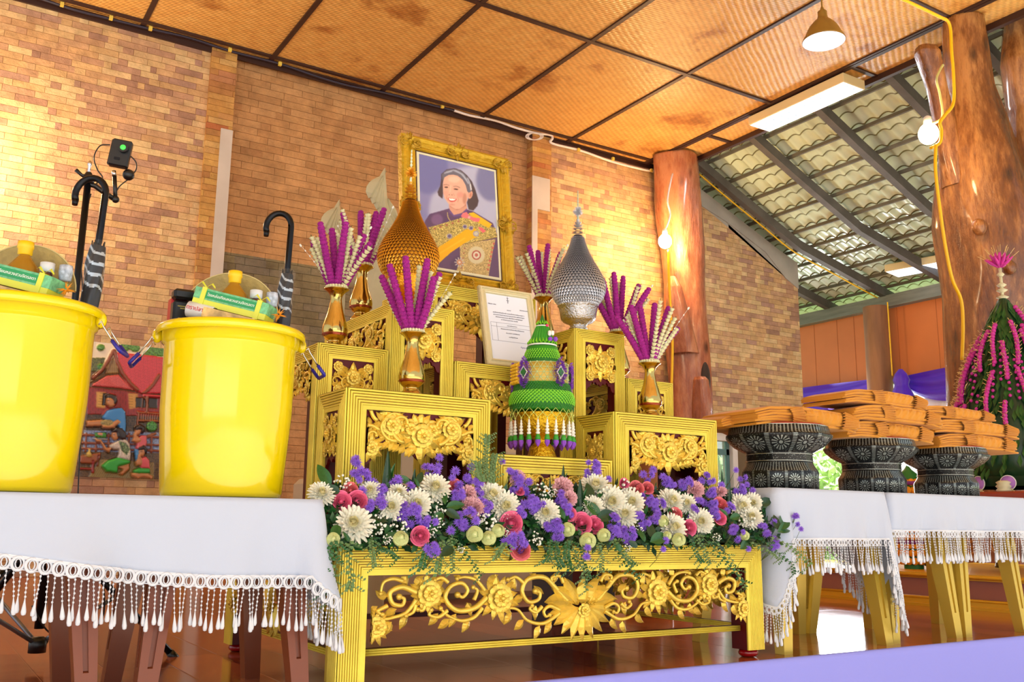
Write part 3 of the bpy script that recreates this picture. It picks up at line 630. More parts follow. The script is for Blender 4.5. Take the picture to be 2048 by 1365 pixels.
def altar_table(name, label, x0, x1, y0, y1, z0, z1, b, nf, fh, style, sstyle='wide', group=None, feet=False, sfh=None, lower=None):
    t = thing(name, label, 'altar table', ((x0+x1)/2, (y0+y1)/2, z0), group); zl = z0+(.022 if feet else 0); amp = b/nf*.34; flat = b*.2
    a = amp+.0005; sfh = sfh or fh
    X0, X1, Y0 = x0+a, x1-a, y0+a
    mb = MB(); mb.box(X0, Y0, z1-.012, X1, y1, z1-.0004); part('tabletop', mb, M_gold, t)
    up = (0, 0, 1)
    # front top rail + side top rails
    mb = rail_strip((X0, Y0, z1), (X1, Y0, z1), (1, 0, -1), (-1, 0, -1), (0, -1, 0), b, nf, flat, amp); mb.box(X0+b, Y0+.002, z1-b, X1-b, Y0+.014, z1-.012, 1); part('top_rail', mb, [M_gold, M_red, M_groove], t)
    for sx in (-1, 1):
        X = X0 if sx < 0 else X1
        mb = rail_strip((X, Y0, z1), (X, y1-a, z1), (0, 1, -1), (0, -1, -1), (sx, 0, 0), b, nf, flat, amp); mb.box(min(X-sx*.002, X-sx*.014), Y0+b, z1-b, max(X-sx*.002, X-sx*.014), y1-b, z1-.012, 1); part('top_rail', mb, [M_gold, M_red, M_groove], t)
    mb = MB(); mb.box(X0+b, y1-.02, z1-b, X1-b, y1-.004, z1-.012, 0); part('back_rail', mb, M_red, t)
    # legs: gold fluted outer faces, red inside
    for sx in (-1, 1):
        for sy in (-1, 1):
            X = X0 if sx < 0 else X1; mb = MB(); bl = b if not feet else b*.9
            if sy < 0: mb.merge(rail_strip((X, Y0, zl), (X, Y0, z1), (-sx, 0, 0), (-sx, 0, -1), (0, -1, 0), b, nf, flat, amp))
            Yc = Y0 if sy < 0 else y1-a
            mb.merge(rail_strip((X, Yc, zl), (X, Yc, z1), (0, -sy, 0), (0, -sy, -1), (sx, 0, 0), b, nf, flat, amp))
            xa, xb = sorted((X-sx*.0015, X-sx*(b-.001))); ya, yb = sorted((Yc-sy*(-.0 if sy > 0 else .0015), Yc-sy*(b-.001)))
            mb.box(xa, ya, zl, xb, yb, z1-b*.9, 1)
            lg = part('leg', mb, [M_gold, M_red, M_groove], t)
            if feet:
                f = MB(); c = (X-sx*b*.5, Yc-sy*b*.5, z0); f.lathe([(.001, 0), (.02, .001), (.027, .006), (.029, .012), (.026, .019), (.018, .0225), (.001, .023)], 20, c); part('ball_foot', f, M_redf, lg)
    # carved friezes on red backing boards
    def frieze(w, h, st, org, du, out, nm):
        R_ = Matrix((Vector(du), (0, 0, 1), Vector(out))).transposed().to_4x4(); R_.translation = Vector(org)
        mb = MB(); mb.merge(carved(w, h, st), R_); part(nm, mb, M_goldc, t)
        P = [(0, 0)]+[(w*i/28, -h*arch(i/28, st)*1.07) for i in range(29)]+[(w, 0)]
        bb = MB(); n = len(P); vs = [R_ @ Vector((u, v, -.003)) for u, v in P]+[R_ @ Vector((u, v, -.011)) for u, v in P]
        bb.add(vs, [tuple(range(n)), tuple(range(2*n-1, n-1, -1))]+[(i, n+i, n+(i+1) % n, (i+1) % n) for i in range(n)])
        if st != 'base': part('backing_board', bb, M_red, t)
    frieze(X1-X0-2*b, fh, style, (X0+b, Y0-.001, z1-b), (1, 0, 0), (0, -1, 0), 'carved_frieze')
    ws = (y1-a-Y0-2*b)
    if ws > .03:
        frieze(ws, sfh, sstyle, (X0+.001, y1-a-b, z1-b), (0, -1, 0), (-1, 0, 0), 'carved_frieze'); frieze(ws, sfh, sstyle, (X1-.001, Y0+b, z1-b), (0, 1, 0), (1, 0, 0), 'carved_frieze')
    if lower:   # stretchers near the floor
        za, zb = lower
        def st(p0, p1, q):
            mb = MB(); (xa, ya), (xb, yb) = p0, p1
            mb.box(xa, ya, za, xb, yb, zb, 1)
            for k in range(3):
                zz = za+(zb-za)*(k+.5)/3
                if q == 'x': mb.tube([(xa, ya, zz), (xb, ya, zz)], (zb-za)/6, 8)
                else: mb.tube([(xa, ya, zz), (xa, yb, zz)], (zb-za)/6, 8); mb.tube([(xb, ya, zz), (xb, yb, zz)], (zb-za)/6, 8)
            part('stretcher', mb, [M_gold, M_red, M_groove], t)
        st((X0+b, Y0+.03), (X1-b, Y0+.05), 'x'); st((X0+.012, Y0+b), (X0+.03, y1-b), 'y'); st((X1-.03, Y0+b), (X1-.012, y1-b), 'y')
        mb = MB(); mb.box(X0+b, y1-.05, za, X1-b, y1-.03, zb); part('stretcher', mb, M_red, t)
    return t
ZB = .32
altar_table('altar_base_table', 'wide low gold and red base table under the flower row, carrying the tiered tables', .838, 2.168, 2.035, 2.90, 0, ZB, .066, 9, .135, 'base', 'base', feet=True, lower=(.074, .09))
G = 'tiered gold altar tables'
# names L/C/R = left, centre, right as in the photograph
altar_table('altar_table', 'gold altar table at the left of the front row, one brass vase on it', .883, 1.296, 2.153, 2.348, ZB, .697, .052, 6, .115, 'wide', 'square', G, sfh=.12)
altar_table('altar_table', 'lowest gold altar table at the centre front, carrying the green cone offering', 1.299, 1.706, 2.153, 2.348, ZB, .555, .048, 5, .07, 'wide', 'square', G, sfh=.07)
altar_table('altar_table', 'gold altar table at the right of the front row, carrying the rightmost brass vase', 1.71, 2.12, 2.153, 2.348, ZB, .697, .052, 6, .115, 'wide', 'square', G, sfh=.12)
altar_table('altar_table', 'gold altar table at the far left of the second row, beside the bucket', .879, 1.084, 2.351, 2.86, ZB, .839, .04, 6, .1, 'square', 'wide', G)
altar_table('altar_table', 'tall gold altar table left of centre, under the golden cone offering', 1.088, 1.288, 2.351, 2.86, ZB, .978, .04, 6, .125, 'square', 'wide', G, sfh=.1)
altar_table('altar_table', 'gold altar table in the centre, behind the green cone, holding the framed certificate', 1.293, 1.709, 2.351, 2.555, ZB, .831, .044, 6, .11, 'wide', 'square', G, sfh=.11)
altar_table('altar_table', 'tall gold altar table right of centre, under the silver cone offering', 1.714, 1.916, 2.351, 2.86, ZB, .978, .04, 6, .13, 'square', 'wide', G, sfh=.1)
altar_table('altar_table', 'gold altar table at the far right of the second row, beside the tree-trunk post', 1.921, 2.12, 2.351, 2.86, ZB, .838, .04, 6, .11, 'square', 'wide', G, sfh=.1)
altar_table('altar_table', 'highest gold altar table at the back, under the framed portrait', 1.293, 1.709, 2.56, 2.88, ZB, 1.11, .044, 6, .11, 'wide', 'wide', G)

# ================================================================ brass vases with flower spikes
def vase_mb():
    mb = MB(); mb.lathe([(0, 0), (.031, 0), (.0315, .005), (.028, .012), (.022, .019), (.0185, .025), (.0195, .028), (.0235, .03), (.031, .038), (.035, .05), (.0355, .058), (.0335, .07), (.0275, .09), (.022, .108), (.0175, .13), (.0155, .143), (.016, .151), (.0195, .16), (.027, .168), (.0345, .1725), (.0355, .1745), (.034, .175), (.026, .169), (.014, .155), (.012, .12)], 40); return mb
VM = vase_mb().mesh('vase', M_brass)
def band(z, r0, r1, h): 
    mb = MB(); mb.lathe([(r0, z), (r0+.0012, z+h*.2), (r1+.0012, z+h*.8), (r1, z+h)], 36); return mb
RB = band(.0285, .0205, .0345, .0185).mesh('lower_band', mat('red_brown_lacquer', (138, 56, 26), .2, .6))
def crown_ring():
    mb = MB()
    for i in range(22):
        a = 2*PI*i/22; c = (cos(a)*.028, sin(a)*.028, .179); mb.lathe([(.001, -.005), (.004, -.003), (.0046, .001), (.003, .0045), (.0005, .005)], 6, c)
    mb.lathe([(0, .176), (.027, .176), (.02, .182), (0, .183)], 20); return mb
CR = crown_ring().mesh('flower_collar', M_cream)
def spike_magenta(L, q):
    mb = MB(); n = int(L/.0098); bend = q.uniform(-.03, .03)
    for i in range(n):
        t = i/(n-1); r = .0118*(1-.12*t)*(1 if i < n-1 else .85); c = (bend*t*t, 0, L*t)
        P = []; 
        for a in range(8): pass
        k, m_ = 7, 11
        P = [[(c[0]+r*(1+.09*(-1)**(i2+j))*sin(PI*i2/k)*cos(2*PI*j/m_), c[1]+r*(1+.09*(-1)**(i2+j))*sin(PI*i2/k)*sin(2*PI*j/m_), c[2]-r*.78*cos(PI*i2/k)) for j in range(m_)] for i2 in range(k+1)]
        mb.grid(P, 0, True, cv=True)
    return mb
def spike_cream(L, q):
    mb = MB(); n = int(L/.0118); bend = q.uniform(-.025, .025)
    mb.tube([(0, 0, 0), (bend*.25, 0, L*.5), (bend, 0, L)], .0012, 5, 1)
    for i in range(n):
        t = i/n; c = (bend*t*t, 0, L*t); s_ = 1-.1*t
        mb.lathe([(.0015, -.0062), (.0055*s_, -.0045), (.0068*s_, .001), (.0084*s_, .0048), (.0062*s_, .0042), (.001, .002)], 10, c, rf=lambda a, z: 1+.16*cos(5*a)*(z > 0))
    return mb
def bead_string(L, q):
    mb = MB(); b_ = q.uniform(.01, .04); pts = [(b_*(k/8)**2, 0, L*k/8) for k in range(9)]; mb.tube(pts, .0004, 4, 0)
    for k in (3, 5, 6, 7, 8): mb.ball(pts[k], .0022 if k < 8 else .0035, 6, 5, 0, (1, 1, 1.5))
    return mb
qv = random.Random(21)
SPM = [spike_magenta(L, qv).mesh('spike', M_magenta) for L in (.15, .17, .185, .2)]
SPC = [spike_cream(L, qv).mesh('spike', [M_cream, M_stem]) for L in (.15, .17, .19, .205)]
BDS = [bead_string(L, qv).mesh('string', M_breath) for L in (.16, .2)]
VS = [((1.105, 2.25, .697), 'brass vase on the front left altar table', 'front left'), ((.962, 2.45, .839), 'brass vase on the far left altar table, nearest the yellow bucket', 'far left'),
      ((1.125, 2.66, .978), 'brass vase standing behind the golden cone offering, left of the portrait', 'rear left'), ((1.82, 2.68, .978), 'brass vase standing behind the silver cone, right of the portrait', 'rear right'),
      ((1.985, 2.47, .838), 'brass vase half hidden behind the tall right altar table', 'far right'), ((1.93, 2.25, .697), 'brass vase on the front right altar table', 'front right')]
for vi, (loc, lab, where) in enumerate(VS):
    v = thing('vase', lab+', with flower spikes', 'vase', loc, 'brass flower vases'); put('body', VM, v); put('lower_band', RB, v); put('flower_collar', CR, v)
    n = 6; mouth = Vector(loc)+Vector((0, 0, .174))
    for k in range(16):
        kind = 'm' if k < 6 else 'c' if k < 14 else 'b'
        f = ((k+.6)/6.2 if kind == 'm' else (k-6+.1)/7.2 if kind == 'c' else (k-14)*.8+.1)
        az = qv.uniform(-1, 1); fan = (f-.5)*2
        tx = fan*.62+qv.uniform(-.06, .06); ty = qv.uniform(-.3, .32) if kind != 'm' else qv.uniform(-.3, .25)
        d = Vector((tx*cos(YAW)+ty*sin(YAW), -tx*sin(YAW)+ty*cos(YAW), 1)).normalized()
        p0 = mouth+Vector((d.x, d.y, 0))*.03; rot = d.to_track_quat('Z', 'Y') @ Matrix.Rotation(qv.uniform(0, 6.3), 4, 'Z').to_quaternion()
        li = min(3, int((1-abs(fan))*3+qv.uniform(0, 1.2)))
        if kind == 'm': o = put('flower_spike', SPM[li], None, p0, rot); tag(o, '%s magenta globe-flower spike from the left in the %s brass vase' % (('first', 'second', 'third', 'fourth', 'fifth', 'sixth')[k], where), 'flower spike', 'magenta spikes, %s vase' % where)
        elif kind == 'c': o = put('flower_spike', SPC[li], None, p0, rot); tag(o, '%s cream crown-flower spike from the left in the %s brass vase' % (('first', 'second', 'third', 'fourth', 'fifth', 'sixth', 'seventh', 'eighth')[k-6], where), 'flower spike', 'cream spikes, %s vase' % where)
        else: o = put('bead_string', BDS[k % 2], None, p0, rot); tag(o, 'thin white bud string on the %s side of the %s brass vase' % ('left' if k == 14 else 'right', where), 'bud string', 'bud strings, %s vase' % where)

# ================================================================ golden and silver cone offerings
def scales(prof, n0, sz, mi=0, lean=.5):
    """diamond lattice of folded scales covering a turned body: prof z->r"""
    mb = MB(); z = prof[0][0]; k = 0; n = 46
    while z < prof[-1][0]:
        r = interp(z, prof); st = max(.0042, 2*PI*r/n*.8); h = st*1.95
        zb_ = max(prof[0][0]-.01, z-h); rb = interp(zb_, prof)
        for i in range(n):
            a = 2*PI*(i+.5*(k % 2))/n; hw = PI/n*.98; zm = (z+zb_)/2; rm = interp(zm, prof)
            A = (cos(a-hw)*rm, sin(a-hw)*rm, zm); B = (cos(a+hw)*rm, sin(a+hw)*rm, zm); U = (cos(a)*(r-.001), sin(a)*(r-.001), z); T = (cos(a)*(rb+sz*.75), sin(a)*(rb+sz*.75), zb_+st*.35); Cc = (cos(a)*(rm+sz*.42), sin(a)*(rm+sz*.42), zm)
            mb.add([U, A, T, B, Cc], [(0, 1, 4), (1, 2, 4), (2, 3, 4), (3, 0, 4)], mi)
        z += st; k += 1
    return mb
M_gfoil = mat('gold_foil_folds', (228, 164, 44), .3, .55); M_sfoil = mat('silver_foil_folds', (196, 200, 210), .3, .5); M_gdark = mat('dark_gold_core', (130, 78, 20), .5, .4); M_sdark = mat('grey_core', (90, 92, 100), .5, .4)
def tuft(mb, c, r, n, q, mi=0, ln=None, flat=1):
    ln = ln or r
    for _ in range(n):
        d = Vector((q.gauss(0, 1), q.gauss(0, 1), q.gauss(0, 1)*flat)).normalized(); p = Vector(c); e = p+d*ln; s_ = d.cross(Vector((.3, .2, 1))).normalized()*r*.12; u = d.cross(s_).normalized()*r*.12
        mb.add([p+d*ln*.2+s_, p+d*ln*.2+u, p+d*ln*.2-s_, p+d*ln*.2-u, e], [(0, 1, 4), (1, 2, 4), (2, 3, 4), (3, 0, 4)], mi)
def phum(lab, c, mf, md, tipm, sc=1.0, H=.245, grp='cone offerings'):
    t = thing('cone_offering', lab, 'cone offering', c, grp); q = random.Random(5)
    prof = [(0, .058), (.02, .076), (.045, .086), (.065, .0885), (.09, .084), (.12, .07), (.15, .052), (.18, .036), (.205, .026), (.225, .02), (H, .017)]
    prof = [(z*sc, r*sc) for z, r in prof]
    core = MB(); core.lathe([(0, 0)]+[(r-.003, z) for z, r in prof]+[(0, prof[-1][0])], 36, c)
    part('core', core, md, t)
    s_ = scales(prof, 0, .0085); part('folded_scales', MB().merge(s_, Matrix.Translation(c)), mf, t)['kind'] = 'stuff'
    z = c[2]+prof[-1][0]; m1 = MB()
    for k in range(7):
        for i in range(26):
            a = 2*PI*i/26+k*.1; el = -.7+k*.32; r = .017; p = Vector((c[0], c[1], z+.0+k*.0065)); d = Vector((cos(a)*cos(el), sin(a)*cos(el), sin(el))); s2 = Vector((-sin(a), cos(a), 0))*.0018
            b0 = p+d*.006; e = p+d*.029*(1-.05*k); m1.add([b0+s2, b0-s2, e], [(0, 1, 2)]); m1.add([b0+s2, b0-s2, e+Vector((0, 0, -.002))], [(2, 1, 0)])
    part('collar_tuft', m1, mf, t)
    m2 = MB(); m2.tube([(c[0], c[1], z+.03), (c[0], c[1], z+.16)], [.004, .0012], 6); 
    for k in range(5): m2.lathe([(.001, -.005), (.0045-.0006*k, 0), (.001, .006)], 8, (c[0], c[1], z+.11+k*.011))
    for k in range(2): m2.lathe([(.001, -.004), (.005, 0), (.001, .004)], 8, (c[0], c[1], z+.056-k*.006))
    part('tip', m2, tipm, t)
    m3 = MB(); tuft(m3, (c[0], c[1], z+.085), .02, 130, q, 0, .02, 1.3); part('pompom', m3, mf, t)
    return t
def pedestal_bowl(lab, c, prof, m, inner=None, cat='pedestal bowl', grp=None, n=48, name='pedestal_bowl', rf=None):
    t = thing(name, lab, cat, c, grp); mb = MB(); mb.lathe([(0, 0)]+prof, n, c, rf=rf); part('body', mb, m, t); return t
pedestal_bowl('gold and amber footed bowl under the golden cone offering, behind the front left vase', (1.185, 2.46, .978), [(.036, 0), (.038, .004), (.03, .012), (.02, .02), (.019, .03), (.028, .036), (.045, .045), (.062, .06), (.066, .08), (.066, .1), (.068, .102), (.064, .103), (.06, .09)], mat('gold_bowl', (224, 150, 40), .2, .9, bump=.4, bscale=120), grp=None)
phum('teardrop cone offering covered in folded gold foil, left of the portrait', (1.185, 2.46, 1.079), M_gfoil, M_gdark, mat('pale_green_tip', (214, 228, 200), .6))
pedestal_bowl('hammered silver footed bowl under the silver cone offering', (1.815, 2.47, .978), [(.043, 0), (.045, .004), (.036, .012), (.027, .02), (.027, .026), (.031, .028), (.026, .034), (.031, .042), (.05, .05), (.058, .06), (.061, .08), (.065, .1), (.069, .104), (.066, .106), (.058, .09)], M_silver)
phum('teardrop cone offering covered in folded silver foil, right of the portrait', (1.815, 2.47, 1.08), M_sfoil, M_sdark, mat('grey_green_tip', (170, 190, 170), .6), grp='cone offerings')
# ================================================================ fresh flowers along the front of the base table
qf = random.Random(11)
def petal(mb, az, el0, el1, ln, wd, cup=.25, r0=.05, z0=0, mi=0, n=5, tipw=.5, sm=True):
    """strap petal leaving the centre at azimuth az, elevation bending from el0 to el1"""
    P = []; x, z = r0, z0
    for i in range(n+1):
        t = i/n; el = lerp(el0, el1, t); w_ = wd*.5*(.55+.45*sin(PI*min(1, t*.9+.1)))*(tipw if i == n else 1)
        c = Vector((x, 0, z)); row = []
        for s_ in (-1, 0, 1):
            row.append((c.x-abs(s_)*0, s_*w_, c.z+abs(s_)*cup*w_))
        P.append([(p[0]*cos(az)-p[1]*sin(az), p[0]*sin(az)+p[1]*cos(az), p[2]) for p in row])
        x += cos(el)*ln/n; z += sin(el)*ln/n
    mb.grid(P, mi, sm)
def mum_mb(q, flat=1.0):
    mb = MB(); mb.ball((0, 0, .12), .3, 10, 6, 1)
    rings = ((22, -.25, .1, .95, 0), (22, .0, .35, .92, 0), (20, .3, .65, .86, 0), (18, .6, 1.0, .76, 0), (15, .85, 1.35, .66, 0), (12, 1.05, 1.7, .55, 1), (9, 1.25, 2.0, .45, 1))
    for k, (n, e0, e1, ln, mi) in enumerate(rings):
        for i in range(n):
            petal(mb, 2*PI*(i+.5*(k % 2))/n+q.uniform(-.06, .06), e0+q.uniform(-.08, .08), e1+q.uniform(-.1, .1), ln*q.uniform(.9, 1.06)*flat, (.25-.012*k), .5, .06, .02+.02*k, mi, 4, .55)
    return mb
MUM = [mum_mb(random.Random(i)).mesh('bloom', [M_mum, M_mumc]) for i in range(3)]
def rose_mb(q):
    mb = MB(); mb.ball((0, 0, .3), .2, 10, 8, 0, (1, 1, 1.3)); 
    for k in range(16):
        az = k*2.4; ring = k/15; R_ = .16+.55*ring; H = .95-.35*ring; fl = .02+.32*ring**2
        P = []
        for i in range(7):
            t = i/6; row = []
            for j in range(9):
                s_ = (j/8-.5)*2; a = az+s_*(.95+.25*ring)
                rr = R_*(.35+.65*sin(PI*.5*min(1, t*1.3)))+fl*max(0, t-.6)*1.6; zz = t*H*(1-.22*abs(s_)**3)+(-.15*ring*max(0, t-.75)*4*(.3+abs(sin(k+s_*3))*.4))
                row.append((cos(a)*rr, sin(a)*rr, zz))
            P.append(row)
        mb.grid(P)
    for k in range(5): petal(mb, k*1.257, -.2, -.9, .5, .22, .1, .1, .0, 1, 3, .2)
    return mb
ROSE = rose_mb(qf).mesh('bloom', [M_rose, M_green]); ROSE2 = rose_mb(qf).mesh('bloom', [M_rose2, M_green])
def carn_mb(q):
    mb = MB(); mb.lathe([(.1, -.5), (.22, -.3), (.2, 0), (.1, .1)], 8, mi=1)
    for k in range(34):
        az = q.uniform(0, 2*PI); el = q.uniform(.1, 1.5); P = []
        for i in range(4):
            t = i/3; row = []
            for j in range(7):
                s_ = (j/6-.5)*2; wd = .1+.38*t; ruf = .07*t*(-1)**j
                c = (t*.95+ruf*.6, s_*wd, ruf); x = c[0]*cos(el)-c[2]*sin(el); z = c[0]*sin(el)+c[2]*cos(el)
                row.append((x*cos(az)-c[1]*sin(az), x*sin(az)+c[1]*cos(az), z*.8))
            P.append(row)
        mb.grid(P, 0, False)
    return mb
CARN = carn_mb(qf).mesh('bloom', [M_carn, M_green])
def aster_mb(q):
    mb = MB(); mb.ball((0, 0, .1), .2, 8, 5, 1, (1, 1, .6))
    for k, (n, e, ln) in enumerate(((17, .0, 1), (15, .4, .8), (11, .85, .55))):
        for i in range(n): petal(mb, 2*PI*(i+.5*k)/n+q.uniform(-.1, .1), e, e-.15, ln*q.uniform(.85, 1.08), .22, .1, .06, .02, 0, 2, .5, False)
    mb.lathe([(.02, -.6), (.16, -.35), (.2, -.08), (.1, 0)], 6, mi=2); return mb
AST = [aster_mb(random.Random(i)).mesh('bloom', [M_aster, M_asterc, M_stem]) for i in range(2)]
def lotus_mb(q):
    mb = MB(); 
    for k in range(14):
        az = k*2.4; ring = k/13; P = []
        for i in range(7):
            t = i/6; row = []
            for j in range(7):
                s_ = (j/6-.5)*2; a = az+s_*.95*(1-.5*t**3); th = PI*(.08+.78*t); rr = (.62+.33*ring)*sin(th)**.8+.02; zz = -.5*cos(th)*1.5+.25-.25*ring*(t > .8)
                row.append((cos(a)*rr, sin(a)*rr, zz-.12*ring*t))
            P.append(row)
        mb.grid(P)
    mb.ball((0, 0, .25), .62, 12, 8, 0); mb.ball((0, 0, .72), .16, 8, 6, 1); return mb
LOT = lotus_mb(qf).mesh('bloom', [M_lotus, M_mumc])

def mound(x, y, back=0.0, k=.62):
    d = _f + _r*((x-1024)/FPX) - _u*((y-682.5)/FPX); t = (1.985+back+(CZ-.30)*k)/(d.y-k*d.z); p = Vector((0, 0, CZ))+d*t; return p
def size_at(p, px): return px*(p-Vector((0, 0, CZ))).dot(_f)/FPX
def facing(q, up=.35, sp=.35): return Vector((-.35+q.uniform(-sp, sp), -1+q.uniform(-.2, .2), up+q.uniform(-sp, sp))).normalized()
ORD = ['first', 'second', 'third', 'fourth', 'fifth', 'sixth', 'seventh', 'eighth', 'ninth', 'tenth', 'eleventh', 'twelfth', 'thirteenth', 'fourteenth', 'fifteenth', 'sixteenth', 'seventeenth', 'eighteenth', 'nineteenth', 'twentieth', 'twenty-first', 'twenty-second', 'twenty-third', 'twenty-fourth']
MUMS = [(644, 985, 24), (707, 1046, 35), (740, 980, 21), (783, 1013, 27), (797, 984, 19), (833, 1008, 30), (871, 974, 29), (984, 990, 29), (1011, 1012, 29), (1091, 1025, 26), (1186, 1012, 20), (1191, 970, 28), (1223, 1003, 30), (1250, 1028, 24), (1263, 1004, 26), (1345, 1001, 25), (1349, 1054, 26), (1373, 1006, 19), (1402, 1043, 24), (1484, 1011, 22), (1505, 1006, 19), (1503, 1034, 22)]
ROSES = [(683, 1003, 20, 0), (701, 981, 15, 1), (715, 1003, 20, 0), (841, 1072, 18, 0), (911, 971, 13, 1), (962, 970, 10, 0), (1023, 1047, 22, 0), (1040, 981, 10, 0), (1042, 1100, 19, 1), (1139, 1027, 15, 0), (1164, 1046, 20, 0), (1191, 1050, 17, 0), (1249, 967, 10, 0), (1274, 977, 15, 1), (1296, 976, 12, 1), (1352, 1029, 13, 1), (1379, 1056, 15, 0), (1441, 1010, 15, 1), (1441, 1036, 13, 0)]
CARNS = [(935, 988, 16), (949, 1017, 17), (1035, 957, 14), (1126, 975, 18), (1139, 998, 14), (1391, 981, 15), (1441, 984, 11), (936, 1008, 12)]
LOTS = [(666, 1079, 14), (801, 1078, 16), (949, 1069, 17), (977, 1077, 15), (996, 1062, 14), (1135, 1060, 15), (1175, 1082, 17), (1207, 1071, 14), (1326, 1043, 12), (1357, 1080, 14), (1334, 1072, 9), (1489, 1072, 10)]
NAMED = []
def nm(i): return ORD[i]
for i, (x, y, r) in enumerate(MUMS):
    p = mound(x, y, -.02); s_ = size_at(p, r)*1.22; d = facing(qf, .3 if y > 1000 else .7, .25); lab = '%s large white chrysanthemum from the left in the altar flower row' % nm(i); NAMED.append((x, y, '%s white chrysanthemum from the left' % nm(i)))
    t = thing('chrysanthemum', lab, 'flower', p-d*s_*.3, 'white chrysanthemums in the flower row', d.to_track_quat('Z', 'Y')); put('bloom', MUM[i % 3], t, scale=s_)
for i, (x, y, r, k) in enumerate(ROSES):
    p = mound(x, y, -.012); s_ = size_at(p, r)*1.3; d = facing(qf, .15, .2); t = thing('rose', '%s %s rose from the left in the altar flower row' % (nm(i), 'salmon' if k else 'hot pink'), 'flower', p-d*s_*.5, 'pink roses in the flower row', d.to_track_quat('Z', 'Y'))
    put('bloom', ROSE2 if k else ROSE, t, scale=s_); NAMED.append((x, y, '%s rose from the left' % nm(i)))
for i, (x, y, r) in enumerate(CARNS):
    p = mound(x, y, -.01); s_ = size_at(p, r)*1.3; d = facing(qf, .4, .3); t = thing('carnation', '%s pale pink carnation from the left in the altar flower row' % nm(sorted(CARNS).index((x, y, r))), 'flower', p-d*s_*.2, 'pale pink carnations in the flower row', d.to_track_quat('Z', 'Y')); put('bloom', CARN, t, scale=s_)
for i, (x, y, r) in enumerate(LOTS):
    p = mound(x, y, -.02); s_ = size_at(p, r)*1.08; d = facing(qf, .1, .3); t = thing('lotus_bud', '%s green folded lotus bud from the left in the altar flower row' % nm(sorted(LOTS).index((x, y, r))), 'flower', p-d*s_*.2, 'green lotus buds in the flower row', d.to_track_quat('Z', 'Y')); put('bloom', LOT, t, scale=s_)
SPRAYS = [(717, 926, 11, 5), (719, 955, 17, 9), (725, 981, 9, 2), (746, 965, 8, 2), (767, 987, 19, 11), (760, 1011, 13, 7), (794, 967, 9, 3), (818, 978, 11, 4), (820, 1026, 24, 18), (856, 1042, 15, 8), (737, 1011, 9, 4), (866, 1098, 12, 8), (902, 1061, 6, 1), (863, 940, 13, 6), (879, 915, 6, 2), (877, 933, 7, 2), (911, 942, 6, 1), (905, 955, 9, 2), (941, 940, 9, 3), (927, 953, 9, 3), (953, 965, 13, 7), (913, 992, 13, 7), (957, 985, 8, 3), (969, 1011, 18, 10), (932, 1040, 21, 13), (923, 972, 10, 4), (1005, 923, 7, 2), (1014, 947, 10, 4), (1031, 946, 7, 2), (1033, 969, 15, 8), (1056, 974, 15, 9), (1058, 1004, 21, 14), (1040, 1026, 13, 6), (1076, 1015, 13, 7), (1032, 1082, 21, 14), (1015, 1079, 8, 3), (1099, 1050, 8, 3), (1115, 1054, 13, 9),
 (1185, 932, 12, 8), (1185, 947, 12, 6), (1217, 958, 7, 2), (1123, 995, 10, 5), (1135, 1018, 16, 9), (1118, 1072, 10, 3), (1228, 1043, 13, 8), (1228, 1068, 15, 8), (1256, 1068, 19, 13), (1274, 1040, 13, 8), (1292, 1047, 11, 5), (1310, 1008, 17, 12), (1292, 994, 11, 5), (1313, 1033, 13, 8), (1294, 951, 11, 4), (1306, 939, 5, 1), (1327, 960, 12, 6), (1345, 968, 10, 4), (1368, 963, 15, 9), (1413, 960, 14, 8), (1416, 980, 14, 8), (1397, 1003, 9, 3), (1421, 1004, 13, 7), (1430, 1029, 14, 8), (1388, 1024, 13, 7), (1441, 970, 8, 3), (1455, 1018, 11, 5), (1471, 940, 7, 2), (1484, 953, 8, 3), (1493, 969, 6, 1), (1477, 979, 13, 8), (1505, 981, 5, 1), (1473, 1068, 15, 9), (1469, 1050, 9, 3), (1526, 1059, 11, 4), (1535, 1074, 9, 3), (1553, 1088, 12, 6), (1548, 1045, 7, 2), (1590, 1040, 10, 5), (1601, 1058, 8, 2), (1496, 1098, 5, 1), (1326, 1098, 8, 2), (1331, 1081, 7, 2), (1175, 1095, 8, 2), (1173, 1113, 5, 1)]
BREATH = [(685, 967, 17), (735, 1060, 15), (753, 1052, 20), (799, 1056, 18), (775, 1080, 10), (877, 1022, 16), (873, 1047, 15), (862, 1065, 12), (920, 1098, 10), (977, 1050, 20), (965, 1035, 12), (1072, 1079, 15), (1083, 983, 16), (1105, 985, 10), (1253, 979, 20), (1278, 1061, 9), (1363, 1001, 16), (1495, 1038, 17), (1434, 1077, 9), (1256, 1097, 8), (1330, 1040, 8), (1010, 1068, 10), (840, 985, 10), (1460, 990, 9)]
_used = set()
def auto_label(what, x, y):
    c = sorted(NAMED, key=lambda n: (n[0]-x)**2+(n[1]-y)**2)
    for nx, ny, s_ in c[:8]:
        dx, dy = x-nx, y-ny; w_ = ('right of' if dx > 0 else 'left of') if abs(dx) > abs(dy)*1.1 else ('below' if dy > 0 else 'above')
        l = '%s %s the %s' % (what, w_, s_)
        if l not in _used: _used.add(l); return l
    return l
def stem_pts(p, root, n=6):
    return [p.lerp(root, i/n)+Vector((0, .01*sin(PI*i/n), 0)) for i in range(n+1)]
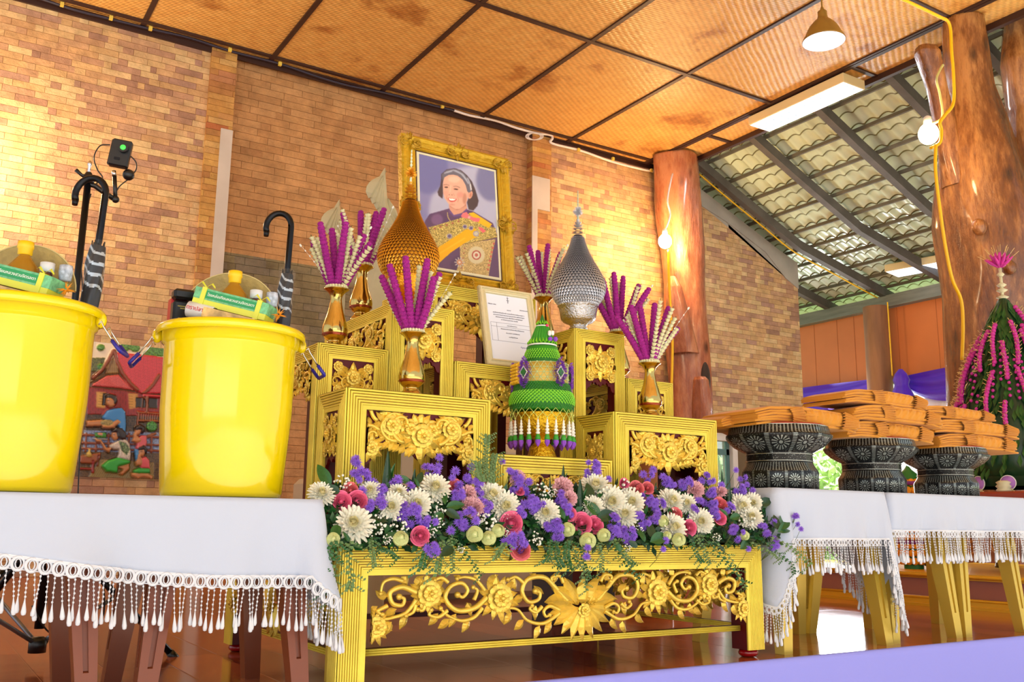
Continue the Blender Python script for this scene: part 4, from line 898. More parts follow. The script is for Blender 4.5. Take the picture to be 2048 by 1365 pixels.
for x, y, sp, n in SPRAYS:
    p = mound(x, y, -.018); S = size_at(p, sp)*1.05; n = max(1, int(n*.85)); t = thing('aster_spray', auto_label('violet aster spray' if n > 1 else 'single violet aster bloom', x, y), 'flower', p, 'violet asters in the flower row')
    st = MB(); root = Vector((.0+.02*qf.uniform(-1, 1), .05, -.05 if y > 960 else -.07))
    for k in range(n):
        for tr_ in range(30):
            a = qf.uniform(0, 2*PI); rr = S*math.sqrt(qf.uniform(0, 1)) if n > 1 else 0; off = _r*cos(a)*rr+_u*sin(a)*rr-_f*(qf.uniform(.4, 1)*math.sqrt(max(0, S*S-rr*rr))*.7)
            break
        d = (off.normalized()*.7 if off.length > 0 else Vector((0, 0, 0)))+facing(qf, .3, .4); d.normalize()
        b_ = put('bloom', AST[k % 2], t, off, d.to_track_quat('Z', 'Y'), .0118*qf.uniform(.8, 1.15)); st.tube([off-d*.004, off.lerp(root, .5)+Vector((0, 0, -.004)), root], .0008, 4)
    lpart('stems', st, M_stem, t)
def breath_mb(q):
    mb = MB()
    for k in range(26):
        a = q.uniform(0, 2*PI); r = math.sqrt(q.random()); p = Vector((cos(a)*r, sin(a)*r, q.uniform(-.3, .5)*(1.2-r))); mb.ball(p, q.uniform(.09, .16), 7, 5); mb.tube([p, p*.5+Vector((0, 0, -.5)), (0, 0, -1.1)], .012, 3, 1)
    return mb
BR = [breath_mb(random.Random(i+40)).mesh('blossoms', [M_breath, M_stem]) for i in range(3)]
for i, (x, y, r) in enumerate(BREATH):
    p = mound(x, y, -.015); d = facing(qf, .2, .2); t = thing('baby_breath_spray', auto_label('tiny white filler-flower spray', x, y), 'flower', p, 'tiny white filler flowers in the flower row', d.to_track_quat('Z', 'Y')); put('blossoms', BR[i % 3], t, scale=size_at(p, r)*1.05)
# leaves
def leaf_mb(ln, wd, fold=.25, bend=.2, n=8):
    mb = MB(); P = []
    for i in range(n+1):
        t = i/n; w_ = wd*.5*sin(PI*t**.8)**.8 if 0 < t < 1 else 0; z = -bend*ln*t*t
        P.append([(-w_, ln*t, z+w_*fold), (-w_*.5, ln*t, z+w_*fold*.4), (0, ln*t, z), (w_*.5, ln*t, z+w_*fold*.4), (w_, ln*t, z+w_*fold)])
    mb.grid(P); return mb
LF = [leaf_mb(1, .42, .4, .25).mesh('leaf', M_green), leaf_mb(1, .5, .2, .1).mesh('leaf', M_dkgreen), leaf_mb(1, .34, .5, .4).mesh('leaf', M_green)]
# broad leaves: base pixel -> tip pixel
BROAD = [(660, 975, 640, 935), (680, 985, 655, 975), (890, 1010, 888, 982), (892, 1015, 925, 1008), (890, 1020, 915, 1034), (885, 1025, 868, 1050), (820, 965, 795, 955), (835, 968, 843, 948), (838, 975, 832, 960), (675, 1050, 668, 1078), (1183, 1002, 1176, 972), (1196, 998, 1204, 975), (1200, 1035, 1176, 1005), (1195, 1040, 1224, 1026), (1290, 1085, 1280, 1060), (1300, 1085, 1333, 1070), (1305, 1078, 1300, 1050), (1455, 1032, 1445, 1020), (1460, 1038, 1480, 1030), (1555, 1060, 1550, 1035), (1555, 1065, 1585, 1048), (1560, 1060, 1575, 1030), (1520, 1010, 1540, 1000), (1130, 1040, 1112, 1010), (1100, 1040, 1130, 1060), (905, 1095, 888, 1108), (700, 1085, 690, 1068), (1240, 1105, 1232, 1085), (1275, 1095, 1262, 1085), (1480, 1100, 1500, 1080)]
for i, (x0, y0, x1, y1) in enumerate(BROAD):
    a, b_ = mound(x0, y0, -.02), mound(x1, y1, -.03); v = b_-a; yv = v.normalized(); zv = (Vector((-.4, -1, .3))-yv*yv.dot(Vector((-.4, -1, .3)))).normalized(); R_ = Matrix((yv.cross(zv), yv, zv)).transposed()
    t = put('leaf', LF[i % 3], None, a, R_.to_quaternion(), v.length*1.25); tag(t, auto_label('glossy green leaf', (x0+x1)/2, (y0+y1)/2), 'leaf', 'glossy leaves in the flower row')
# tall folded palm-like leaves standing up
def blade(mb, L, W, lean):
    P = []
    for i in range(11):
        t = i/10; w_ = W*.5*(1-t)**.75*(.75+.5*t if t < .3 else .9); x = lean*t*t
        P.append([(x-w_, -w_*.5, L*t), (x-w_*.5, -w_*.15, L*t), (x, .2*w_, L*t), (x+w_*.5, -w_*.15, L*t), (x+w_, -w_*.5, L*t)])
    mb.grid(P)
TALL = [(774, 972, 774, 884, 34), (827, 975, 829, 920, 24), (1126, 972, 1127, 914, 20), (1100, 985, 1100, 938, 12), (1161, 1010, 1160, 942, 30), (1444, 985, 1445, 925, 15), (1458, 1012, 1462, 958, 18), (1413, 960, 1411, 932, 9)]
for i, (x0, y0, x1, y1, w_) in enumerate(TALL):
    p = mound(x0, y0, .0); s_ = size_at(p, 1); mb = MB(); H = (y0-y1)*s_; blade(mb, H, w_*s_*.8, (x1-x0)*s_)
    t = thing('folded_leaf', '%s pointed upright folded leaf from the left, rising above the flower row' % nm([4, 5, 0, 0, 0, 0, 0, 0][i] if False else sorted(range(8), key=lambda k: TALL[k][0]).index(i)), 'leaf', p-Vector((0, 0, .02)), 'pointed folded leaves', (0, 0, -YAW))
    lpart('blade', mb, M_dkgreen, t)
    mb = MB(); blade(mb, H*.72, w_*s_*.7, w_*s_*.45); lpart('side_blade', mb, M_green, t, (0, .004, 0))
# trailing sprigs: pixel paths
def sprig(path, lab, n=11, back=-.03, leafsz=.013, hang=True, mt=M_sprig):
    pts = [mound(x, y, back-.004*i, .3) if y < 1085 else at(x, y, Y=1.985) for i, (x, y) in enumerate(path)]
    t = thing('leaf_sprig', lab, 'sprig', pts[0], 'trailing leafy sprigs'); C_ = []
    for i in range(25):
        k = i/24*(len(pts)-1); a = min(int(k), len(pts)-2); C_.append(pts[a].lerp(pts[a+1], k-a)-pts[0])
    mb = MB(); mb.tube(C_, .0009, 4, 1)
    for i in range(n*2):
        k = (i+.5)/(n*2)*24; a = min(int(k), 23); p = C_[a].lerp(C_[a+1], k-a); d = (C_[a+1]-C_[a]).normalized(); s_ = -1 if i % 2 else 1
        o = (_r*s_*.8+d*.5+_f*qf.uniform(-.5, .3)).normalized(); L = leafsz*qf.uniform(.7, 1.2)
        u = o.cross(_f+_u*qf.uniform(-.5, .5)).normalized()*L*.36; q1 = p+o*L*.45
        mb.add([p, q1+u, p+o*L, q1-u, q1-_f*L*.08], [(0, 1, 4), (1, 2, 4), (2, 3, 4), (3, 0, 4)])
        if i % 3 == 0: # side twig
            e = p+o*L*2.2; mb.tube([p, e], .0005, 3, 1)
            for f in (.5, .75, 1): c = p.lerp(e, f); w2 = (d*(1 if i % 2 else -.6)+o*.5).normalized()*L*.7; uu = w2.cross(_f).normalized()*L*.2; mb.add([c, c+w2*.5+uu, c+w2, c+w2*.5-uu], [(0, 1, 2, 3)])
    lpart('sprig', mb, [mt, M_stem], t)
SP = [((670, 1080), (655, 1110), (640, 1140), (627, 1165)), ((680, 1080), (672, 1130), (668, 1175), (660, 1205)), ((672, 1085), (662, 1120), (650, 1155), (648, 1185)), ((700, 1080), (698, 1120), (703, 1160), (697, 1180)), ((740, 1075), (760, 1095), (780, 1105), (797, 1118)), ((742, 1080), (745, 1110), (750, 1135)), ((855, 1085), (850, 1110), (842, 1140)), ((900, 1075), (905, 1110), (906, 1145)), ((900, 1070), (925, 1100), (950, 1130), (962, 1155)), ((885, 1080), (880, 1115), (875, 1150)), ((1100, 1080), (1100, 1110), (1090, 1125)),
      ((1140, 1080), (1155, 1120), (1170, 1150), (1172, 1185)), ((1135, 1080), (1133, 1110), (1140, 1140)), ((1195, 1085), (1205, 1115), (1203, 1145)), ((1220, 1080), (1240, 1105), (1260, 1135), (1278, 1160)), ((1225, 1078), (1250, 1110), (1270, 1130)), ((1165, 1090), (1168, 1130), (1180, 1160)), ((1390, 1070), (1410, 1100), (1420, 1130)), ((1400, 1070), (1440, 1110), (1465, 1140), (1495, 1180)), ((1420, 1075), (1460, 1115), (1480, 1150), (1490, 1175)), ((1380, 1078), (1395, 1110), (1405, 1125)), ((1540, 1075), (1575, 1090), (1600, 1110), (1622, 1130)), ((1530, 1085), (1560, 1110), (1585, 1130), (1588, 1150)), ((1500, 1085), (1540, 1105), (1560, 1120)), ((1110, 1085), (1115, 1115), (1125, 1135)), ((1010, 1085), (1000, 1100), (990, 1120))]
for i, pth in enumerate(SP):
    x, y = pth[-1]; sprig(pth, '%s trailing leafy sprig from the left, hanging over the base table edge' % (ORD+['twenty-fifth', 'twenty-sixth', 'twenty-seventh'])[sorted(range(len(SP)), key=lambda k: SP[k][-1]).index(i)], leafsz=.010 if i % 3 else .0125, mt=M_sprig if i % 2 else M_green)
for i, pth in enumerate((((972, 965), (970, 930), (973, 890), (975, 872)), ((985, 968), (985, 935), (990, 910)), ((965, 965), (958, 945), (955, 925)))):
    sprig(pth, ['tallest upright leafy sprig between the left and centre altar tables', 'upright leafy sprig just right of the tallest sprig', 'short upright leafy sprig just left of the tallest sprig'][i], 22, 0.02, .011)
# dark foliage filling the row between the blooms
mb = MB()
for k in range(3600):
    x = qf.uniform(640, 1560); y = qf.uniform(975, 1092) if x < 1500 else qf.uniform(1000, 1090); p = mound(x, y, qf.uniform(.004, .035)); d = Vector((qf.gauss(0, 1), -abs(qf.gauss(0, .6)), qf.gauss(0, .7))).normalized(); L = qf.uniform(.014, .034); u = d.cross(Vector((qf.gauss(0, .5), -1, .4))).normalized()*L*.24
    mb.add([p, p+d*L*.5+u, p+d*L, p+d*L*.5-u], [(0, 1, 2, 3)], k % 2)
f = one('foliage_bed', mb, [M_green, M_dkgreen], 'mixed dark green leaves packed between the blooms of the flower row', 'foliage', (1.5, 2.03, .32)); f['kind'] = 'stuff'
mb = MB(); P = []
for i in range(41):
    x = lerp(.86, 2.2, i/40); P.append([(x, 2.07+.03*cos(a), .322+.05*sin(a)+.006*sin(i*1.7)) for a in [PI*k/8 for k in range(9)]])
mb.grid(P); one('floral_foam', mb, mat('wet_foam', (30, 50, 28), .9), 'dark foam block hidden under the flower row on the base table', 'foam', (1.5, 2.05, .32))
# ================================================================ low tables under white fringed cloths
def stool(name, lab, x0, x1, y0, y1, h, m, grp):
    t = thing(name, lab, 'stool', ((x0+x1)/2, (y0+y1)/2, 0), grp); i = .022
    mb = MB(); mb.box(x0+i, y0+i, h-.03, x1-i, y1-i, h, 0, .006); mb.box(x0+i+.004, y0+i+.004, h-.07, x1-i-.004, y1-i-.004, h-.03); part('seat', mb, m, t)
    for sx in (0, 1):
        for sy in (0, 1):
            bx, by = (x1 if sx else x0), (y1 if sy else y0); tx, ty = (x1-i if sx else x0+i), (y1-i if sy else y0+i); ux, uy = (-1 if sx else 1), (-1 if sy else 1); mb = MB(); P = []
            for z, wdt, gr in ((0, .036, 0), (.085, .041, 0), (.088, .0412, .007), (h*.6, .052, .008), (h-.05, .062, .008)):
                f = z/(h-.05); cx, cy = lerp(bx, tx, f), lerp(by, ty, f); a, b_ = wdt*.38, wdt*.62
                q = [(0, 0), (a, 0), (a, gr), (b_, gr), (b_, 0), (wdt, 0), (wdt, wdt), (0, wdt), (0, b_), (gr, b_), (gr, a), (0, a)]
                P.append([(cx+ux*u, cy+uy*v, z) for u, v in q])
            mb.grid(P, 0, False, cv=True); mb.f.append(tuple(range(12))); mb.m.append(0); mb.s.append(False); part('leg', mb, m, t)
    return t
gb = 'brown plastic stools under the left cloth'
stool('plastic_stool', 'brown plastic stool under the right end of the left cloth, beside the altar', .42, .775, 2.02, 2.39, .405, M_brown, gb)
stool('plastic_stool', 'brown plastic stool left of the other brown stool, by the tripod', .0, .355, 2.02, 2.39, .405, M_brown, gb)
gg = 'gold plastic stools under the right cloths'
stool('plastic_stool', 'gold plastic stool nearest the altar, under the first right cloth', 2.255, 2.765, 2.045, 2.44, .475, M_goldp, gg)
stool('plastic_stool', 'gold plastic stool under the left half of the second right cloth', 2.785, 3.165, 2.06, 2.44, .475, M_goldp, gg)
stool('plastic_stool', 'gold plastic stool under the right half of the second right cloth', 3.185, 3.58, 2.06, 2.44, .475, M_goldp, gg)
def tassel_mb(L, q):
    mb = MB(); n = 6; 
    for i in range(n): z = -L*.62*(i+.5)/n; mb.ball((q.uniform(-.0006, .0006), q.uniform(-.0006, .0006), z), .0021, 6, 4, 0, (1, 1, 1.2))
    mb.tube([(0, 0, 0), (0, 0, -L*.65)], .0006, 4); b_ = q.uniform(-.1, .1)
    mb.lathe([(.0007, -L*.6), (.0018, -L*.7), (.0035, -L*.82), (.0046, -L*.92), (.0036, -L*.985), (.0006, -L)], 8, rf=None); return mb
QT = random.Random(2)
TS = [tassel_mb(L, QT).mesh('tassel', M_lace) for L in (.076, .08, .084, .088)]
def ring_mb():
    mb = MB(); pts = [(.0075*cos(2*PI*i/14), 0, .0085*sin(2*PI*i/14)) for i in range(15)]; mb.tube(pts, .0021, 5, caps=False); mb.tube([(.0035*cos(2*PI*i/8), 0, .006*sin(2*PI*i/8)) for i in range(9)], .001, 4, caps=False); return mb
_ring = ring_mb()
def tablecloth(lab, x0, x1, y0, y1, zt, zbot, corner, folds, seed, tasslen=1.0, tass_keep=None, ends=(1, 1), flare=.045, step=.016):
    """cloth laid over a table: flat top, draped front and sides. zbot(x): height of the hem along the front. corner: how far the hanging corners drop"""
    t = thing('tablecloth', lab, 'tablecloth', ((x0+x1)/2, (y0+y1)/2, zt), 'white fringed tablecloths'); q = random.Random(seed)
    # perimeter path: left side (back to front), front, right side (front to back)
    per = []; rc = .02
    def seg(a, b_, n): return [(lerp(a[0], b_[0], i/n), lerp(a[1], b_[1], i/n)) for i in range(n)]
    nf = int((x1-x0)/.012)
    raw = seg((x0, y1), (x0, y0+rc), 26)+[(x0+rc-rc*cos(a), y0+rc-rc*sin(a)) for a in [PI/2*k/5 for k in range(5)]]+seg((x0+rc, y0), (x1-rc, y0), nf)+[(x1-rc+rc*sin(a), y0+rc-rc*cos(a)) for a in [PI/2*k/5 for k in range(5)]]+seg((x1, y0+rc), (x1, y1), 26)+[(x1, y1)]
    nrm = []
    for i, p in enumerate(raw):
        a = raw[max(0, i-1)]; b_ = raw[min(len(raw)-1, i+1)]; dx, dy = b_[0]-a[0], b_[1]-a[1]; l = math.hypot(dx, dy) or 1; nrm.append((dy/l, -dx/l))
    s_ = [0]
    for a, b_ in zip(raw, raw[1:]): s_.append(s_[-1]+math.hypot(b_[0]-a[0], b_[1]-a[1]))
    cl = s_[26]+.015; cr = s_[-1]-s_[26]-.015
    ph = [(q.uniform(0, 6), f) for f in folds]
    hem = []; P = []
    for i, (x, y) in enumerate(raw):
        s0 = s_[i]; zb = zbot(min(max(x, x0), x1))
        dl, drr = s0-cl, s0-cr
        cdrop = 0; fl = 0
        for d, on in ((dl, ends[0]), (drr, ends[1])):
            if on:
                inside = (d > 0) if d is dl else (d < 0); wdt = .025 if inside else .3; k = max(0, 1-abs(d)/wdt); cdrop = max(cdrop, corner*k); fl = max(fl, flare*max(0, 1-abs(d)/(.05 if inside else .1))**.7)
        zb -= cdrop; row = []
        for j in range(15):
            v = j/14; dz = (zt-zb)*v; am = .004+.02*v
            off = .004*min(1, v*6)+fl*v**1.2+am*v*sum(sin(s0*f+p_)*(1 if m_ == 0 else .5) for m_, (p_, f) in enumerate(ph))*.6+.0015*sin(s0*55+v*4)*v
            row.append((x+nrm[i][0]*off, y+nrm[i][1]*off, zt-dz-(.0 if v else 0)))
        P.append(row); hem.append((Vector(row[-1]), Vector((nrm[i][0], nrm[i][1], 0)), (hem[-1][2]+(Vector(row[-1])-hem[-1][0]).length) if hem else 0))
    mb = MB(); mb.grid(P)
    top = [(p[0][0], p[0][1], zt) for p in P]; mb.add(top, [tuple(range(len(top)))])
    c_ = part('cloth', mb, M_cloth, t); so = c_.modifiers.new('solid', 'SOLIDIFY'); so.thickness = .0012
    # lace edging: band, rings and beads, then hanging tassels
    mb = MB(); last = -1; tas = []; nxt = 0; k = 0; tn = 0
    band = [[(h[0].x, h[0].y, h[0].z+.002), (h[0].x+h[1].x*.001, h[0].y+h[1].y*.001, h[0].z-.004)] for h in hem]; mb.grid(band)
    mb.tube([h[0]+Vector((0, 0, -.002)) for h in hem], .0014, 5)
    mb.tube([h[0]+h[1]*.001+Vector((0, 0, -.0225)) for h in hem], .0011, 4)
    for a, b_ in zip(hem, hem[1:]):
        while nxt <= b_[2]:
            f = (nxt-a[2])/max(1e-6, b_[2]-a[2]); p = a[0].lerp(b_[0], f); n_ = a[1].lerp(b_[1], f).normalized(); tv = Vector((-n_.y, n_.x, 0)); slope = (b_[0].z-a[0].z)/max(1e-6, (b_[0]-a[0]).to_2d().length)
            M = Matrix((tv, n_, (0, 0, 1))).transposed().to_4x4(); M = M @ Matrix.Scale(step/.0165, 4); M.translation = p+Vector((0, 0, -.0125)); mb.merge(_ring, M)
            for o_ in (-step*.25, step*.25): mb.ball(p+tv*o_+Vector((0, 0, -.0235)), .0023, 6, 4)
            for o_ in (-.25, .25): tas.append((p+tv*step*o_+Vector((0, 0, -.025)), n_))
            nxt += step
    part('lace_edging', mb, M_lace, t)
    for p, n_ in tas:
        if tass_keep and not tass_keep(p): continue
        tn += 1
        o = put('tassel', TS[QT.randrange(4)], t, p-wroot(t)+n_*QT.uniform(-.002, .002), (QT.uniform(-.12, .12), QT.uniform(-.1, .1), QT.uniform(0, 3)), (1, 1, tasslen))
    return t, tn
_z = lambda x: interp(x, [(-.5, .33), (0, .322), (.16, .308), (.3, .288), (.42, .272), (.55, .262), (.77, .258)])
print('tassels', tablecloth('white fringed tablecloth on the left, under the yellow buckets', -.35, .78, 1.995, 2.41, .42, _z, .05, (12, 23, 41, 17), 3, 1.0, lambda p: p.x > .05 and p.y < 2.12, (0, 1), .03, .0235)[1])
print('tassels', tablecloth('white fringed tablecloth nearest the altar, under the first two pedestal bowls', 2.235, 2.765, 2.035, 2.45, .49, lambda x: .338, .2, (14, 37, 61), 5, 1.0, lambda p: p.y < 2.25, (1, 1), .05)[1])
print('tassels', tablecloth('white fringed tablecloth at the far right, under the third pedestal bowl', 2.79, 3.6, 2.04, 2.45, .49, lambda x: .366, .03, (13, 41, 67, 29), 6, 1.0, lambda p: p.y < 2.1 and 2.8 < p.x < 3.6, (0, 0), .02)[1])

# ================================================================ black and silver pedestal bowls and saffron robes
BP = [(.083, 0), (.084, .05), (.082, .056), (.0765, .066), (.0725, .077), (.0715, .08), (.073, .083), (.0725, .098), (.074, .101), (.0725, .104), (.08, .109), (.1, .124), (.113, .14), (.1175, .15), (.117, .155), (.1125, .158), (.111, .168), (.109, .178), (.106, .18), (.1, .176), (.09, .15), (0, .14)]
def octo(a, z): return 1+.028*abs(((a/(2*PI)*12) % 1)-.5)*2-.014
bm = MB(); bm.lathe([(0, .0)]+BP, 72, rf=octo); BOWL = bm.mesh('body', M_bowl)
bm = MB()
for z in (.081, .1005): bm.lathe([(.073, z-.0015), (.0755, z), (.073, z+.0015)], 48)
bm.lathe([(.1085, .1775), (.1095, .179), (.108, .1805)], 60); BR_ = bm.mesh('silver_ring', mat('dull_silver', (190, 196, 190), .25, .9))
bm = MB(); bm.lathe([(0, .176), (.1, .178), (.102, .184), (0, .186)], 40); BRD = bm.mesh('red_lining', mat('red_lining', (190, 50, 34), .6))
BWL = [(2.44, 2.20, 'black and silver pedestal bowl nearest the altar, carrying one folded robe'), (2.965, 2.24, 'middle black and silver pedestal bowl under a stack of folded robes'), (3.40, 2.235, 'rightmost black and silver pedestal bowl under folded robes')]
for i, (x, y, lab) in enumerate(BWL):
    t = thing('pedestal_bowl', lab, 'pedestal bowl', (x, y, .49), 'black and silver pedestal bowls', (0, 0, .2*i)); sr, sz = ((1.47, 1.15), (1.38, 1.08), (1.38, 1.03))[i]; [put(n_, m_, t, scale=(sr, sr, sz)) for n_, m_ in (('body', BOWL), ('silver_ring', BR_), ('lining', BRD))]
def robe(lab, c, L, W, H, rot, seed, nl=4):
    """long folded cloth bundle: stacked layers, a wide wrapped band, loose pleats at the ends"""
    q = random.Random(seed); t = thing('folded_robe', lab, 'folded robe', c, 'saffron robes on the pedestal bowls', (0, 0, rot)); x0, x1 = -L/2, L/2
    def env(u): return .74+.26*(1-abs(u)**2.4)
    mb = MB(); nf = nl+2; ph = [q.uniform(0, 6) for _ in range(nf)]
    for k in range(nf):          # each fold of cloth: a soft slab with its own front lip
        f0, f1 = k/nf, (k+1)/nf; e0 = q.uniform(0, .035)*L; e1 = q.uniform(0, .035)*L; P = []
        lip = q.uniform(-.007, .004)
        for i in range(45):
            u = lerp(-1, 1, i/44); x = lerp(x0+e0, x1-e1, i/44); E_ = env(u); sag = -.008*max(0, abs(u)-.72)/.28
            wv = .0012*sin(x*38+ph[k])+.0008*sin(x*95+ph[k]*2); z0_ = H*f0*E_+sag+wv*.4; z1_ = H*f1*E_+sag+wv*.4+.0003; h = (z1_-z0_)/2; zm = z0_+h; w2 = W/2+lip+.003*sin(x*17+ph[k])+.0016*sin(x*70+ph[k]); wb = W/2
            P.append([(x, -w2+h, z0_), (x, -w2+.25*h, zm-h*.7), (x, -w2, zm), (x, -w2+.25*h, zm+h*.7), (x, -w2+h, z1_), (x, -w2*.3, z1_+wv*.6), (x, wb*.4, z1_+wv*.6), (x, wb-h, z1_), (x, wb, zm), (x, wb-h, z0_)])
        n0 = len(mb.v); mb.grid(P, 0, True, cv=True)
        for i in (0, 44): mb.f.append(tuple(n0+i*10+j for j in (range(10) if i else range(9, -1, -1)))); mb.m.append(0); mb.s.append(False)
    lpart('folded_layers', mb, M_robe, t)
    xa, xb = (-.05*L, .30*L); m2 = MB(); P = []
    for i in range(37):
        f = i/36; x = lerp(xa, xb, f); E_ = env(x/(L/2))*1.03; w2 = W/2+.005; pr = []; ed = min(1, min(f, 1-f)*14)
        for j in range(32):
            a = 2*PI*j/32; ca, sa = cos(a), sin(a); sx_ = (abs(ca)**.55)*(1 if ca > 0 else -1); sz_ = (abs(sa)**.6)*(1 if sa > 0 else -1); crease = (.0016*sin(f*31+sz_*2.2+seed)+.0012*sin(f*57-sz_*3))*(.4+.6*ed)
            pr.append((x+.022*sz_+.006*sin(a*2+seed), (w2+crease-.003*(1-ed))*sx_, H*E_*.5+sz_*(H*E_*.5+.0035*ed)+crease*.6))
        P.append(pr)
    m2.grid(P, 0, True, cv=True); lpart('wrap_band', m2, M_robe, t)
    for nm_, xs_, xe_, dr in (('left_pleats', xa-.13*L, xa-.005, -1), ('right_pleats', xb+.005, xb+.16*L, 1)):
        P = []; n = 40                       # deeply corrugated fan of pleats
        for i in range(13):
            f = i/12; x = lerp(xs_, xe_, f); amp = (.0042*(f if dr < 0 else 1-f)+.0018); fan = (1-.35*(f if dr > 0 else 1-f)); E_ = env(x/(L/2)); row = []
            for j in range(n+1):
                v = j/n; z = H*E_*(.5+(v-.5)*fan*1.02); row.append((x+.012*(v-.5)*dr, -W/2-.005-amp*cos(v*2*PI*6)-.006*sin(PI*v), z))
            P.append([(x, -W/2+.03, row[0][2])]+row+[(x, -W/2+.04, row[-1][2])])
        m3 = MB(); m3.grid(P); lpart(nm_, m3, M_robe, t)
    return t
zA, zB_, zC = .49+.1785*1.15, .49+.1785*1.08, .49+.1785*1.03
robe('folded saffron robe lying on the bowl nearest the altar', (2.49, 2.23, zA+.002), .50, .25, .062, -.02, 1, 4)
robe('thin folded saffron robe end sticking out left under the robe nearest the altar', (2.33, 2.33, zA), .28, .2, .034, .1, 9, 2)
robe('lowest folded robe of the stack on the middle bowl', (2.93, 2.25, zB_), .50, .26, .058, 0, 2, 4)
robe('middle folded robe of the stack on the middle bowl', (2.95, 2.23, zB_+.059), .48, .26, .056, -.03, 3, 3)
robe('topmost folded robe of all, on the stack of the middle bowl', (2.90, 2.2, zB_+.116), .47, .19, .05, .0, 4, 3)
robe('lowest folded robe on the rightmost bowl', (3.46, 2.25, zC), .50, .26, .055, -.02, 5, 4)
robe('middle folded robe on the rightmost bowl, right end drooping', (3.46, 2.25, zC+.056), .54, .26, .052, -.04, 6, 3)
robe('upper folded robe on the rightmost bowl, below the pink flower cone', (3.36, 2.255, zC+.109), .48, .24, .046, -.02, 7, 3)

# ================================================================ yellow buckets and what stands in them
def bucket(lab, c, rb, rt, H, hands):
    t = thing('bucket', lab, 'bucket', c, 'yellow buckets on the left table'); n = 72
    mb = MB(); mb.lathe([(0, .003), (rb-.012, .001), (rb-.003, .004), (rb, .012), (lerp(rb, rt, .5), H*.5), (rt-.012, H-.045), (rt-.0115, H-.043), (rt-.006, H-.038), (rt-.004, H-.012), (rt+.004, H-.012), (rt+.006, H-.022), (rt+.009, H-.022), (rt+.009, H-.006), (rt+.004, H), (rt-.006, H), (rt-.009, H-.01), (rt-.016, H-.05), (rb-.006, .02), (0, .012)], n, c); part('body', mb, M_bucket, t)
    for a in hands:
        hx, hy = c[0]+cos(a)*(rt+.004), c[1]+sin(a)*(rt+.004); tv = Vector((-sin(a), cos(a), 0)); nv = Vector((cos(a), sin(a), 0)); o = Vector((hx, hy, c[2]+H-.02))
        m1 = MB(); m1.ball(o+Vector((0, 0, -.002)), .012, 10, 6, 0, (1, 1, 1.4)); lug = part('handle_lug', m1, M_bucket, t)
        m1 = MB(); A, B = o-tv*.032+nv*.004, o+tv*.032+nv*.004
        for p, s_ in ((A, -1), (B, 1)):
            m1.tube([p+Vector((0, 0, -.018)), p+nv*.006+Vector((0, 0, -.01)), p+nv*.01+Vector((0, 0, -.02)), p+nv*.03+Vector((0, 0, -.05))], .0018, 6)
        h = part('wire_handle', m1, M_chrome, t); m2 = MB(); q0, q1 = A+nv*.03+Vector((0, 0, -.05)), B+nv*.03+Vector((0, 0, -.05)); w_ = nv*.018+Vector((0, 0, -.022))
        m2.tube([q0, q0+w_*.9, q0+w_+tv*.004, q1+w_-tv*.004, q1+w_*.9, q1], .0042, 8); part('grip', m2, M_blue, h)
    return t
BC = [(.607, 2.19, .4215), (.163, 2.19, .4215)]
bucket('yellow plastic bucket on the right of the left table, nearer the altar', BC[0], .133, .159, .386, (PI-.25, -.15))
bucket('yellow plastic bucket cut by the left edge of the photo', BC[1], .133, .159, .386, (-.42, PI-.3))
M_oil = mat('cooking_oil', (176, 124, 14), .06, alpha=.82, coat=1); M_ycap = mat('yellow_cap', (246, 198, 20), .4); M_wcap = mat('white_cap', (220, 226, 232), .4); M_sauce = mat('dark_red_sauce', (70, 14, 12), .1, coat=1)
M_gbox = mat('green_card', (34, 150, 92), .5); M_gbox2 = mat('pale_green_card', (112, 190, 140), .5, var=.35, vscale=120); M_ylg = mat('lime_ribbon', (214, 222, 70), .4); M_redbox = mat('red_box', (196, 40, 44), .35)
M_basket = mat('woven_fan', (176, 156, 92), .6, bump=.5, bscale=60, var=.3, vscale=30, alpha=.93); M_tin = mat('white_tin', (226, 228, 232), .25, .1)
M_txt = mat('white_print', (244, 250, 246), .5); M_sleeve = mat('black_umbrella_cloth', (20, 24, 34), .3); M_stripe = mat('silver_reflex', (176, 190, 204), .3, .3); M_org = mat('orange_ribbon', (232, 152, 26), .5)
